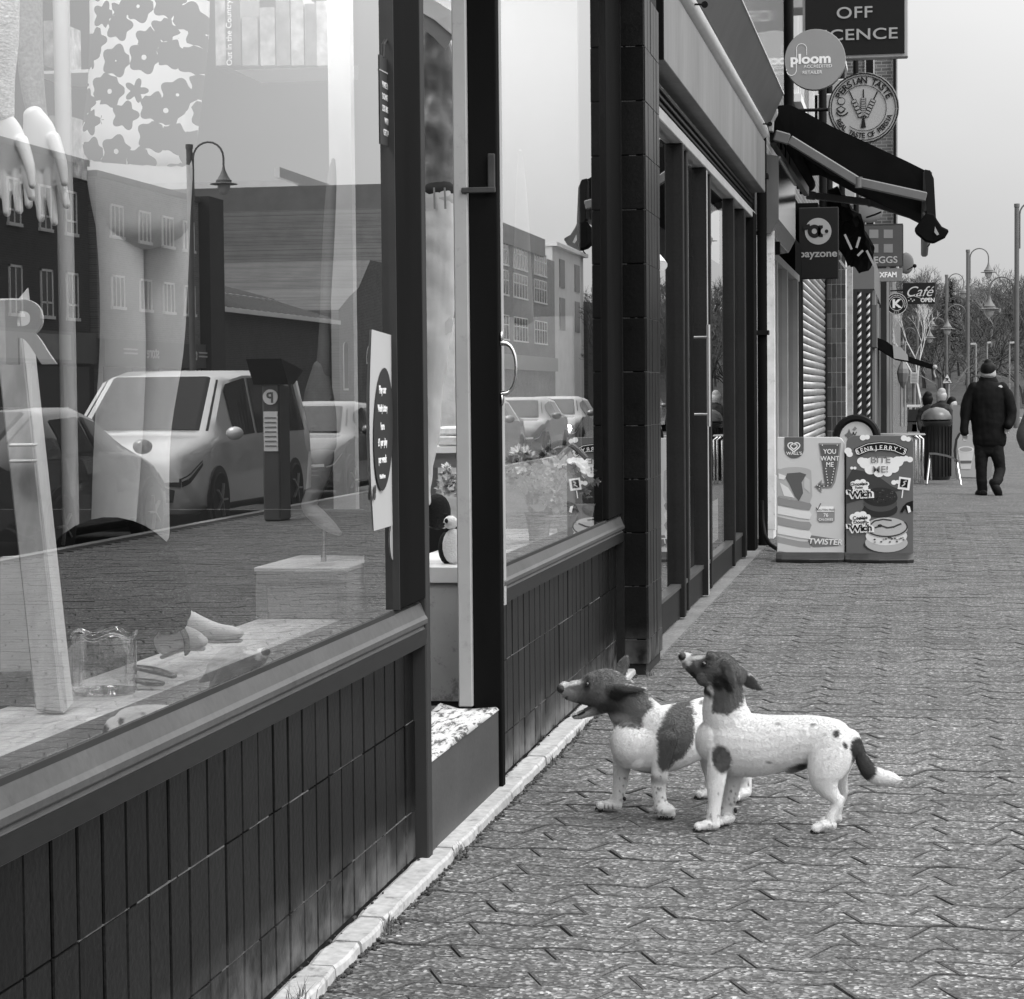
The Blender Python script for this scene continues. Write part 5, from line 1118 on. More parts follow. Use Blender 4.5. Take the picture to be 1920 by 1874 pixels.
def hand(px, py, Y, s=1.0):
    out = [ballpx(px, py, Y, 5, 7, 4)]
    for k in range(4): out.append(SW([(px-3+k*2, py+4, Y, 1.5, 1.6), (px-3.5+k*2.2, py+9, Y-.01, 1.3, 1.4), (px-2.5+k*1.8, py+12.5-abs(k-1.5), Y-.03, 1.0, 1.1)], n=8, sub=2))
    out.append(SW([(px+4, py-2, Y-.01, 1.6, 1.6), (px+6, py+3, Y-.03, 1.4, 1.4), (px+5, py+6, Y-.04, 1.0, 1.1)], n=8, sub=2)); return out
for px, py in ((1809, 816), (1888, 802)):
    me_ = organic(hand(px, py, YM-.06), .006, 1); me_.name = 'hand'; me_.transform(Matrix.Translation(-world_loc(mn))); link_mesh('hand', me_, M_SKIN, mn, smooth=True)
b = SW([(1834, 927, YM+.06, 8, 6), (1838, 925, YM, 8, 8), (1844, 926, YM-.06, 7, 7), (1844, 926, YM-.12, 7, 7)], side=X_); b.build('shoe', M_DARK, mn, smooth=True)
b = SW([(1861, 904, YM-.20, 6, 7), (1866, 913, YM-.24, 7, 8), (1871, 923, YM-.24, 7, 8), (1874, 930, YM-.22, 5, 6)], side=X_); b.build('shoe', M_DARK, mn, smooth=True)
poly('jacket_logo', [(1872, 725), (1874, 722.5), (1878, 722.5), (1880, 726), (1878, 727.5)], YM-.30, G(.7), mn, 0); mn_logo = bpy.data.objects[-1] if False else None
for k, (px, top, bot, wpx, Y, v, label, hat) in enumerate(((1738, 742, 830, 13, 38.5, .012, 'person in dark hooded coat standing behind the bin, leftmost of the group', False), (1764, 736, 835, 16, 38, .014, 'grey haired person in dark coat behind the bin', False), (1783, 752, 835, 10, 38.3, .015, 'person in dark coat and dark hat at the right of the bin group', True))):
    t = thing('person', label, 'person', tuple(atY(px, 905, Y)))
    bd = SW([(px, bot+55, Y, wpx*.6, wpx*.5), (px, bot+30, Y, wpx*.8, wpx*.6), (px, bot, Y, wpx, wpx*.7), (px, top+42, Y, wpx*1.05, wpx*.7), (px, top+28, Y, wpx*.95, wpx*.65), (px+2, top+19, Y, wpx*.5, wpx*.5)])
    ar = SW([(px+wpx*.8, top+28, Y, 6, 6), (px+wpx*1.2, top+42, Y-.05, 5.5, 5.5), (px+wpx*1.4-3, top+56, Y-.15, 4.5, 4.5)]); al = SW([(px-wpx*.8, top+28, Y, 6, 6), (px-wpx*1.1, top+45, Y, 5.5, 5.5), (px-wpx*1.0, top+62, Y-.1, 4.5, 4.5)])
    me_ = organic([bd, ar, al], .014, 3, .014, 8, 1.5); me_.transform(Matrix.Translation(-world_loc(t))); link_mesh('coat', me_, mat('coat_%d' % k, v, .85, .3, 8, bump=.8, bs=12), t, smooth=True)
    b = SW([(px+2, top+20, Y, 5, 5), (px+2, top+12, Y, 8, 8), (px+3, top+5, Y, 8.5, 8.5), (px+3, top, Y, 6, 6)]); b.build('head', M_SKIN if k != 0 else M_DARK, t, smooth=True)
    b = SW([(px-1, top+14, Y+.01, 7, 7), (px, top+6, Y+.01, 9, 9), (px+2, top-1, Y, 7.5, 7.5)]); b.build('hat' if hat else 'hair' if k else 'hood', M_DARK if k != 1 else M_HAIRG, t, smooth=True)
# dark bag at the right edge
bg_ = thing('shopping_bag', 'bulging dark shopping bag carried into view at the right edge', 'bag', tuple(atY(1915, 835, 33)))
b = SW([(1932, 830, 33, 22, 20), (1930, 815, 33, 24, 20), (1931, 795, 33, 18, 16), (1933, 775, 33, 12, 10), (1936, 762, 33, 8, 5)]); b.build('bag_body', mat('bag_dark', .06, .6, .3, 7, bump=1, bs=14), bg_, smooth=True)
# ================================================================== OPPOSITE SIDE OF THE STREET (seen mirrored in the shop windows)
FXB = 25.6
M_WFR = mat('white_window_frame', .8, .5, .08, 3); M_PANE = mat('street_pane', .03, .08, .15, 1.5, spec=.7)
M_BR1 = brick_mat('brick_dark', .035, .07); M_BR2 = brick_mat('brick_mid', .15, .26); M_BR3 = brick_mat('brick_grey', .08, .17)  # third brick is the grey of the chapel and the distant terrace
def win(parent, y0, y1, z0, z1, x=FXB, n=2, transom=None):
    f = B(); t_ = .07
    f.box(x-.05, x+.03, y0, y0+t_, z0, z1); f.box(x-.05, x+.03, y1-t_, y1, z0, z1); f.box(x-.05, x+.03, y0, y1, z1-t_, z1); f.box(x-.09, x+.03, y0-.05, y1+.05, z0-.07, z0+.03)
    for k in range(1, n): yy = y0+(y1-y0)*k/n; f.box(x-.045, x+.03, yy-.03, yy+.03, z0, z1)
    if transom: f.box(x-.045, x+.03, y0, y1, z0+(z1-z0)*transom-.03, z0+(z1-z0)*transom+.03)
    w_ = f.build('window', M_WFR, parent); g_ = B(); g_.box(x-.02, x+.02, y0+t_, y1-t_, z0+.03, z1-t_); g_.build('pane', M_PANE, w_); return w_
a1 = thing('brick_building', 'dark three storey brick building with narrow sash windows across the street', 'building', (FXB+5, 56, 0))
b = B(); b.box(FXB, FXB+10, 30, 71.2, 0, 9.05); b.build('wall', M_BR1, a1); b = B(); b.box(FXB-.06, FXB+10, 30, 71.3, 9.05, 9.25); b.build('parapet', mat('coping', .05, .8, .2, 3), a1)
for y in (44, 47, 50, 53, 56, 59, 61.8, 64.4, 66.9, 69.1):
    win(a1, y, y+1.0, 3.95, 5.45, transom=.3); win(a1, y, y+1.0, 6.7, 8.1, transom=.3)
b = B(); b.box(FXB-.25, FXB-.01, 30, 71.1, 2.5, 3.5); b.build('shop_fascia', mat('fascia_grey', .10, .5, .2, 2), a1)
b = B(); b.box(FXB-.26, FXB-.251, 60, 68.8, 2.6, 3.4); b.build('sign_panel', mat('fascia_pale', .3, .5, .2, 2), a1)
for y in range(36, 70, 3): b = B(); b.box(FXB-.03, FXB-.005, y, y+2.6, .3, 2.4); b.build('shop_window', M_PANE, a1); b = B(); b.box(FXB-.06, FXB-.0, y+2.6, y+2.95, .0, 2.45); b.build('pier', G(.4 if y % 2 else .15), a1)
a2 = thing('brick_building', 'paler three storey brick building with square white windows across the street', 'building', (FXB+5, 77, 0))
b = B(); b.box(FXB-.2, FXB+10, 71.4, 82.3, 0, 8.75); b.build('wall', M_BR2, a2); b = B(); b.box(FXB-.27, FXB+10, 71.4, 82.35, 8.75, 8.95); b.build('parapet', MATS['coping'], a2)
for y in (72.7, 75.5, 78.0, 80.4): win(a2, y, y+1.25, 4.45, 5.55, FXB-.2, 3); win(a2, y, y+1.25, 6.85, 7.95, FXB-.2, 3)
b = B(); b.box(FXB-.42, FXB-.21, 71.4, 82.3, 2.45, 3.35); b.build('shop_fascia', mat('fascia_dark', .05, .5, .2, 2), a2)
text('lettering', 'the', G(.7), a2, (FXB-.43, 80.8, 2.75), (0, -1, 0), Z_, .62, .01); text('lettering', 'store', G(.7), a2, (FXB-.43, 76.2, 2.75), (0, -1, 0), Z_, .62, .01)
for y0 in (73.2, 81.4): b = B(); b.box(FXB-.44, FXB-.421, y0, y0+1.4, 2.86, 2.92); b.build('fascia_stripe', G(.5), a2); b = B(); b.box(FXB-.44, FXB-.421, y0, y0+1.4, 3.0, 3.06); b.build('fascia_stripe', G(.5), a2)
for y in (71.8, 74.6, 77.4, 80.0): b = B(); b.box(FXB-.24, FXB-.205, y, y+2.1, .3, 2.4); b.build('shop_window', M_PANE, a2)
b = B(); b.box(FXB-.6, FXB+9, 82.4, 84.2, 0, 9.0); b.build('end_pier', mat('dark_end_pier', .02, .8, .3, 1.5), a2)
ga = thing('low_building', 'low dark brick hall with seamed metal roof and white gutter', 'building', (FXB+4, 93, 0))
b = B(); b.box(FXB, FXB+8, 84.3, 102.3, 0, 4.75); b.build('wall', M_BR1, ga)
for k, (x0, z0, x1, z1) in enumerate(((FXB-.3, 4.85, FXB+2.6, 5.75), (FXB+2.6, 5.85, FXB+6, 6.75))):
    b = B(); b.add([(x0, 84.3, z0), (x0, 102.6, z0), (x1, 102.6, z1), (x1, 84.3, z1)], [(0, 1, 2, 3)]); b.build('roof', mat('metal_roof', .32, .4, .15, 1.2), ga, solid=.05)
    for y in range(85, 103, 1): b = B(); b.bar((x0, y, z0+.05), (x1, y+.6, z1+.05), .06, .06); b.build('roof_seam', G(.12), ga)
b = B(); b.box(FXB-.42, FXB-.28, 84.3, 102.8, 4.70, 4.88); b.build('gutter', M_WHITE, ga)
ch = thing('chapel', 'brick chapel gable with pale arched windows across the street', 'building', (FXB+4, 108, 0))
b = B(); b.prism([(FXB-.3, 102.9, 0), (FXB-.3, 116.5, 0), (FXB-.3, 116.5, 5.6), (FXB-.3, 114.6, 6.6), (FXB-.3, 112.2, 8.1), (FXB-.3, 109.3, 8.1), (FXB-.3, 106.8, 6.6), (FXB-.3, 105.0, 6.12), (FXB-.3, 102.9, 5.4)], (9, 0, 0)); b.build('wall', M_BR3, ch)
def arched(parent, y0, y1, z0, z1, x):
    for nm, m_, e, o in (('window', M_WFR, 0, 0), ('pane', M_PANE, .09, .02)):
        r = (y1-y0)/2-e; c = (y0+y1)/2; b = B(); b.prism([(x-.03-o, y0+e, z0+e), (x-.03-o, y1-e, z0+e)]+[(x-.03-o, c+r*cos(pi*k/8), z1-r*.6+r*.6*sin(pi*k/8)) for k in range(9)], (.03, 0, 0)); b.build(nm, m_, parent)
arched(ch, 103.6, 104.5, 1.6, 3.9, FXB-.3); arched(ch, 108.2, 110.8, 2.9, 4.0, FXB-.3); arched(ch, 112.5, 113.5, 1.6, 3.9, FXB-.3)
wb = thing('white_building', 'long pale modern block with ribbon windows behind the low hall', 'building', (50, 150, 0))
b = B(); b.box(40, 60, 118, 156, 0, 12.9); b.box(42, 60, 156, 200, 0, 16.8); b.build('wall', mat('pale_block', .6, .8, .08, .6), wb)
for y in range(120, 155, 7): b = B(); b.box(39.9, 39.99, y, y+2.2, 11.0, 12.2); b.build('window', M_PANE, wb)
for z in (9.6, 8.4): b = B(); b.box(39.6, 40.0, 118, 156, z, z+.35); b.build('white_band', M_WHITE, wb); b = B(); b.box(39.85, 39.95, 118, 156, z-.8, z-.05); b.build('window_band', M_PANE, wb)
b = B(); b.box(41.6, 42, 150, 200, 16.4, 17.1); b.build('roof_edge', M_WHITE, wb)
for z in (13.3, 13.9): b = B(); b.tube([(40, 158, z+1.2), (40, 174, z+1.2)], .04, 5); b.build('roof_rail', M_DARK, wb)
an = thing('tv_aerial', 'thin rooftop television aerial above the pale block', 'aerial', (40.5, 152, 12.9))
b = B(); b.tube([(40.5, 152, 12.9), (40.5, 152, 14.9)], .04, 5); b.tube([(40.5, 150.8, 15.0), (40.5, 153.4, 14.7)], .03, 5)
for k in range(9): b.tube([(40.0, 150.9+k*.28, 14.98-k*.03), (41.0, 150.9+k*.28, 14.98-k*.03)], .018, 4); b.tube([(40.5, 150.9+k*.28, 14.7), (40.5, 150.9+k*.28, 15.25-k*.05)], .018, 4)
o = b.build('aerial_rods', M_DARK, an)
fl = thing('flats', 'brick block of flats with broad white window bands across the street', 'building', (FXB+6, 145, 0))
b = B(); b.box(FXB, FXB+14, 118, 169.5, 0, 11.4); b.build('wall', M_BR2, fl); b = B(); b.box(FXB-.2, FXB+14, 118, 164, 11.4, 12.7); b.build('roof', mat('slate', .12, .6, .2, 1), fl)
for z in (4.9, 7.9, 9.9):
    for y in (120, 128, 136, 144, 151.5, 160): win(fl, y, y+5.6, z+.1, z+1.75, n=5, transom=.6)
b = B(); b.box(FXB-.3, FXB-.01, 118, 169, 3.0, 4.0); b.build('shop_fascia', G(.3), fl)
pb2 = thing('pale_building', 'tall pale rendered building beyond the flats', 'building', (FXB+6, 180, 0))
b = B(); b.box(FXB+.2, FXB+14, 169.8, 186, 0, 12.6); b.build('wall', mat('pale_render', .6, .85, .1, .8, bump=.3, bs=3), pb2); b = B(); b.box(FXB-.2, FXB+14, 169.7, 186.3, 12.6, 12.9); b.build('parapet', M_WHITE, pb2)
for y in (173, 181): b = B(); b.box(FXB+.12, FXB+.19, y, y+2.5, 6.3, 8.8); b.build('window', G(.2), pb2); b = B(); b.box(FXB+.12, FXB+.19, y, y+2.5, 9.6, 11.8); b.build('window', G(.12), pb2)
b = B(); b.box(FXB, FXB+12, 187, 330, 0, 9); tagp(b.build('brick_terrace', M_BR3), 'distant brick terrace at the far end of the opposite pavement', 'building')
lp = lamp(17.5, 57.4, 7.95, None, 'swan necked street lamp on the far pavement, mirrored in the large window', dirx=-1)

# cars
M_TYRE = mat('tyre', .015, .85, .3, 9); M_RIM = mat('alloy_rim', .35, .3, .1, 5, metal=.8); M_CGL = mat('car_glass', .006, .08, .1, 1, spec=.25); M_LENS = mat('headlight_lens', .5, .08, .1, 8, spec=.8); M_PLAST = mat('car_plastic', .015, .5, .2, 6)
def car(name, label, paint_m, L, st, glass, wind, rear, wheels, wr, loc, rz, group, van=False, group_lit=False):
    t = thing(name, label, 'van' if van else 'car', (0, 0, 0), group)
    ss = [q[0] for q in st]
    def val(s_, k):
        for i in range(len(ss)-1):
            if s_ <= ss[i+1] or i == len(ss)-2:
                f = min(1, max(0, (s_-ss[i])/(ss[i+1]-ss[i]))); a, c = st[i][k], st[i+1][k]; return a+(c-a)*f
    def ring(s_):
        zl, zb, zt, wl, wb_, wt = [val(s_, k) for k in range(1, 7)]
        half = [(0, zl), (wl*.85, zl), (wl, zl+.10), (max(wl, wb_)+.01, (zl+zb)/2), (wb_, zb-.03), (wb_*.99, zb), (wt+.02, zt-.07*min(1, (zt-zb)/.2)), (wt*.86, zt-.008), (0, zt)]
        return [(x, s_, z) for x, z in half]+[(-x, s_, z) for x, z in half[-2:0:-1]]
    S_ = []
    for i in range(len(ss)-1):
        n = max(1, int((ss[i+1]-ss[i])/.16)); S_ += [ss[i]+(ss[i+1]-ss[i])*k/n for k in range(n)]
    S_.append(ss[-1]); b = B(); b.loft([ring(s_) for s_ in S_]); bo = b.build('body', paint_m, t, smooth=True)
    for sg in (1, -1):
        for (s0, s1, ins0, ins1) in glass:
            rows = []
            for k in range(9):
                s_ = s0+(s1-s0)*k/8; zb, zt, wb_, wt = val(s_, 2), val(s_, 3), val(s_, 5), val(s_, 6); row = []
                for f in (0, .5, 1):
                    z = (zb+.03)+((zt-.10)-(zb+.03))*f; q = (z-zb)/max(.05, zt-.07-zb); x = wb_*.99+(wt+.02-wb_*.99)*q; row.append((sg*(x+.008), s_+(ins0 if k == 0 else ins1 if k == 8 else 0)*f, max(z, zb+.031)))
                rows.append(row)
            b = B(); b.grid(rows); b.build('side_window', M_CGL, t, fix=False)
    for nm, (s0, s1) in (('windscreen', wind), ('rear_window', rear)):
        rows = []
        for k in range(8):
            s_ = s0+(s1-s0)*k/7; zt, wt = val(s_, 3), val(s_, 6); rows.append([(f*wt*.95, s_, zt+.008-(.045 if abs(f) == 1 else 0)) for f in (-1, -.8, -.4, 0, .4, .8, 1)])
        b = B(); b.grid(rows); b.build(nm, M_CGL, t, fix=False)
    for wy in wheels:
        for sg in (1, -1):
            w_ = val(wy, 4)
            a_ = B(); a_.lathe([(wr+.07, -.012), (wr+.07, .012)], (sg*(w_+.004), wy, wr), 26, 'x'); a_.build('wheel_arch', M_PLAST, t)
            tt = B(); tt.lathe([(wr*.62, -.09), (wr*.94, -.10), (wr, -.07), (wr, .07), (wr*.94, .10), (wr*.62, .09)], (sg*(w_-.06), wy, wr), 26, 'x'); wh = tt.build('wheel', M_TYRE, t, smooth=True)
            r_ = B()
            for k in range(5):
                a = 2*pi*k/5; r_.bar((sg*(w_+.035), wy, wr), (sg*(w_+.035), wy+wr*.6*cos(a), wr+wr*.6*sin(a)), .05, .02)
            r_.build('rim', M_RIM, wh)
    f0, hb = val(0.02, 4), val(.02, 3)
    for sg in (1, -1):
        rows = []; rows2 = []
        for k in range(8):
            s_ = .0+.46*k/7; R_ = ring(s_); p3, p5 = R_[3], R_[5]; lo = .42+.35*k/7; hi = .96
            rows.append([(sg*(p3[0]+(p5[0]-p3[0])*f+.012), s_, p3[2]+(p5[2]-p3[2])*f) for f in (lo, (lo+hi)/2, hi)])
            rows2.append([(sg*(p3[0]+(p5[0]-p3[0])*f+.017), s_, p3[2]+(p5[2]-p3[2])*f) for f in (lo+(hi-lo)*.62, lo+(hi-lo)*.86)])
        b = B(); b.grid(rows); hd = b.build('headlight', M_PLAST, t, fix=False); b = B(); b.grid(rows2); b.build('lamp_unit', M_LENS, hd, fix=False)
        R_ = ring(0.0); p3, p5 = R_[3], R_[5]; z0_, z1_ = p3[2]+(p5[2]-p3[2])*.42, p3[2]+(p5[2]-p3[2])*.96; xo = p5[0]+.01
        b = B(); b.prism([(sg*xo*.55, -.012, z0_+.02), (sg*xo, -.012, z0_), (sg*xo, -.012, z1_), (sg*xo*.70, -.012, z1_-.02)], (0, .02, 0)); b.build('headlight', M_PLAST, t)
        b = B(); b.prism([(sg*xo*.68, -.020, z0_+.05), (sg*xo*.98, -.020, z0_+.06), (sg*xo*.98, -.020, z0_+.10), (sg*xo*.72, -.020, z0_+.09)], (0, .01, 0)); b.build('lamp_unit', M_LENS, t)
        b = B(); b.ball((sg*(val(wind[0], 5)+.13), wind[0]+.22, val(wind[0], 2)+.10), (.11, .06, .08), 12, 8); b.build('wing_mirror', paint_m, t, smooth=True)
    b = B(); b.box(-f0*.48, f0*.48, -.032, .03, hb-.24, hb-.09); gr_ = b.build('grille', M_PLAST, t, bevel=.01)
    for k in range(2): b = B(); b.box(-f0*.46, f0*.46, -.040, -.033, hb-.21+k*.06, hb-.19+k*.06); b.build('grille_bar', M_CHROME, gr_)
    zl = val(.02, 1)
    b = B(); b.prism([(-f0*.95, .01, zl+.10), (f0*.95, .01, zl+.10), (f0*.98, .02, zl+.24), (f0*.6, -.01, zl+.30), (-f0*.6, -.01, zl+.30), (-f0*.98, .02, zl+.24)], (0, -.028, 0)); it = b.build('air_intake', M_PLAST, t)
    for k in range(2):
        for sg in (1, -1): b = B(); b.box(sg*f0*.55, sg*f0*.92, -.026, -.019, zl+.14+k*.06, zl+.15+k*.06); b.build('chrome_trim', M_CHROME, it)
    b = B(); b.box(-.26, .26, -.045, -.033, zl+.30, zl+.41); b.build('number_plate', G(.5), t)
    t.location = loc; t.rotation_euler = (0, 0, rz); return t
VST = [(0, .25, .62, .80, .72, .80, .70), (.10, .20, .66, .92, .84, .86, .80), (.55, .18, .86, 1.04, .94, .92, .84), (.95, .18, 1.0, 1.12, .95, .94, .86), (1.75, .18, 1.03, 1.78, .955, .95, .74), (2.4, .18, 1.05, 1.86, .955, .95, .78), (4.5, .18, 1.05, 1.88, .955, .95, .78), (5.0, .2, 1.05, 1.80, .95, .94, .76), (5.12, .3, 1.0, 1.60, .88, .90, .72)]
CST = [(0, .28, .55, .66, .66, .72, .60), (.10, .22, .58, .74, .80, .80, .70), (.6, .17, .80, .90, .88, .86, .76), (1.15, .17, .92, .99, .89, .88, .78), (1.85, .17, .96, 1.38, .895, .88, .62), (2.3, .17, .97, 1.45, .895, .88, .64), (3.3, .17, .97, 1.42, .895, .88, .63), (4.0, .2, .97, 1.12, .87, .85, .62), (4.3, .3, .85, .98, .76, .78, .60)]
RD = -.145
M_SILV = mat('silver_paint', .55, .28, .05, 2, metal=.3, coat=.8, spec=.6); M_BLKP = mat('black_car_paint', .010, .2, .05, 2, coat=1.0); M_GREYP = mat('grey_car_paint', .12, .25, .05, 2, metal=.3, coat=1.0)
GC = 'vehicles parked along the kerb'
car('van', 'silver people carrier parked at the kerb, mirrored in the large window', M_SILV, 5.12, VST, [(1.55, 2.45, .45, 0), (2.55, 3.6, 0, 0), (3.7, 4.75, 0, -.1)], (.98, 1.74), (4.72, 5.05), (.92, 4.15), .33, (7.52, 24.25, RD), 0, GC, van=True)
c1 = car('parked_car', 'black hatchback parked nose to nose with the silver van', M_BLKP, 4.3, CST, [(1.55, 2.35, .35, 0), (2.42, 3.25, 0, -.2)], (1.18, 1.83), (3.35, 3.95), (.82, 3.42), .31, (7.5, 23.75, RD), pi, GC)
c2 = dup(c1, (7.45, 30.6, RD), 0, 'dark hatchback parked directly behind the silver van', GC)
c3 = car('parked_car', 'mid grey hatchback farther down the kerb, mirrored in the narrow window', M_GREYP, 4.3, CST, [(1.55, 2.35, .35, 0), (2.42, 3.25, 0, -.2)], (1.18, 1.83), (3.35, 3.95), (.82, 3.42), .31, (7.5, 42.5, RD), 0, GC)
c4 = dup(c1, (7.5, 48.5, RD), 0, 'second black hatchback behind the mid grey one farther down the kerb', GC)
c5 = dup(c3, (7.6, 54.6, RD), 0, 'farthest grey hatchback with its headlight on', GC)
b = B(); b.ball((6.95, 54.55, .52), .09, 12, 8); hlb = b.build('headlight_bulb', mat('lit_headlight', .9, .3, emit=18.0), None, smooth=True)
hlb.parent = c5; hlb.location = Vector(hlb.location)-Vector(c5.location)
wv_ = dup(c3, (9.0, 84, RD), 0, 'pale parked car glimpsed at the right edge beyond the walking man', GC)
# pay machine
pm = thing('parking_machine', 'dark pay and display parking machine with slanted solar roof and a P disc', 'parking machine', (5.58, 24.25, 0))
b = B(); b.box(5.48, 5.68, 24.0, 24.42, 0, 1.52); b.build('cabinet', mat('machine_grey', .045, .5, .15, 4), pm, bevel=.02)
b = B(); b.prism([(5.38, 23.75, 1.80), (5.38, 24.65, 1.68), (5.38, 24.5, 1.62), (5.38, 24.25, 1.52), (5.38, 24.02, 1.52)], (.4, 0, 0)); b.build('solar_roof', M_DARK, pm)
b = B(); b.box(5.50, 5.66, 23.985, 23.998, .78, 1.22); nt_ = b.build('notice', G(.6), pm)
for k in range(7): b = B(); b.box(5.515, 5.645, 23.980, 23.984, .83+k*.052, .845+k*.052); b.build('notice_line', G(.15), nt_)
b = B(); b.lathe([(.001, -.012), (.085, -.012), (.085, 0)], (5.58, 23.998, 1.38), 24, 'y'); b.build('disc', G(.6), pm)
text('lettering', 'P', G(.1), pm, (5.58, 23.984, 1.32), X_, Z_, .16, .001, bold=.004)

# ================================================================== INSIDE THE CHARITY SHOP
M_INW = mat('shop_back_wall', .045, .9, .2, 1); M_CARP = mat('dark_carpet', .012, .95, .4, 40, spec=0); M_DECK = mat('display_deck', .42, .55, .25, 4, fine=.2, fs=30, stretch=(2, .3, 1)); M_MANN = mat('mannequin_skin', .62, .4, .05, 4)
M_CREAM = mat('cream_cloth', .55, .85, .15, 5, bump=.6, bs=14); M_SHIRT = mat('grey_shirt_cloth', .12, .6, .2, 6, bump=.4, bs=40); M_BLKC = mat('black_cloth', .004, 1.0, .3, 9, spec=.0)
rm = thing('shop_interior', 'dim shop room behind the display windows', 'room', (-2.5, 6, 0))
b = B(); b.box(-5.0, -.12, 1.4, 11.4, -.02, .28); b.build('floor', M_CARP, rm)
b = B(); b.box(-5.1, -5.0, 1.4, 11.4, .28, 3.5); b.box(-5.0, -.12, 1.3, 1.4, .28, 3.5); b.box(-5.0, -.12, 11.4, 11.5, .28, 3.5); b.build('back_wall', M_INW, rm)
b = B(); b.box(-5.0, -.12, 1.4, 11.4, 3.5, 3.6); b.build('ceiling', mat('ceiling_white', .25, .9, .1, 1), rm)
b = B(); b.box(-.36, -.062, 1.5, 6.36, .74, .788); b.build('display_deck', M_DECK, rm)
b = B(); b.box(-.48, -.062, 7.93, 10.9, .715, .770); b.build('display_deck', mat('white_deck', .62, .5, .12, 4, stain=.2), rm)
b = B(); b.box(-1.4, -.12, 6.425, 6.455, .28, 1.06); b.build('display_partition', mat('dark_partition', .03, .8, .3, 2), rm)
b = B(); b.box(-.46, -.10, 7.95, 10.9, .28, .712); b.build('deck_front', mat('scuffed_panel', .36, .7, .15, 5, stain=.5), rm)
for k, (x, y) in enumerate(((-1.1, 8.3), (-.75, 3.7), (-.75, 5.3), (-.65, 9.6))):  # unseen light panels, added to brighten the interior and the window displays
    lt_ = thing('added_light_panel', ['unseen light panel added to brighten the shop doorway', 'unseen light panel added above the easel end of the large window', 'unseen light panel added above the plinth end of the large window', 'unseen light panel added above the flowers in the narrow window'][k], 'ceiling light', (x, y, 3.45)); b = B(); b.box(x-.4, x+.4, y-.4, y+.4, 3.45, 3.499); b.build('frame', M_WHITE, lt_); b = B(); h_ = .36; b.add([(x-h_, y-h_, 3.445), (x+h_, y-h_, 3.445), (x+h_, y+h_, 3.445), (x-h_, y+h_, 3.445)], [(0, 3, 2, 1)]); b.build('diffuser', mat('added_lit_panel', .9, .5, emit=20.0) if k < 3 else mat('added_bright_panel', .9, .5, emit=34.0), lt_, fix=False)
sp = thing('spotlight', 'glowing round spotlight inside the shop, above the silver van reflection', 'light', tuple(atX(292, 652, -.9)))
b = B(); b.ball(atX(292, 652, -.9), (.02, .030, .017), 12, 8); b.build('glowing_lens', mat('lit_spot', 1, .5, emit=30.0), sp, smooth=True)
b = B(); q = atX(292, 652, -.9); b.tube([q+Vector((-.04, .0, .0)), q+Vector((-.12, .0, .06))], .03, 10); b.build('spot_body', M_WHITE, sp, smooth=True)
# shelving with boxed games
sh_ = thing('wall_shelf', 'white shelf high inside the large window, carrying boxed games and books', 'shelf', (-2, 9.4, 0))
for (x0, x1, y) in ((60, 170, 135), (440, 720, 127)):
    a, c = atY(x0, y+5, 9.0), atY(x1, y-5, 9.0); b = B(); b.box(a.x, c.x, 9.0, 9.4, a.z, c.z); b.build('shelf_board', M_WHITE, sh_)
a, c = atY(625, 900, 8.9), atY(655, 0, 8.9); b = B(); b.box(a.x, c.x, 8.9, 8.96, .3, c.z+.5); b.build('upright', mat('upright_pale', .45, .6, .1, 4), sh_)
a = atY(118, 900, 5.6); c = atY(150, 0, 5.6); b = B(); b.tube([(a.x+.02, 5.6, .28), (a.x+.02, 5.6, 3.4)], .022, 12); b.build('clothes_rail', mat('rail_grey', .35, .4, .1, 3), sh_, smooth=True)
for k, (x0, x1, ytop, v) in enumerate(((62, 78, 40, .15), (80, 102, 37, .45), (402, 420, -20, .3), (421, 447, -30, .05), (452, 480, 30, .2), (486, 512, 12, .35), (516, 540, -5, .14), (544, 566, -10, .3), (570, 590, 5, .12), (592, 612, 0, .4), (90, 122, 215, .35))):
    yb_ = 122 if k != 10 else 330
    a, c = atY(x0, yb_, 9.0), atY(x1, ytop, 9.0); b = B(); b.box(a.x, c.x, 9.02, 9.3, a.z, c.z); o = b.build('boxed_game', mat('game_%d' % k, v*.55, .6, .5, 9, fine=.5, fs=25), None); tagp(o, ['small dark box at the left end of the shelf', 'pale box second from the left of the shelf', 'grey box left of the dark book', 'dark tall book with white title on its spine', 'grey box just right of the dark book', 'pale patterned box in the middle of the shelf', 'dark box right of the middle patterned box', 'pale box near the right of the shelf', 'dark narrow box near the right of the shelf', 'palest box at the right end of the shelf', 'pale card hanging under the left shelf end'][k], 'box', 'boxed games on the high shelf')
    if k == 3: text('lettering', 'Out in the Country', G(.5), o, atY(434, 62, 9.0)-Y_*.0, Z_, -X_, .034, .001, align='CENTER')
# wooden easel at the left edge
ez = thing('easel', 'pale wooden easel leg leaning at the left edge of the large window', 'easel', tuple(atZ(100, 1335, .79)))
YE = 4.07
b = B(); b.prism([atY(65, 1333, YE), atY(118, 1338, YE), atY(34, 560, YE+.25), atY(-18, 560, YE+.25)], (0, .03, 0)); b.build('front_leg', M_WOODPALE, ez, bevel=.004)
b = B(); b.prism([atY(118, 1338, YE+.002), atY(136, 1318, YE+.06), atY(52, 540, YE+.30), atY(35, 560, YE+.252)], (0, .004, 0)); b.build('leg_side', mat('wood_lighter', .55, .5, .2, 5, stretch=(1, 1, .1)), ez)
for y in (832, 862): b = B(); b.prism([atY(14, y+7, YE+.1), atY(60, y+6, YE+.1), atY(62, y, YE+.1), atY(16, y, YE+.1)], (0, .03, 0)); b.build('tray_lip', MATS['wood_lighter'], ez, bevel=.003)
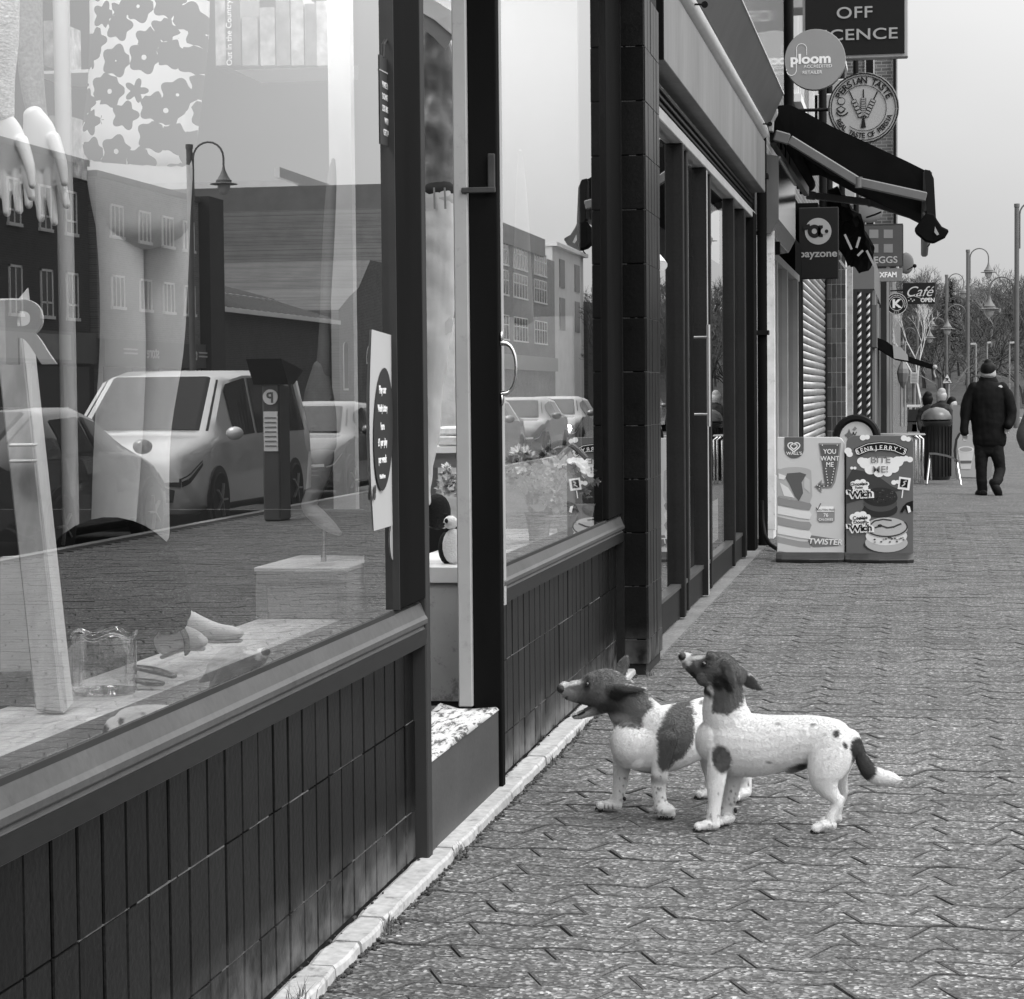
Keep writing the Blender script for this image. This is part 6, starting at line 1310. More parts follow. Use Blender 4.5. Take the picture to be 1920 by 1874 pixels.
b = B(); b.prism([atY(0, 1045, YE+.2), atY(60, 1042, YE+.2), atY(68, 1255, YE+.15), atY(0, 1260, YE+.15)], (-.0, .02, 0)); b.build('canvas', M_CREAM, ez)
b = B(); b.prism([atY(-30, 1262, YE+.12), atY(70, 1258, YE+.12), atY(74, 1320, YE+.1), atY(-30, 1325, YE+.1)], (0, .02, 0)); b.build('lower_rail', G(.14), ez)
o = text('letter_shape', 'R', mat('card_pale', .5, .7, .1, 5), None, atY(52, 680, YE+.1), X_, Z_, .175, .004, bold=.004); tagp(o, 'pale cut out letter R hung at the top of the easel', 'letter')
# jar, shoes, cloth, bag, plinth
jr = thing('glass_jar', 'wide clear glass jar with wavy rim on the display deck beside the easel', 'jar', tuple(atZ(198, 1300, .79)))
p = atZ(197, 1300, .789); M_JAR = glass_mat('jar_glass', .97, 1.0, wav=.8)
b = B(); b.lathe([(.062, .0), (.066, .01), (.066, .115), (.064, .12)], p, 40); b.build('jar_wall', M_JAR, jr, smooth=True)
b = B(); b.lathe([(.001, .004), (.062, .004), (.066, .008)], p, 40); b.build('jar_foot', M_JAR, jr, smooth=True)
b = B(); b.tube([p+Vector((.067*cos(a), .067*sin(a), .122+.006*sin(5*a))) for a in [2*pi*k/40 for k in range(41)]], .004, 6, cap=False); b.build('jar_rim', M_JAR, jr, smooth=True)
def shoe(name, label, st, m, group): t = thing(name, label, 'shoe', tuple(st[0][0:0]) or (0, 0, 0), group); return t
for k, (st, m_, lb) in enumerate((([(345, 1148, 4.99, 14, 12), (352, 1165, 4.98, 22, 14), (378, 1178, 4.97, 21, 15), (408, 1186, 4.96, 17, 16), (435, 1188, 4.95, 14, 15), (448, 1188, 4.95, 9, 12)], M_CREAM, 'pale leather loafer farther from the jar, toe pointing right'), ([(305, 1210, 4.72, 22, 14), (322, 1200, 4.72, 28, 15), (345, 1196, 4.72, 23, 16), (368, 1200, 4.72, 17, 15), (380, 1203, 4.72, 10, 12)], M_CREAM, 'white loafer with a dark strap, standing in front of the farther one'))):
    t = thing('shoe', lb, 'shoe', tuple(atY(st[0][0], 1240, st[0][2])), 'pair of pale loafers')
    b = SW(st); b.build('upper', m_, t, smooth=True)
    b = SW([(st[0][0], st[0][1]+22, st[0][2], 4, 13), (st[2][0], st[2][1]+22, st[2][2], 4, 15), (st[-1][0], st[-1][1]+14, st[-1][2], 4, 14)]); b.build('sole', G(.25), t, smooth=True)
    if k: b = SW([(336, 1170, 4.715, 4, 16), (350, 1195, 4.70, 4, 18), (352, 1222, 4.71, 4, 16)]); b.build('strap', G(.08), t, smooth=True)
for k, st in enumerate(([(255, 1252, 4.5, 5, 14), (290, 1258, 4.5, 7, 15), (326, 1268, 4.5, 5, 12)], [(250, 1275, 4.45, 4, 14), (280, 1280, 4.45, 7, 14), (304, 1282, 4.45, 5, 10)])):
    o = SW(st).build('sandal', mat('dark_leather', .03, .35, .2, 9), None, smooth=True); tagp(o, ['upper dark flat sandal beside the glass jar', 'lower dark flat sandal nearest the glass jar foot'][k], 'sandal', 'dark sandals by the jar')
o = sweep([(atX(px_, py_, -.13)-Z_*.0, h_, w_) for px_, py_, h_, w_ in ((116, 1400, .008, .02), (150, 1378, .018, .045), (200, 1358, .02, .05), (250, 1348, .014, .045), (288, 1340, .006, .02))], X_).build('cushion', mat('white_cloth', .6, .85, .1, 6, bump=.5, bs=20), None, smooth=True); tagp(o, 'white padded cloth lying at the very front of the display deck', 'cushion')
o = SW([(120, 1210, 4.62, 10, 20), (150, 1120, 4.63, 95, 40), (200, 1095, 4.64, 125, 52), (260, 1110, 4.66, 110, 46), (312, 1150, 4.68, 60, 26), (325, 1175, 4.68, 30, 14)]).build('handbag', M_BLKC, None, smooth=True); tagp(o, 'large slumped black cloth bag behind the glass jar', 'bag')
pl = thing('plinth', 'grey box plinth supporting the mannequin foot in the large window', 'plinth', tuple(atY(560, 1200, 5.36)))
a, c = atY(482, 1200, 5.90), atY(650, 1073, 5.90)
b = B(); b.box(a.x, c.x, 5.90, 6.35, .789, c.z); b.build('plinth_box', mat('plinth_grey', .2, .7, .1, 3), pl, bevel=.003)
b = B(); b.box(a.x-.004, c.x+.004, 5.892, 6.36, c.z, c.z+.012); b.build('plinth_top', mat('plinth_top', .45, .5, .1, 3), pl, bevel=.002)
for x0, x1, y0, y1 in ((482, 500, 1095, 1198), (482, 650, 1073, 1092), (634, 650, 1095, 1185)):
    q0, q1 = atY(x0, y1, 5.895), atY(x1, y0, 5.895); b = B(); b.box(q0.x, q1.x, 5.888, 5.898, max(q0.z, .79), q1.z); b.build('plinth_frame', mat('frame_grey', .14, .6, .1, 3), pl)
# mannequins
flor = bpy.data.materials.new('floral_print'); flor.use_nodes = True; t = flor.node_tree; p_ = t.nodes['Principled BSDF']; p_.inputs['Roughness'].default_value = .85
geo = N(t, 'ShaderNodeNewGeometry'); mp = N(t, 'ShaderNodeMapping'); mp.inputs['Scale'].default_value = (17, 3, 17); t.links.new(geo.outputs['Position'], mp.inputs[0])
v = N(t, 'ShaderNodeTexVoronoi'); v.inputs['Scale'].default_value = 1.0; v.inputs['Randomness'].default_value = .8; t.links.new(mp.outputs[0], v.inputs['Vector'])
sb = N(t, 'ShaderNodeVectorMath', operation='SUBTRACT'); t.links.new(mp.outputs[0], sb.inputs[0]); t.links.new(v.outputs['Position'], sb.inputs[1]); sx_ = N(t, 'ShaderNodeSeparateXYZ'); t.links.new(sb.outputs[0], sx_.inputs[0])
at = N(t, 'ShaderNodeMath', operation='ARCTAN2'); t.links.new(sx_.outputs[2], at.inputs[0]); t.links.new(sx_.outputs[0], at.inputs[1])
m5 = N(t, 'ShaderNodeMath', operation='MULTIPLY'); t.links.new(at.outputs[0], m5.inputs[0]); m5.inputs[1].default_value = 5; cs = N(t, 'ShaderNodeMath', operation='COSINE'); t.links.new(m5.outputs[0], cs.inputs[0])
ma = N(t, 'ShaderNodeMath', operation='MULTIPLY_ADD'); t.links.new(cs.outputs[0], ma.inputs[0]); ma.inputs[1].default_value = .08; ma.inputs[2].default_value = .58
xy = N(t, 'ShaderNodeMath', operation='LESS_THAN'); t.links.new(v.outputs['Distance'], xy.inputs[0]); t.links.new(ma.outputs[0], xy.inputs[1])
ce = N(t, 'ShaderNodeMath', operation='GREATER_THAN'); t.links.new(v.outputs['Distance'], ce.inputs[0]); ce.inputs[1].default_value = .10
mu = N(t, 'ShaderNodeMath', operation='MULTIPLY'); t.links.new(xy.outputs[0], mu.inputs[0]); t.links.new(ce.outputs[0], mu.inputs[1])
mr = N(t, 'ShaderNodeMapRange'); t.links.new(mu.outputs[0], mr.inputs[0]); mr.inputs[3].default_value = .72; mr.inputs[4].default_value = .02; t.links.new(mr.outputs[0], p_.inputs['Base Color'])
m1 = thing('mannequin', 'mannequin in floral top and pale trousers in the large window', 'mannequin', tuple(atY(262, 1000, 4.85)))
SW([(285, -160, 4.85, 118, 60), (280, -60, 4.85, 118, 62), (280, 60, 4.85, 116, 62), (272, 170, 4.85, 112, 60), (262, 250, 4.85, 112, 58), (258, 285, 4.85, 108, 54)], sub=6).build('floral_top', flor, m1, smooth=True)
SW([(262, 270, 4.86, 98, 50), (262, 330, 4.86, 103, 54), (268, 420, 4.86, 92, 48)], sub=6).build('trousers_hips', M_CREAM, m1, smooth=True)
SW([(222, 380, 4.86, 46, 40), (228, 520, 4.86, 42, 36), (230, 660, 4.86, 44, 34), (222, 820, 4.86, 46, 34), (212, 1000, 4.86, 42, 34)], sub=6).build('trouser_leg', M_CREAM, m1, smooth=True)
SW([(306, 380, 4.93, 52, 42), (308, 520, 4.93, 45, 38), (302, 660, 4.93, 42, 34), (282, 820, 4.93, 38, 32), (282, 1000, 4.93, 36, 32)], sub=6).build('trouser_leg', M_CREAM, m1, smooth=True)
ctube('stand_pole', [atY(240, 990, 4.9), atY(240, 1240, 4.9)], .012, M_CHROME, m1)
m2 = thing('mannequin', 'mannequin arms in knitted sleeves with pale hands at the left edge', 'mannequin', tuple(atY(0, 400, 4.22)))
M_KNIT = mat('knit_wool', .45, .9, .3, 30, fine=.35, fs=160, bump=1.0, bs=90, stretch=(1, 1, 2.2))
SW([(-5, -80, 4.2, 42, 34), (2, 60, 4.2, 34, 30), (2, 150, 4.2, 26, 24), (5, 215, 4.2, 22, 20)]).build('sleeve', M_KNIT, m2, smooth=True)
SW([(50, -80, 4.42, 30, 26), (54, 60, 4.42, 26, 24), (62, 170, 4.42, 22, 20), (78, 255, 4.42, 16, 16)]).build('sleeve', mat('knit_dark', .16, .9, .3, 30, fine=.3, fs=160, bump=1, bs=90), m2, smooth=True)
def mhand(cx, cy, Y, fl_):
    o = [SW([(cx-10, cy-50, Y, 20, 15), (cx, cy-20, Y, 32, 16), (cx+8, cy+20, Y, 37, 15), (cx+8, cy+52, Y, 36, 14)])]
    for k, (dx, L_) in enumerate(fl_): x0 = cx-20+k*19; o.append(SW([(x0, cy+40, Y, 11, 11), (x0+dx*.4, cy+40+L_*.5, Y-.012, 10, 10), (x0+dx, cy+40+L_, Y-.02, 7.5, 8)], n=12, sub=3))
    o.append(SW([(cx+28, cy-5, Y-.012, 14, 12), (cx+43, cy+40, Y-.03, 11, 10), (cx+49, cy+78, Y-.04, 7.5, 8)], n=10, sub=3)); return o
for (cx, cy, Y, fl_) in ((12, 270, 4.2, ((-2, 70), (2, 90), (6, 85), (10, 60))), (72, 265, 4.38, ((2, 80), (6, 105), (12, 112), (16, 80)))):
    me_ = organic(mhand(cx, cy, Y, fl_), .0028, 2); me_.name = 'hand'; me_.transform(Matrix.Translation(-world_loc(m2))); link_mesh('hand', me_, M_MANN, m2, smooth=True)
m3 = thing('mannequin', 'mannequin leg on tiptoe above the plinth with cuffed pale cloth', 'mannequin', tuple(atY(605, 1060, 6.12)))
SW([(625, 300, 6.12, 3, 6), (622, 340, 6.12, 9, 10), (616, 450, 6.12, 11, 12), (609, 600, 6.12, 10, 10), (606, 700, 6.12, 14, 12)]).build('trouser_leg', mat('faded_cloth', .12, .9, .2, 8), m3, smooth=True)
SW([(600, 690, 6.12, 14, 14), (598, 740, 6.12, 28, 20), (600, 790, 6.12, 32, 22), (602, 835, 6.12, 30, 20)]).build('cuff_cloth', mat('crinkled_cloth', .14, .9, .3, 12, bump=1, bs=40), m3, smooth=True)
SW([(604, 830, 6.12, 24, 18), (600, 880, 6.12, 24, 18), (588, 925, 6.12, 16, 14), (580, 950, 6.12, 15, 14), (600, 972, 6.12, 15, 14), (622, 990, 6.12, 11, 13), (636, 1000, 6.12, 5, 9)]).build('foot', mat('faded_mannequin', .3, .5, .05, 4), m3, smooth=True)
ctube('rod', [atY(606, 965, 6.12), atY(607, 1064, 6.12)], .008, M_CHROME, m3)
# stickers and poster on the glass
stk = thing('window_sticker', 'dark bag shaped gift aid sticker on the right end of the large pane', 'sticker', tuple(atX(728, 200, -.0185)))
def pX(x, y, X): return atX(x, y, X)
def polyX(name, pts, X, m, parent, th=.0006): b = B(); b.prism([atX(x, y, X) for x, y in pts], (th, 0, 0)); return b.build(name, m, parent)
XS = -.0185
polyX('sticker_bag', [(711, 102), (738, 118), (739, 278), (713, 270)], XS, G(.035), stk)
q = [atX(x, y, XS+.001) for x, y in ((719, 108), (720, 84), (726, 74), (732, 82), (734, 114))]; b = B(); b.tube(q, .003, 5); b.build('bag_handle', G(.035), stk)
for k in range(13): q0 = atX(712+k*2.4, 131+k*1.25, XS+.0015); b = B(); b.box(q0.x, q0.x+.001, q0.y-.004, q0.y+.004, q0.z-.0015, q0.z+.0015); b.build('stitch', G(.5), stk)
for s_, yy in (('MAKE YOUR', 168), ('DONATION', 190), ('25% BIGGER', 212), ('WITH', 234), ('GIFT AID', 256)):
    q0 = atX(725.5, yy, XS+.0015); text('lettering', s_, G(.55), stk, q0, Y_, Z_, .0235, .0004, bold=.0004, sx=.85)
po = thing('poster', 'white weekly lottery poster with a dark oval taped inside the large window', 'poster', tuple(atX(722, 800, -.07)))
XP = -.0150; nrow = 14; rows = []
for i in range(nrow):
    f = i/(nrow-1); xl = 697-6*sin(pi*f)+4*f; xr = 738+4*f*f; yl = 618+(996-618)*f; yr = 630+(984-630)*f
    rows.append([atX(xl+(xr-xl)*g_, yl+(yr-yl)*g_, XP-.002+.0016*sin(4*f+2*g_)) for g_ in (0, .33, .66, 1)])
b = B(); b.grid(rows); b.build('paper', mat('poster_paper', .36, .7, .05, 3), po, smooth=True)
cpt = atX(719, 805, XP+.002); e1 = atX(722, 690, XP+.002); ry = abs(e1.z-cpt.z)
b = B(); b.prism([cpt+Y_*(.112*cos(a)+.02*sin(a))+Z_*(ry*sin(a)) for a in [2*pi*k/36 for k in range(36)]], (.0005, 0, 0)); b.build('dark_oval', G(.03), po)
for s_, yy, h_, bo_ in (('Play our', 738, .050, .0015), ('Weekly Lottery', 772, .044, .0015), ('here', 806, .046, .0015), ('£1 per play', 836, .046, .0015), ('per week', 868, .048, .0015), ('BeGambleAware', 897, .025, .0012)):
    q0 = atX(717.5, yy, XP+.0030); text('lettering', s_, G(.75), po, q0, Y_, Z_, h_*.62, .0004, bold=bo_*.4, sx=.62 if len(s_) > 12 else .80)
for x, y in ((703, 918), (702, 930)): q0 = atX(x, y, XP+.002); b = B(); b.lathe([(.001, 0), (.012, 0), (.012, .001)], q0, 14, 'x'); b.build('dot', G(.05), po)
rs_ = thing('window_sticker', 'small round pale sticker low on the window post by the poster', 'sticker', tuple(atX(738, 1015, -.0185)))
q0 = atX(738, 1015, -.0185); b = B(); b.prism([q0+Y_*.045*cos(a)+Z_*.055*sin(a) for a in [2*pi*k/28 for k in range(28)]], (.0006, 0, 0)); b.build('sticker_disc', G(.3), rs_)
# things seen through the doorway
YD = 8.25
m4 = thing('mannequin', 'mannequin in grey collared shirt and pale trousers seen through the doorway', 'mannequin', tuple(atY(825, 900, YD)))
def cloth(nm, st, m_, par, fold=.013, ff=11, fz=.7):
    me_ = organic([SW(st, sub=6)], .006, 1, fold, ff, fz); me_.name = nm; me_.transform(Matrix.Translation(-world_loc(par))); return link_mesh(nm, me_, m_, par, smooth=True)
cloth('shirt', [(816, 352, YD, 38, 26), (816, 290, YD, 40, 28), (818, 200, YD, 37, 28), (815, 110, YD, 38, 28), (812, 50, YD, 30, 24)], M_SHIRT, m4, .02)
b = B(); b.grid([[atY(x, y, YD-.09) for x, y in ((790, 52), (812, 70), (835, 94))], [atY(x, y, YD-.075) for x, y in ((790, 20), (815, 35), (852, 66))]]); b.build('collar', mat('collar_dark', .16, .6, .1, 5), m4, solid=.004)
b = B(); b.grid([[atY(x, y, YD-.085) for x, y in ((790, 24), (815, 38), (850, 68))], [atY(x, y, YD-.06) for x, y in ((790, -10), (820, 5), (856, 28))]]); b.build('collar', mat('collar_pale', .45, .6, .1, 5), m4, solid=.004)
cloth('trousers', [(816, 358, YD, 41, 28), (818, 395, YD, 41, 28), (818, 480, YD, 39, 27), (815, 600, YD, 34, 25), (808, 720, YD, 26, 22), (803, 820, YD, 19, 18), (799, 900, YD, 12, 15), (797, 940, YD, 9, 12)], M_CREAM, m4, .010)
b = SW([(816, 362, YD, 42, 29), (817, 376, YD, 42.5, 29.5)]); b.build('waistband', mat('band_cloth', .42, .8, .1, 20), m4, smooth=True)
b = SW([(816, 357, YD, 43, 30), (816.5, 362, YD, 43, 30)]); b.build('belt', G(.03), m4, smooth=True)
for x0_, x1_ in ((832, 835), (812, 815)): b = B(); b.prism([atY(x0_, 352, YD-.075), atY(x1_, 352, YD-.075), atY(x1_+2, 392, YD-.075), atY(x0_+1, 392, YD-.075)], (0, .004, 0)); b.build('belt_loop', mat('loop_cloth', .25, .9, .1, 9), m4)
b = B(); b.prism([atY(x, y, YD-.08) for x, y in ((834, 605), (846, 592), (850, 606), (846, 622), (835, 630))], (0, .002, 0)); b.build('price_tag', M_WHITE, m4)
for k, (x0, x1, y0, y1, Y, v, lb) in enumerate(((812, 900, 801, 816, 8.9, .6, 'folded pale cloth topmost on the shelf in the doorway'), (820, 900, 818, 836, 8.85, .4, 'folded striped cloth lower on the shelf in the doorway'))):
    a, c = atY(x0, y1, Y), atY(x1, y0, Y); b = B(); b.box(a.x, c.x, Y, Y+.3, a.z, c.z); tagp(b.build('folded_cloth', mat('fold_%d' % k, v, .9, .2, 60), None, bevel=.006), lb, 'cloth')
si = thing('inner_shelf', 'white shelf seen through the doorway above the flowers', 'shelf', tuple(atY(850, 845, 8.8)))
a, c = atY(790, 850, 8.8), atY(900, 838, 8.8); b = B(); b.box(a.x, c.x, 8.8, 9.3, a.z, c.z); b.build('shelf_board', M_WHITE, si)
b = B(); b.box(a.x, c.x, 8.84, 8.87, a.z-.06, a.z-.001); b.build('shelf_rail', G(.2), si)
b = B(); b.box(-.78, -.14, 10.22, 10.27, .77, 1.75); b.build('screen_panel', mat('mottled_panel', .4, .9, .2, 9, bump=1, bs=20), si)
pn_ = thing('plush_panda', 'black and white plush panda sitting on the deck in the doorway', 'soft toy', tuple(atY(848, 1055, 8.1)))
M_PLW = mat('plush_white', .6, .95, .1, 30, bump=1, bs=160, sheen=.5); M_PLB = mat('plush_black', .006, .98, .3, 30, bump=1, bs=160)
ballpx(851, 1025, 8.08, 22, 34, 16).build('belly', M_PLW, pn_, smooth=True); ballpx(838, 1028, 8.12, 17, 31, 14).build('back', M_PLB, pn_, smooth=True); ballpx(848, 995, 8.10, 15, 9, 12).build('shoulders', M_PLB, pn_, smooth=True)
ballpx(845, 980, 8.08, 14, 13, 13).build('head', M_PLW, pn_, smooth=True); ballpx(837, 977, 8.045, 3.5, 4.5, 3).build('eye_patch', M_PLB, pn_, smooth=True); ballpx(836, 966, 8.1, 5, 4, 3).build('ear', M_PLB, pn_, smooth=True); ballpx(832, 983, 8.04, 2.5, 2, 2).build('nose', M_PLB, pn_, smooth=True)
o = ballpx(820, 960, 8.3, 26, 34, 22).build('plush_bear', M_PLB, None, smooth=True); tagp(o, 'large black plush bear behind the panda in the doorway', 'soft toy')
def bouquet(cx, cy, Y, R, n, label, v=.85, leaf=True, pot=None):
    t = thing('flower_bunch', label, 'flowers', tuple(atY(cx, cy+R, Y)), 'artificial flowers'); s = (atY(cx, cy, Y)-CAM_P).dot(_F)/FPX; rr = random.Random(int(cx*7+cy)); b = B(); lf = B()
    for i in range(n):
        d = Vector((rr.gauss(0, 1), rr.gauss(0, .7), rr.gauss(0, .8))); d.normalize(); c = atY(cx, cy, Y)+d*R*s*rr.uniform(.35, 1); pr_r = R*s*rr.uniform(.24, .40)
        for k in range(11):
            a = 2*pi*k/11+rr.uniform(-.2, .2); o1 = d.orthogonal().normalized(); o2 = d.cross(o1); e = (o1*cos(a)+o2*sin(a)); l_ = pr_r*(1 if k % 2 else .65); tip = c+e*l_+d*(l_*.55 if k % 2 else l_*.9); sd_ = d.cross(e)*l_*.34
            b.add([c, c+e*l_*.6+sd_+d*l_*.2, tip, c+e*l_*.6-sd_+d*l_*.2], [(0, 1, 2, 3)])
        if leaf and rr.random() < .6:
            for k in range(2): a = rr.uniform(0, 2*pi); e = Vector((cos(a), sin(a)*.5, rr.uniform(-.5, .5))); q = c-d*pr_r*.5; sdv = e.cross(Z_)*pr_r*.4; lf.add([q, q+e*pr_r*.8+sdv, q+e*pr_r*1.7, q+e*pr_r*.8-sdv], [(0, 1, 2, 3)])
    b.build('petals', mat('petal_%d' % int(v*100), v, .8, .15, 30), t, fix=False); 
    if lf.v: lf.build('leaves', mat('leaf_dark', .05, .7, .3, 20), t, fix=False)
    if pot:
        px, py, w_, h_ = pot; a = atY(px, py, Y); hh_ = a.z-.772; b = B(); b.lathe([(w_*s*.7, -hh_), (w_*s*.8, -hh_*.5), (w_*s, 0), (w_*s*1.1, h_*s*.1)], a, 14); b.build('pot_wrap', mat('crinkled_wrap', .5, .6, .3, 30, bump=1, bs=80), t)
    return t
bouquet(845, 905, 8.35, 34, 34, 'pale flowers above the plush toys in the doorway', .5); 
bouquet(990, 885, 9.3, 46, 44, 'large white flower bunch in the narrow window, left of the others'); bouquet(1058, 880, 10.0, 42, 40, 'white flower bunch in the middle of the narrow window'); bouquet(1018, 935, 9.4, 38, 30, 'low white flower bunch in front in the narrow window', .66, True, (1010, 965, 26, 42)); bouquet(1100, 905, 10.28, 26, 22, 'smaller darker flower bunch at the right of the narrow window', .3, True, (1095, 950, 20, 45)); bouquet(1062, 955, 9.95, 24, 16, 'small pale flowers in wrapped pot in the narrow window', .6, True, (1060, 970, 22, 38))
wk = thing('wicker_basket', 'dark wicker basket handle arching over the white flowers', 'basket', tuple(atY(1050, 900, 9.4)))
b = B(); b.tube([atY(1010+7.5*k, 860-30*sin(pi*k/12), 9.4) for k in range(13)], .012, 7); b.build('handle', mat('wicker', .05, .8, .4, 40, bump=1, bs=120), wk, smooth=True)
dr = thing('hanging_dress', 'tall narrow pale garment hanging inside the narrow window', 'dress', tuple(atY(975, 600, 9.0)))
SW([(975, 285, 9.0, 4, 4), (977, 340, 9.0, 9, 6), (979, 450, 9.0, 15, 9), (981, 600, 9.0, 20, 10)]).build('cloth', mat('sheer_grey', .42, .9, .1, 8), dr, smooth=True)
cu = thing('curtain_panel', 'pale upright display panel at the far end of the narrow window', 'panel', (-.45, 10.2, .77))
b = B(); b.box(-.9, -.12, 10.32, 10.36, .77, 3.3); b.build('panel_board', mat('panel_pale', .14, .8, .1, 3), cu)
def coat_mat(name):
    m = bpy.data.materials.new(name); m.use_nodes = True; t = m.node_tree; p = t.nodes['Principled BSDF']; p.inputs['Roughness'].default_value = .75
    p.inputs['Specular IOR Level'].default_value = .25
    a = N(t, 'ShaderNodeAttribute', attribute_name='coat')
    geo = N(t, 'ShaderNodeNewGeometry'); mp = N(t, 'ShaderNodeMapping'); mp.inputs['Scale'].default_value = (.35, 1, 1.2); t.links.new(geo.outputs['Position'], mp.inputs[0])
    n = N(t, 'ShaderNodeTexNoise'); n.inputs['Scale'].default_value = 330; n.inputs['Detail'].default_value = 3; t.links.new(mp.outputs[0], n.inputs['Vector'])
    r = N(t, 'ShaderNodeMapRange'); t.links.new(n.outputs['Fac'], r.inputs[0]); r.inputs[1].default_value = .3; r.inputs[2].default_value = .7; r.inputs[3].default_value = .90; r.inputs[4].default_value = 1.07
    q = N(t, 'ShaderNodeMath', operation='MULTIPLY'); t.links.new(a.outputs['Fac'], q.inputs[0]); t.links.new(r.outputs[0], q.inputs[1]); t.links.new(q.outputs[0], p.inputs['Base Color'])
    bp = N(t, 'ShaderNodeBump'); bp.inputs['Strength'].default_value = .2; bp.inputs['Distance'].default_value = .0015; t.links.new(n.outputs['Fac'], bp.inputs['Height']); t.links.new(bp.outputs[0], p.inputs['Normal'])
    return m
M_COAT = coat_mat('dog_coat')
M_NOSE = mat('dog_nose', .008, .35, .2, 60, bump=.5, bs=900, spec=.5)
M_EYE = mat('dog_eye', .006, .06, .1, 3, spec=.8)
M_CLAW = mat('claw_black', .012, .4, .3, 30)
M_TOOTH = mat('tooth', .7, .3, .1, 30)
M_TONGUE = mat('mouth_inside', .05, .35, .3, 60)
WHITE_, TAN_, DARKC = .70, .095, .02
def paint(me, marks, Yref, base=WHITE_, lo=None):
    """coat markings, and toe-gap shade painted in: ellipses seen from the side, running through the animal; ragged edges"""
    n = len(me.vertices); co = np.empty(n*3); me.vertices.foreach_get('co', co); co = co.reshape(-1, 3)
    col = np.full(n, base); nz = np.array([mnoise.noise(Vector(c)*38) for c in co]); nz2 = np.array([mnoise.noise(Vector(c)*130) for c in co])
    for (px, py, rx, ry, ang, val, soft, y0, y1) in marks:
        c = atY(px, py, Yref); s = (c-CAM_P).dot(_F)/FPX
        dx = co[:, 0]-c.x; dz = co[:, 2]-c.z; a = radians(ang)
        u = (dx*cos(a)-dz*sin(a))/(rx*s); v = (dx*sin(a)+dz*cos(a))/(ry*s)
        d = np.sqrt(u*u+v*v)-1 + nz*.10+nz2*.13
        k = np.clip(.5-d/soft, 0, 1)
        if y0 is not None: k = k*((co[:, 1] > y0) & (co[:, 1] < y1))
        col = col*(1-k)+val*k
    a = me.attributes.new('coat', 'FLOAT', 'POINT'); a.data.foreach_set('value', col.astype(np.float32)); return co, col
def add_fur(me, col, parent, flow, count=95000, length=.0085, seed=3, rad=.00034):
    rng = np.random.default_rng(seed); me.calc_loop_triangles(); T = len(me.loop_triangles)
    tri = np.empty(T*3, dtype=np.int32); me.loop_triangles.foreach_get('vertices', tri); tri = tri.reshape(-1, 3)
    n = len(me.vertices); co = np.empty(n*3); me.vertices.foreach_get('co', co); co = co.reshape(-1, 3)
    no = np.empty(n*3); me.vertices.foreach_get('normal', no); no = no.reshape(-1, 3)
    A, Bv, C = co[tri[:, 0]], co[tri[:, 1]], co[tri[:, 2]]; ar = np.linalg.norm(np.cross(Bv-A, C-A), axis=1); pk = rng.choice(T, count, p=ar/ar.sum())
    r1 = np.sqrt(rng.random(count))[:, None]; r2 = rng.random(count)[:, None]; w0, w1, w2 = 1-r1, r1*(1-r2), r1*r2
    t = tri[pk]; P = co[t[:, 0]]*w0+co[t[:, 1]]*w1+co[t[:, 2]]*w2; Nn = no[t[:, 0]]*w0+no[t[:, 1]]*w1+no[t[:, 2]]*w2; Nn /= np.linalg.norm(Nn, axis=1)[:, None]+1e-9
    cv = col[t[:, 0]]*w0[:, 0]+col[t[:, 1]]*w1[:, 0]+col[t[:, 2]]*w2[:, 0]
    fl = np.array([flow(p) for p in P]); fl = fl+rng.normal(0, .15, fl.shape); fl -= Nn*(fl*Nn).sum(1)[:, None]; fl /= np.linalg.norm(fl, axis=1)[:, None]+1e-9
    L = length*rng.uniform(.5, 1.15, count)[:, None]; keep = P[:, 2] > .012
    P, Nn, fl, L, cv = P[keep], Nn[keep], fl[keep], L[keep], cv[keep]; m_ = len(P)
    pts = np.stack([P-Nn*.0008, P+Nn*L*.20+fl*L*.5, P+Nn*L*.26+fl*L*.95], axis=1).astype(np.float32)
    hc = bpy.data.hair_curves.new('fur'); hc.add_curves([3]*m_)
    hc.attributes['position'].data.foreach_set('vector', pts.reshape(-1))
    ra = hc.attributes.new('radius', 'FLOAT', 'POINT'); ra.data.foreach_set('value', np.tile(np.array([rad, rad*.8, rad*.2], dtype=np.float32), m_))
    ca = hc.attributes.new('coat', 'FLOAT', 'POINT'); ca.data.foreach_set('value', np.repeat((cv*rng.uniform(.93, 1.05, m_)).astype(np.float32), 3))
    hc.materials.append(M_FUR)
    o = bpy.data.objects.new('fur', hc); COL.objects.link(o); o.parent = parent; o['kind'] = 'stuff'; return o
M_FUR = bpy.data.materials.new('fur_strand'); M_FUR.use_nodes = True
_t = M_FUR.node_tree; _p = _t.nodes['Principled BSDF']; _p.inputs['Roughness'].default_value = .7; _p.inputs['Specular IOR Level'].default_value = .2
_a = N(_t, 'ShaderNodeAttribute', attribute_name='coat'); _t.links.new(_a.outputs['Fac'], _p.inputs['Base Color'])

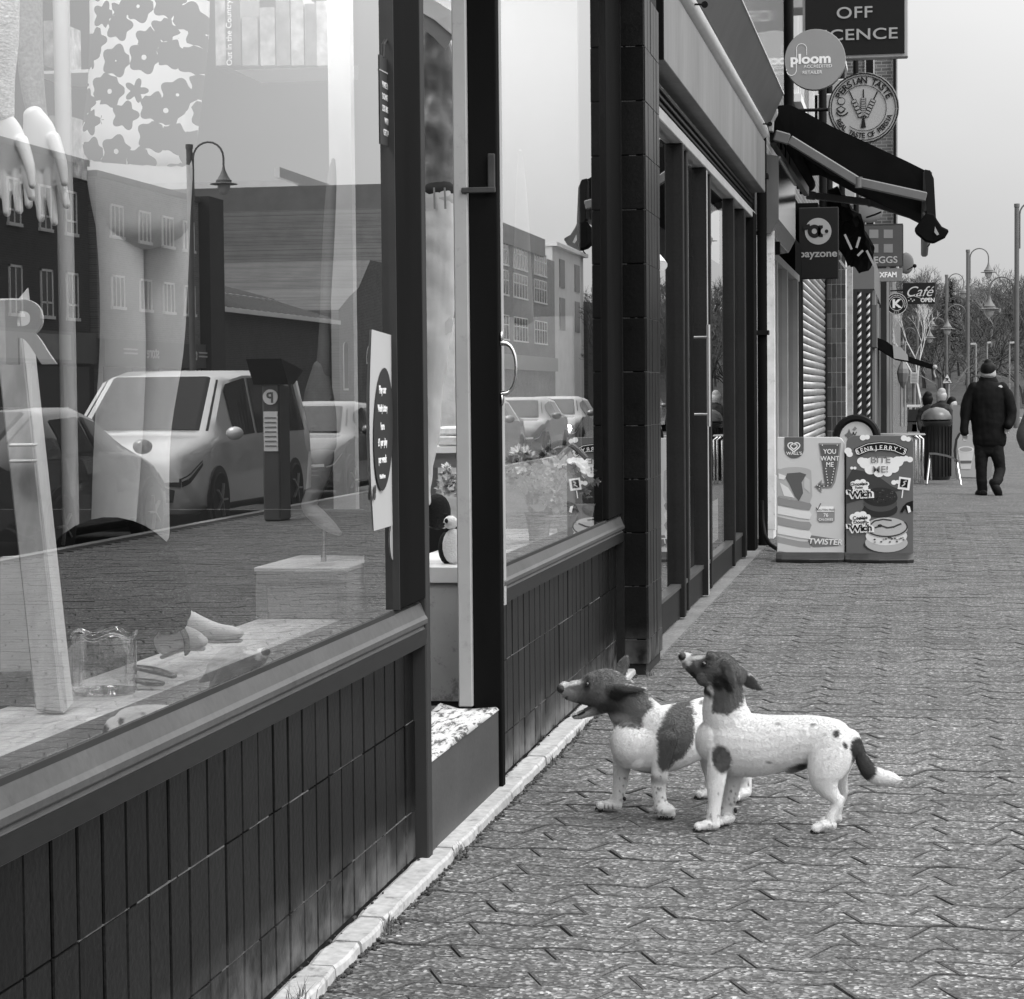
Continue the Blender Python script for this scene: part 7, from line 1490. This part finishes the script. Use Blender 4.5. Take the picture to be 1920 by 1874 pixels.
def paw_toes(px, py, Y, dirx=-1, spread=1.0, k=1.0, diry=0.0):
    """four toes fanned across the front of a paw"""
    out = []
    for j in range(4):
        o = (j-1.5)
        p = atY(px, py, Y); s = (p-CAM_P).dot(_F)/FPX
        c = p+Vector((dirx*(4-abs(o)*1.6)*s + diry*o*7*s, (o*7.0*spread*(1-abs(diry)))*s - abs(diry)*(4-abs(o)*1.4)*s, 0)); c.z = .0095
        out.append((c, s))
    return out
def toes_geo(lst): return [B().ball(c+Z_*.001, (.0125, .0076, .0120), 12, 8) for c, s in lst]
def claws(lst, d, parent):
    for c, s in lst:
        b = B(); e = c+Vector(d).normalized()*.0085; b.tube([e+Vector((0, 0, .001)), e+Vector(d).normalized()*.006+Vector((0, 0, -.0015)), e+Vector(d).normalized()*.010+Vector((0, 0, -.006))], [.0030, .0026, .0008], 6)
        b.build('claw', M_CLAW, parent, smooth=True)
def pad(lst, parent):
    b = B(); cx = sum((c for c, s in lst), Vector())/len(lst)
    for c, s in lst: b.ball((c.x, c.y, .0035), (.0098, .0078, .0035), 8, 5)
    b.build('pads', M_CLAW, parent, smooth=True)

# ---------------- dog on the right, looking up, seen side on
D2 = thing('dog', 'white terrier with one dark shoulder spot, head tilted up, dark tail with white tip', 'dog', (.98, 7.15, 0))
Yc = 7.155
parts = [
    SW([(1588, 1400, Yc, 30, 27), (1566, 1397, Yc, 43, 37), (1520, 1392, Yc, 46, 36), (1472, 1396, Yc, 51, 39), (1425, 1401, Yc, 58, 44), (1385, 1399, Yc, 60, 45), (1356, 1394, Yc, 53, 43), (1340, 1392, Yc, 44, 36)]),
    SW([(1380, 1392, Yc, 46, 38), (1366, 1360, Yc, 46, 36), (1359, 1335, Yc, 42, 33), (1358, 1312, Yc, 37.5, 30), (1356, 1290, Yc, 35, 29), (1353, 1272, Yc, 32, 28)]),
    SW([(1284, 1238, Yc, 11, 9), (1292, 1244, Yc, 16.5, 12.5), (1303, 1250, Yc, 20, 15), (1315, 1256, Yc, 24, 19), (1329, 1260, Yc, 32, 27), (1346, 1263, Yc, 37, 32), (1363, 1267, Yc, 33, 30), (1377, 1272, Yc, 22, 22)]),
    ballpx(1333, 1233, Yc-.022, 10, 7, 9), ballpx(1333, 1233, Yc+.022, 10, 7, 9),
    ballpx(1322, 1276, Yc-.026, 17, 14, 12), ballpx(1322, 1276, Yc+.026, 17, 14, 12),
    ballpx(1336, 1398, Yc-.022, 20, 40, 24),
    # near front leg
    SW([(1358, 1392, Yc-.036, 34, 17), (1351, 1428, Yc-.054, 25, 18), (1345, 1448, Yc-.068, 18.5, 15), (1342.5, 1470, Yc-.072, 17, 13.5), (1341, 1492, Yc-.075, 14, 12), (1340, 1512, Yc-.077, 11.5, 11), (1338, 1530, Yc-.08, 11.5, 11), (1337, 1546, Yc-.082, 12, 12)]),
    SW([(1342, 1549, Yc-.083, 8, 11), (1330, 1549, Yc-.085, 9.5, 14), (1318, 1552.5, Yc-.087, 7.5, 14)]),
    # far front leg
    SW([(1384, 1425, Yc+.045, 26, 16), (1376, 1458, Yc+.05, 18, 14), (1372, 1480, Yc+.052, 15, 12), (1368, 1503, Yc+.054, 12.5, 11), (1362, 1522, Yc+.056, 12, 11), (1361, 1536, Yc+.054, 13, 12)]),
    SW([(1367, 1538, Yc+.035, 8, 12), (1360, 1541, Yc+.02, 9, 13), (1354, 1544, Yc+.005, 7.5, 12)]),
    # near hind leg
    SW([(1562, 1395, Yc-.03, 36, 22), (1556, 1424, Yc-.045, 40, 23), (1549, 1448, Yc-.052, 35, 22), (1547, 1467, Yc-.055, 28, 19), (1553, 1484, Yc-.057, 20, 14), (1563, 1497, Yc-.058, 13, 10.5), (1570, 1508, Yc-.059, 10.5, 9.5), (1565, 1521, Yc-.061, 9, 9), (1559, 1534, Yc-.063, 9, 9.5), (1556, 1547, Yc-.064, 10, 11)]),
    ballpx(1577, 1502, Yc-.058, 6, 7, 5.5),
    SW([(1560, 1550, Yc-.065, 8, 11), (1548, 1550, Yc-.067, 9.5, 14), (1537, 1554, Yc-.069, 7.5, 14)]),
    # far hind leg
    SW([(1572, 1425, Yc+.04, 30, 18), (1570, 1455, Yc+.048, 20, 14), (1577, 1476, Yc+.052, 12, 10), (1580, 1489, Yc+.054, 9.5, 9), (1575, 1505, Yc+.056, 8, 8.5), (1570, 1522, Yc+.058, 8, 9), (1567, 1535, Yc+.058, 9, 10)]),
    SW([(1570, 1537, Yc+.058, 8, 11), (1560, 1538, Yc+.056, 8.5, 13), (1552, 1541, Yc+.054, 7, 12)]),
    # tail
    SW([(1590, 1384, Yc, 13, 12), (1603, 1393, Yc, 11, 10), (1611, 1413, Yc-.005, 10.5, 10), (1619, 1434, Yc-.01, 13, 12), (1631, 1451, Yc-.015, 15, 13), (1650, 1461, Yc-.02, 15, 13), (1670, 1464, Yc-.025, 12.5, 11), (1684, 1466, Yc-.028, 6, 5), (1692, 1467, Yc-.03, 2, 2)], n=16),
    SW([(1512, 1434, Yc-.005, 9, 9), (1498, 1440, Yc-.006, 9, 8), (1484, 1446, Yc-.006, 8, 7), (1474, 1449, Yc-.006, 4, 4)], n=12),
]
tf = paw_toes(1313, 1556, Yc-.088); tr_ = paw_toes(1533, 1557, Yc-.070); tff = paw_toes(1352, 1547, Yc+.002, diry=0.0); thf = paw_toes(1548, 1543, Yc+.054)
for t_ in (tf, tr_, tff, thf): parts += toes_geo(t_)
# ears grown from the skull
parts += [SW([(1354, 1249, Yc-.046, 10, 5), (1364, 1256, Yc-.056, 12, 4.2), (1370, 1268, Yc-.062, 10.5, 3.6), (1374, 1281, Yc-.064, 7, 3.2), (1377, 1293, Yc-.063, 2.5, 3)], n=14),
          SW([(1384, 1264, Yc+.030, 8, 5), (1395, 1272, Yc+.042, 12, 4), (1406, 1283, Yc+.050, 12.5, 3.6), (1417, 1291, Yc+.054, 8, 3.2), (1428, 1297, Yc+.056, 2.5, 3)], n=14),
          B().ball(atY(1347, 1283, Yc-.043), (.019, .012, .013), 12, 8)]
me = organic(parts, .0028, 14, .0012, 15); me.name = 'dog_body'
me.transform(Matrix.Translation((0, 0, -min(v.co.z for v in me.vertices)+.0005)))
marks = [(1348, 1262, 62, 44, 20, TAN_, .16, None, None), (1358, 1302, 36, 34, 0, TAN_, .14, None, None), (1290, 1262, 18, 15, 40, TAN_*1.0, .3, None, None),
         (1304, 1233, 20, 3.5, -8, .45, .8, Yc-.035, Yc+.035), (1283, 1248, 4.5, 9, 12, .28, .7, None, None), (1414, 1288, 26, 15, 38, TAN_*.55, .2, Yc, None or 9), 
         (1322, 1326, 13, 46, 14, WHITE_, .25, None, None),
         (1299, 1266, 7, 10, -35, .03, .8, None, None), (1323, 1293, 22, 6, 38, .05, .9, None, None),
         (1350, 1276, 12, 17, -8, .018, .5, None, Yc), (1366, 1284, 7, 14, -30, .014, .5, None, Yc-.04), (1321, 1246, 9, 8, 0, .045, .9, None, Yc),
         (1356, 1416, 17, 26, -14, TAN_*.75, .28, Yc-.2, Yc), (1568, 1372, 6.5, 7, 0, .06, .6, None, None), (1585, 1393, 3.5, 7, -25, .05, .6, Yc-.2, Yc),
         (1524, 1356, 5, 3, 0, .25, .9, None, None), (1459, 1354, 5, 3, 0, .35, .9, None, None), (1443, 1424, 6, 2.5, 5, .3, .9, Yc-.2, Yc), (1547, 1373, 4, 2.5, 0, .45, .9, None, None),
         (1609, 1404, 14, 24, -14, .045, .2, None, None), (1620, 1435, 20, 27, -38, .045, .22, None, None), (1666, 1465, 32, 17, 8, WHITE_, .22, None, None),
         (1493, 1441, 22, 10, -18, .16, .8, Yc-.05, Yc+.06), (1502, 1436, 12, 7, -10, .05, .8, Yc-.05, Yc+.06)]
rs = random.Random(5)
for x_, y_ in ((1314, 1555), (1321, 1556), (1329, 1556), (1538, 1557), (1545, 1558), (1552, 1558), (1351, 1545), (1358, 1546)): marks.append((x_, y_, 1.3, 5, 0, .10, .8, None, None))  # short dark lines painted in as the shade between the toes
for i in range(30):
    q = rs.choice([(1328, 1357, 1448, 1540), (1546, 1572, 1500, 1550), (1362, 1378, 1470, 1535), (1330, 1356, 1500, 1545)])
    marks.append((rs.uniform(q[0], q[1]), rs.uniform(q[2], q[3]), rs.uniform(1.2, 2.6), rs.uniform(1.2, 2.6), 0, rs.uniform(.10, .4), .9, None, None))
for i in range(8): marks.append((rs.uniform(1400, 1600), rs.uniform(1350, 1420), rs.uniform(1, 2.2), rs.uniform(1, 2), 0, rs.uniform(.3, .55), .9, None, None))
co, colv = paint(me, marks, Yc)
off2 = world_loc(D2); me.transform(Matrix.Translation(-off2)); 
link_mesh('body', me, M_COAT, D2, smooth=True)
def flow2(p):
    x, z = p[0], p[2]
    if z > .40-off2.z and x < .90-off2.x: return np.array([.9, 0, .1 if z > .5 else -.5])
    if z < .17: return np.array([.15, 0, -1.0])
    return np.array([1.0, 0, -.45])
add_fur(me, colv, D2, flow2)
def nose(px, py, Y, r, parent, tilt=0):
    p = atY(px, py, Y); s = (p-CAM_P).dot(_F)/FPX; R = Matrix.Rotation(radians(tilt), 3, 'Y'); b = B()
    b.ball(p, (r*s*.95, r*s*1.15, r*s*.85), 16, 10, R); b.build('nose', M_NOSE, parent, smooth=True)
nose(1281, 1232, Yc, 10.2, D2, 20)
for sg in (-1, 1):
    p = atY(1320.5, 1245.5, Yc+sg*.0335); b = B().ball(p, (.0085, .0080, .0075), 14, 9); b.build('eye', M_EYE, D2, smooth=True)
for t_, d in ((tf, (-1, 0, 0)), (tr_, (-1, 0, 0)), (tff, (-1, 0, 0)), (thf, (-1, 0, 0))): claws(t_, d, D2); pad(t_, D2)
b = B().ball(atY(1379, 1520, Yc+.045), (.006, .006, .009), 8, 6); b.build('dewclaw', M_CLAW, D2, smooth=True)

# ---------------- dog on the left, barking, body turned towards us
D1 = thing('dog', 'barking white terrier with open mouth and a large dark saddle patch, ears swept back', 'dog', (.62, 7.45, 0))
sv = Vector((.63, -.77, 0))
parts = [
    SW([(1352, 1362, 7.66, 44, 34), (1330, 1364, 7.60, 52, 38), (1300, 1375, 7.53, 56, 41), (1265, 1386, 7.45, 61, 45), (1232, 1393, 7.38, 62, 49), (1200, 1397, 7.32, 54, 46), (1180, 1397, 7.28, 42, 36)], side=sv),
    ballpx(1178, 1402, 7.29, 31, 44, 30), ballpx(1192, 1422, 7.285, 24, 26, 24),
    SW([(1216, 1378, 7.34, 54, 42), (1200, 1358, 7.33, 49, 36), (1184, 1338, 7.325, 43, 32), (1168, 1320, 7.32, 37, 30), (1153, 1305, 7.32, 31, 28)]),
    SW([(1056, 1294, 7.31, 12, 9), (1065, 1299, 7.31, 17, 12.5), (1079, 1301, 7.31, 20.5, 14.5), (1093, 1302, 7.312, 24, 17.5), (1108, 1300, 7.315, 32, 25), (1128, 1299, 7.32, 38.5, 32), (1149, 1300, 7.322, 38, 31), (1168, 1304, 7.325, 29, 26)]),
    ballpx(1107, 1273, 7.298, 7, 6, 7), ballpx(1107, 1273, 7.342, 7, 6, 7), ballpx(1128, 1318, 7.295, 19, 16, 12), ballpx(1128, 1318, 7.35, 19, 16, 12),
    SW([(1135, 1326, 7.318, 15, 22), (1117, 1334, 7.315, 11, 17), (1101, 1341, 7.312, 8, 13), (1087, 1346, 7.31, 6.5, 10), (1077, 1347.5, 7.31, 4.5, 7.5)]),
    SW([(1236, 1392, 7.30, 36, 20), (1238, 1420, 7.295, 24, 18), (1238, 1442, 7.29, 16.5, 15), (1236, 1465, 7.288, 14.5, 13), (1235, 1486, 7.286, 12.5, 12), (1237, 1504, 7.284, 12, 12), (1240, 1516, 7.28, 13, 13)]),
    SW([(1238, 1516, 7.30, 9, 13), (1245, 1520, 7.27, 9.5, 15), (1251, 1524, 7.245, 7.5, 15)], side=X_),
    SW([(1180, 1395, 7.36, 32, 20), (1170, 1425, 7.375, 22, 17), (1165, 1448, 7.38, 15.5, 14), (1163, 1470, 7.38, 13, 12), (1161, 1490, 7.38, 11, 11), (1156, 1504, 7.38, 11.5, 11), (1153, 1512, 7.38, 12, 12)]),
    SW([(1158, 1513, 7.38, 8, 11), (1146, 1513, 7.38, 9.5, 14), (1134, 1516, 7.38, 7.5, 14)]),
    SW([(1345, 1395, 7.66, 34, 20), (1336, 1430, 7.66, 24, 16), (1334, 1456, 7.66, 14, 12), (1334, 1474, 7.66, 10, 10), (1331, 1488, 7.655, 11, 11)]),
    SW([(1333, 1490, 7.65, 8, 11), (1325, 1492, 7.645, 8.5, 13), (1318, 1495, 7.64, 7, 13)]),
    SW([(1378, 1385, 7.60, 30, 18), (1388, 1425, 7.62, 22, 16), (1395, 1452, 7.63, 13, 12), (1398, 1470, 7.635, 10.5, 10), (1397, 1487, 7.63, 12, 11)]),
    SW([(1397, 1490, 7.63, 9, 12), (1392, 1493, 7.61, 9, 13), (1387, 1497, 7.60, 7, 12)]),
    SW([(1142, 1300, 7.27, 13, 6), (1154, 1299, 7.258, 14.5, 4.5), (1170, 1298, 7.25, 12.5, 3.8), (1186, 1298, 7.245, 9, 3.4), (1200, 1297, 7.243, 5.5, 3), (1211, 1296, 7.242, 2, 2.8)], n=14),
    SW([(1158, 1275, 7.36, 9, 5), (1164, 1263, 7.368, 12, 4), (1168, 1251, 7.372, 11.5, 3.6), (1173, 1241, 7.374, 7, 3.2), (1176, 1236, 7.375, 3, 3)], n=14),
]
u1 = paw_toes(1251, 1527, 7.255, diry=1.0); u2 = paw_toes(1129, 1519, 7.38); u3 = paw_toes(1314, 1497, 7.635); u4 = paw_toes(1384, 1500, 7.595)
for t_ in (u1, u2, u3, u4): parts += toes_geo(t_)
me = organic(parts, .0028, 14, .0012, 15); me.name = 'dog_body'
me.transform(Matrix.Translation((0, 0, -min(v.co.z for v in me.vertices)+.0005)))
T1 = TAN_*1.15
marks = [(1125, 1300, 66, 50, 0, T1, .16, None, None), (1170, 1330, 38, 30, 0, T1*.8, .2, None, None), (1196, 1330, 30, 34, -38, T1, .16, None, None), (1168, 1255, 20, 28, 0, T1, .2, 7.33, 7.6), (1190, 1296, 30, 16, 0, T1*.8, .2, None, 7.275),
         (1066, 1303, 15, 15, 0, .26, .8, None, None), (1070, 1281, 22, 4, -8, .5, .8, None, None),
         (1131, 1340, 50, 12, 6, .33, .7, None, None), (1092, 1348, 30, 12, -8, .35, .6, None, None),
         (1110, 1308, 12, 14, 0, .10, .9, None, None), (1140, 1326, 30, 13, -5, .04, .9, None, None), (1103, 1283, 7, 12, 10, .035, .8, None, 7.32),
         (1160, 1300, 17, 15, 0, .022, .55, None, 7.275), (1185, 1298, 25, 7, 0, .016, .5, None, 7.262),
         (1265, 1378, 31, 54, 4, TAN_, .16, None, None), (1250, 1420, 15, 24, 10, TAN_*.9, .3, None, 7.5),
         (1222, 1345, 13, 22, 30, WHITE_, .4, None, None), (1215, 1455, 40, 8, 12, .3, .9, None, 7.6)]
marks += [(1079, 1319.5, 15, 2.0, -14, .03, .9, None, 7.31), (1061, 1309, 6, 2.0, -45, .03, .9, None, 7.31)]
for x_, y_ in ((1130, 1518), (1137, 1519), (1145, 1519), (1240, 1527), (1247, 1528), (1254, 1528), (1390, 1501), (1398, 1501), (1319, 1497)): marks.append((x_, y_, 1.3, 5, 0, .10, .8, None, None))  # toe gaps: their shade is put into the coat colour
for i in range(40):
    q = rs.choice([(1222, 1252, 1445, 1525), (1153, 1172, 1460, 1512), (1388, 1406, 1450, 1500), (1225, 1250, 1470, 1520)])
    marks.append((rs.uniform(q[0], q[1]), rs.uniform(q[2], q[3]), rs.uniform(1.2, 2.4), rs.uniform(1.2, 2.4), 0, rs.uniform(.08, .35), .9, None, None))
for q in ((1296, 1315, 9, 3, -15), (1308, 1311, 6, 3, 0), (1302, 1335, 4, 3, 0)): marks.append((q[0], q[1], q[2], q[3], q[4], .2, .7, None, None))
co, colv = paint(me, marks, 7.31)
off1 = world_loc(D1); me.transform(Matrix.Translation(-off1)); link_mesh('body', me, M_COAT, D1, smooth=True)
def flow1(p):
    x, z = p[0], p[2]
    if z < .17: return np.array([.15, 0, -1.0])
    if x < .30-off1.x: return np.array([1, 0, .0])
    return np.array([.7, .4, -.6])
add_fur(me, colv, D1, flow1, seed=9)
nose(1054, 1292, 7.31, 11, D1, 8)
for yy in (7.2795, 7.3475):
    b = B().ball(atY(1101.5, 1284, yy), (.0070, .0075, .0090), 14, 9); b.build('eye', M_EYE, D1, smooth=True)
b = B(); b.loft([[atY(1108, 1326, 7.29), atY(1108, 1326, 7.335), atY(1112, 1336, 7.335), atY(1112, 1336, 7.29)], [atY(1094, 1329, 7.293), atY(1094, 1329, 7.328), atY(1098, 1340, 7.328), atY(1098, 1340, 7.293)]]); b.build('mouth', M_TONGUE, D1)
b = B(); b.loft([[p+Z_*.002 for p in (atY(x, y_, 7.31-w_), atY(x, y_, 7.31), atY(x, y_, 7.31+w_), atY(x, y_+4, 7.31))] for x, y_, w_ in ((1108, 1331, .016), (1092, 1337, .015), (1080, 1341.5, .011), (1075, 1342, .006))]); b.build('tongue', mat('tongue', .22, .35, .2, 60), D1, smooth=True)
b = B(); b.tube([atY(1085, 1341, 7.296), atY(1076, 1343.5, 7.300), atY(1073.5, 1344, 7.31), atY(1076, 1343.5, 7.32), atY(1085, 1341, 7.324)], .0034, 8); b.tube([atY(1096, 1335, 7.288), atY(1085, 1341, 7.294)], .004, 8); b.build('lip', M_CLAW, D1, smooth=True)
for x, y_, yy, h_ in ((1080, 1341, 7.299, .012), (1080, 1341, 7.321, .012), (1076, 1342, 7.304, .007), (1076, 1342, 7.31, .007), (1076, 1342, 7.316, .007)):
    p = atY(x, y_, yy); b = B(); b.tube([p, p+Z_*h_*.6, p+Z_*h_+X_*.001], [.0024, .0018, .0005], 6); b.build('tooth', M_TOOTH, D1, smooth=True)
for t_, d in ((u1, (.25, -1, 0)), (u2, (-1, 0, 0)), (u3, (-1, -.3, 0)), (u4, (-.8, -.6, 0))): claws(t_, d, D1); pad(t_, D1)
b = B().ball(atY(1171, 1498, 7.37), (.006, .006, .008), 8, 6); b.build('dewclaw', M_CLAW, D1, smooth=True)
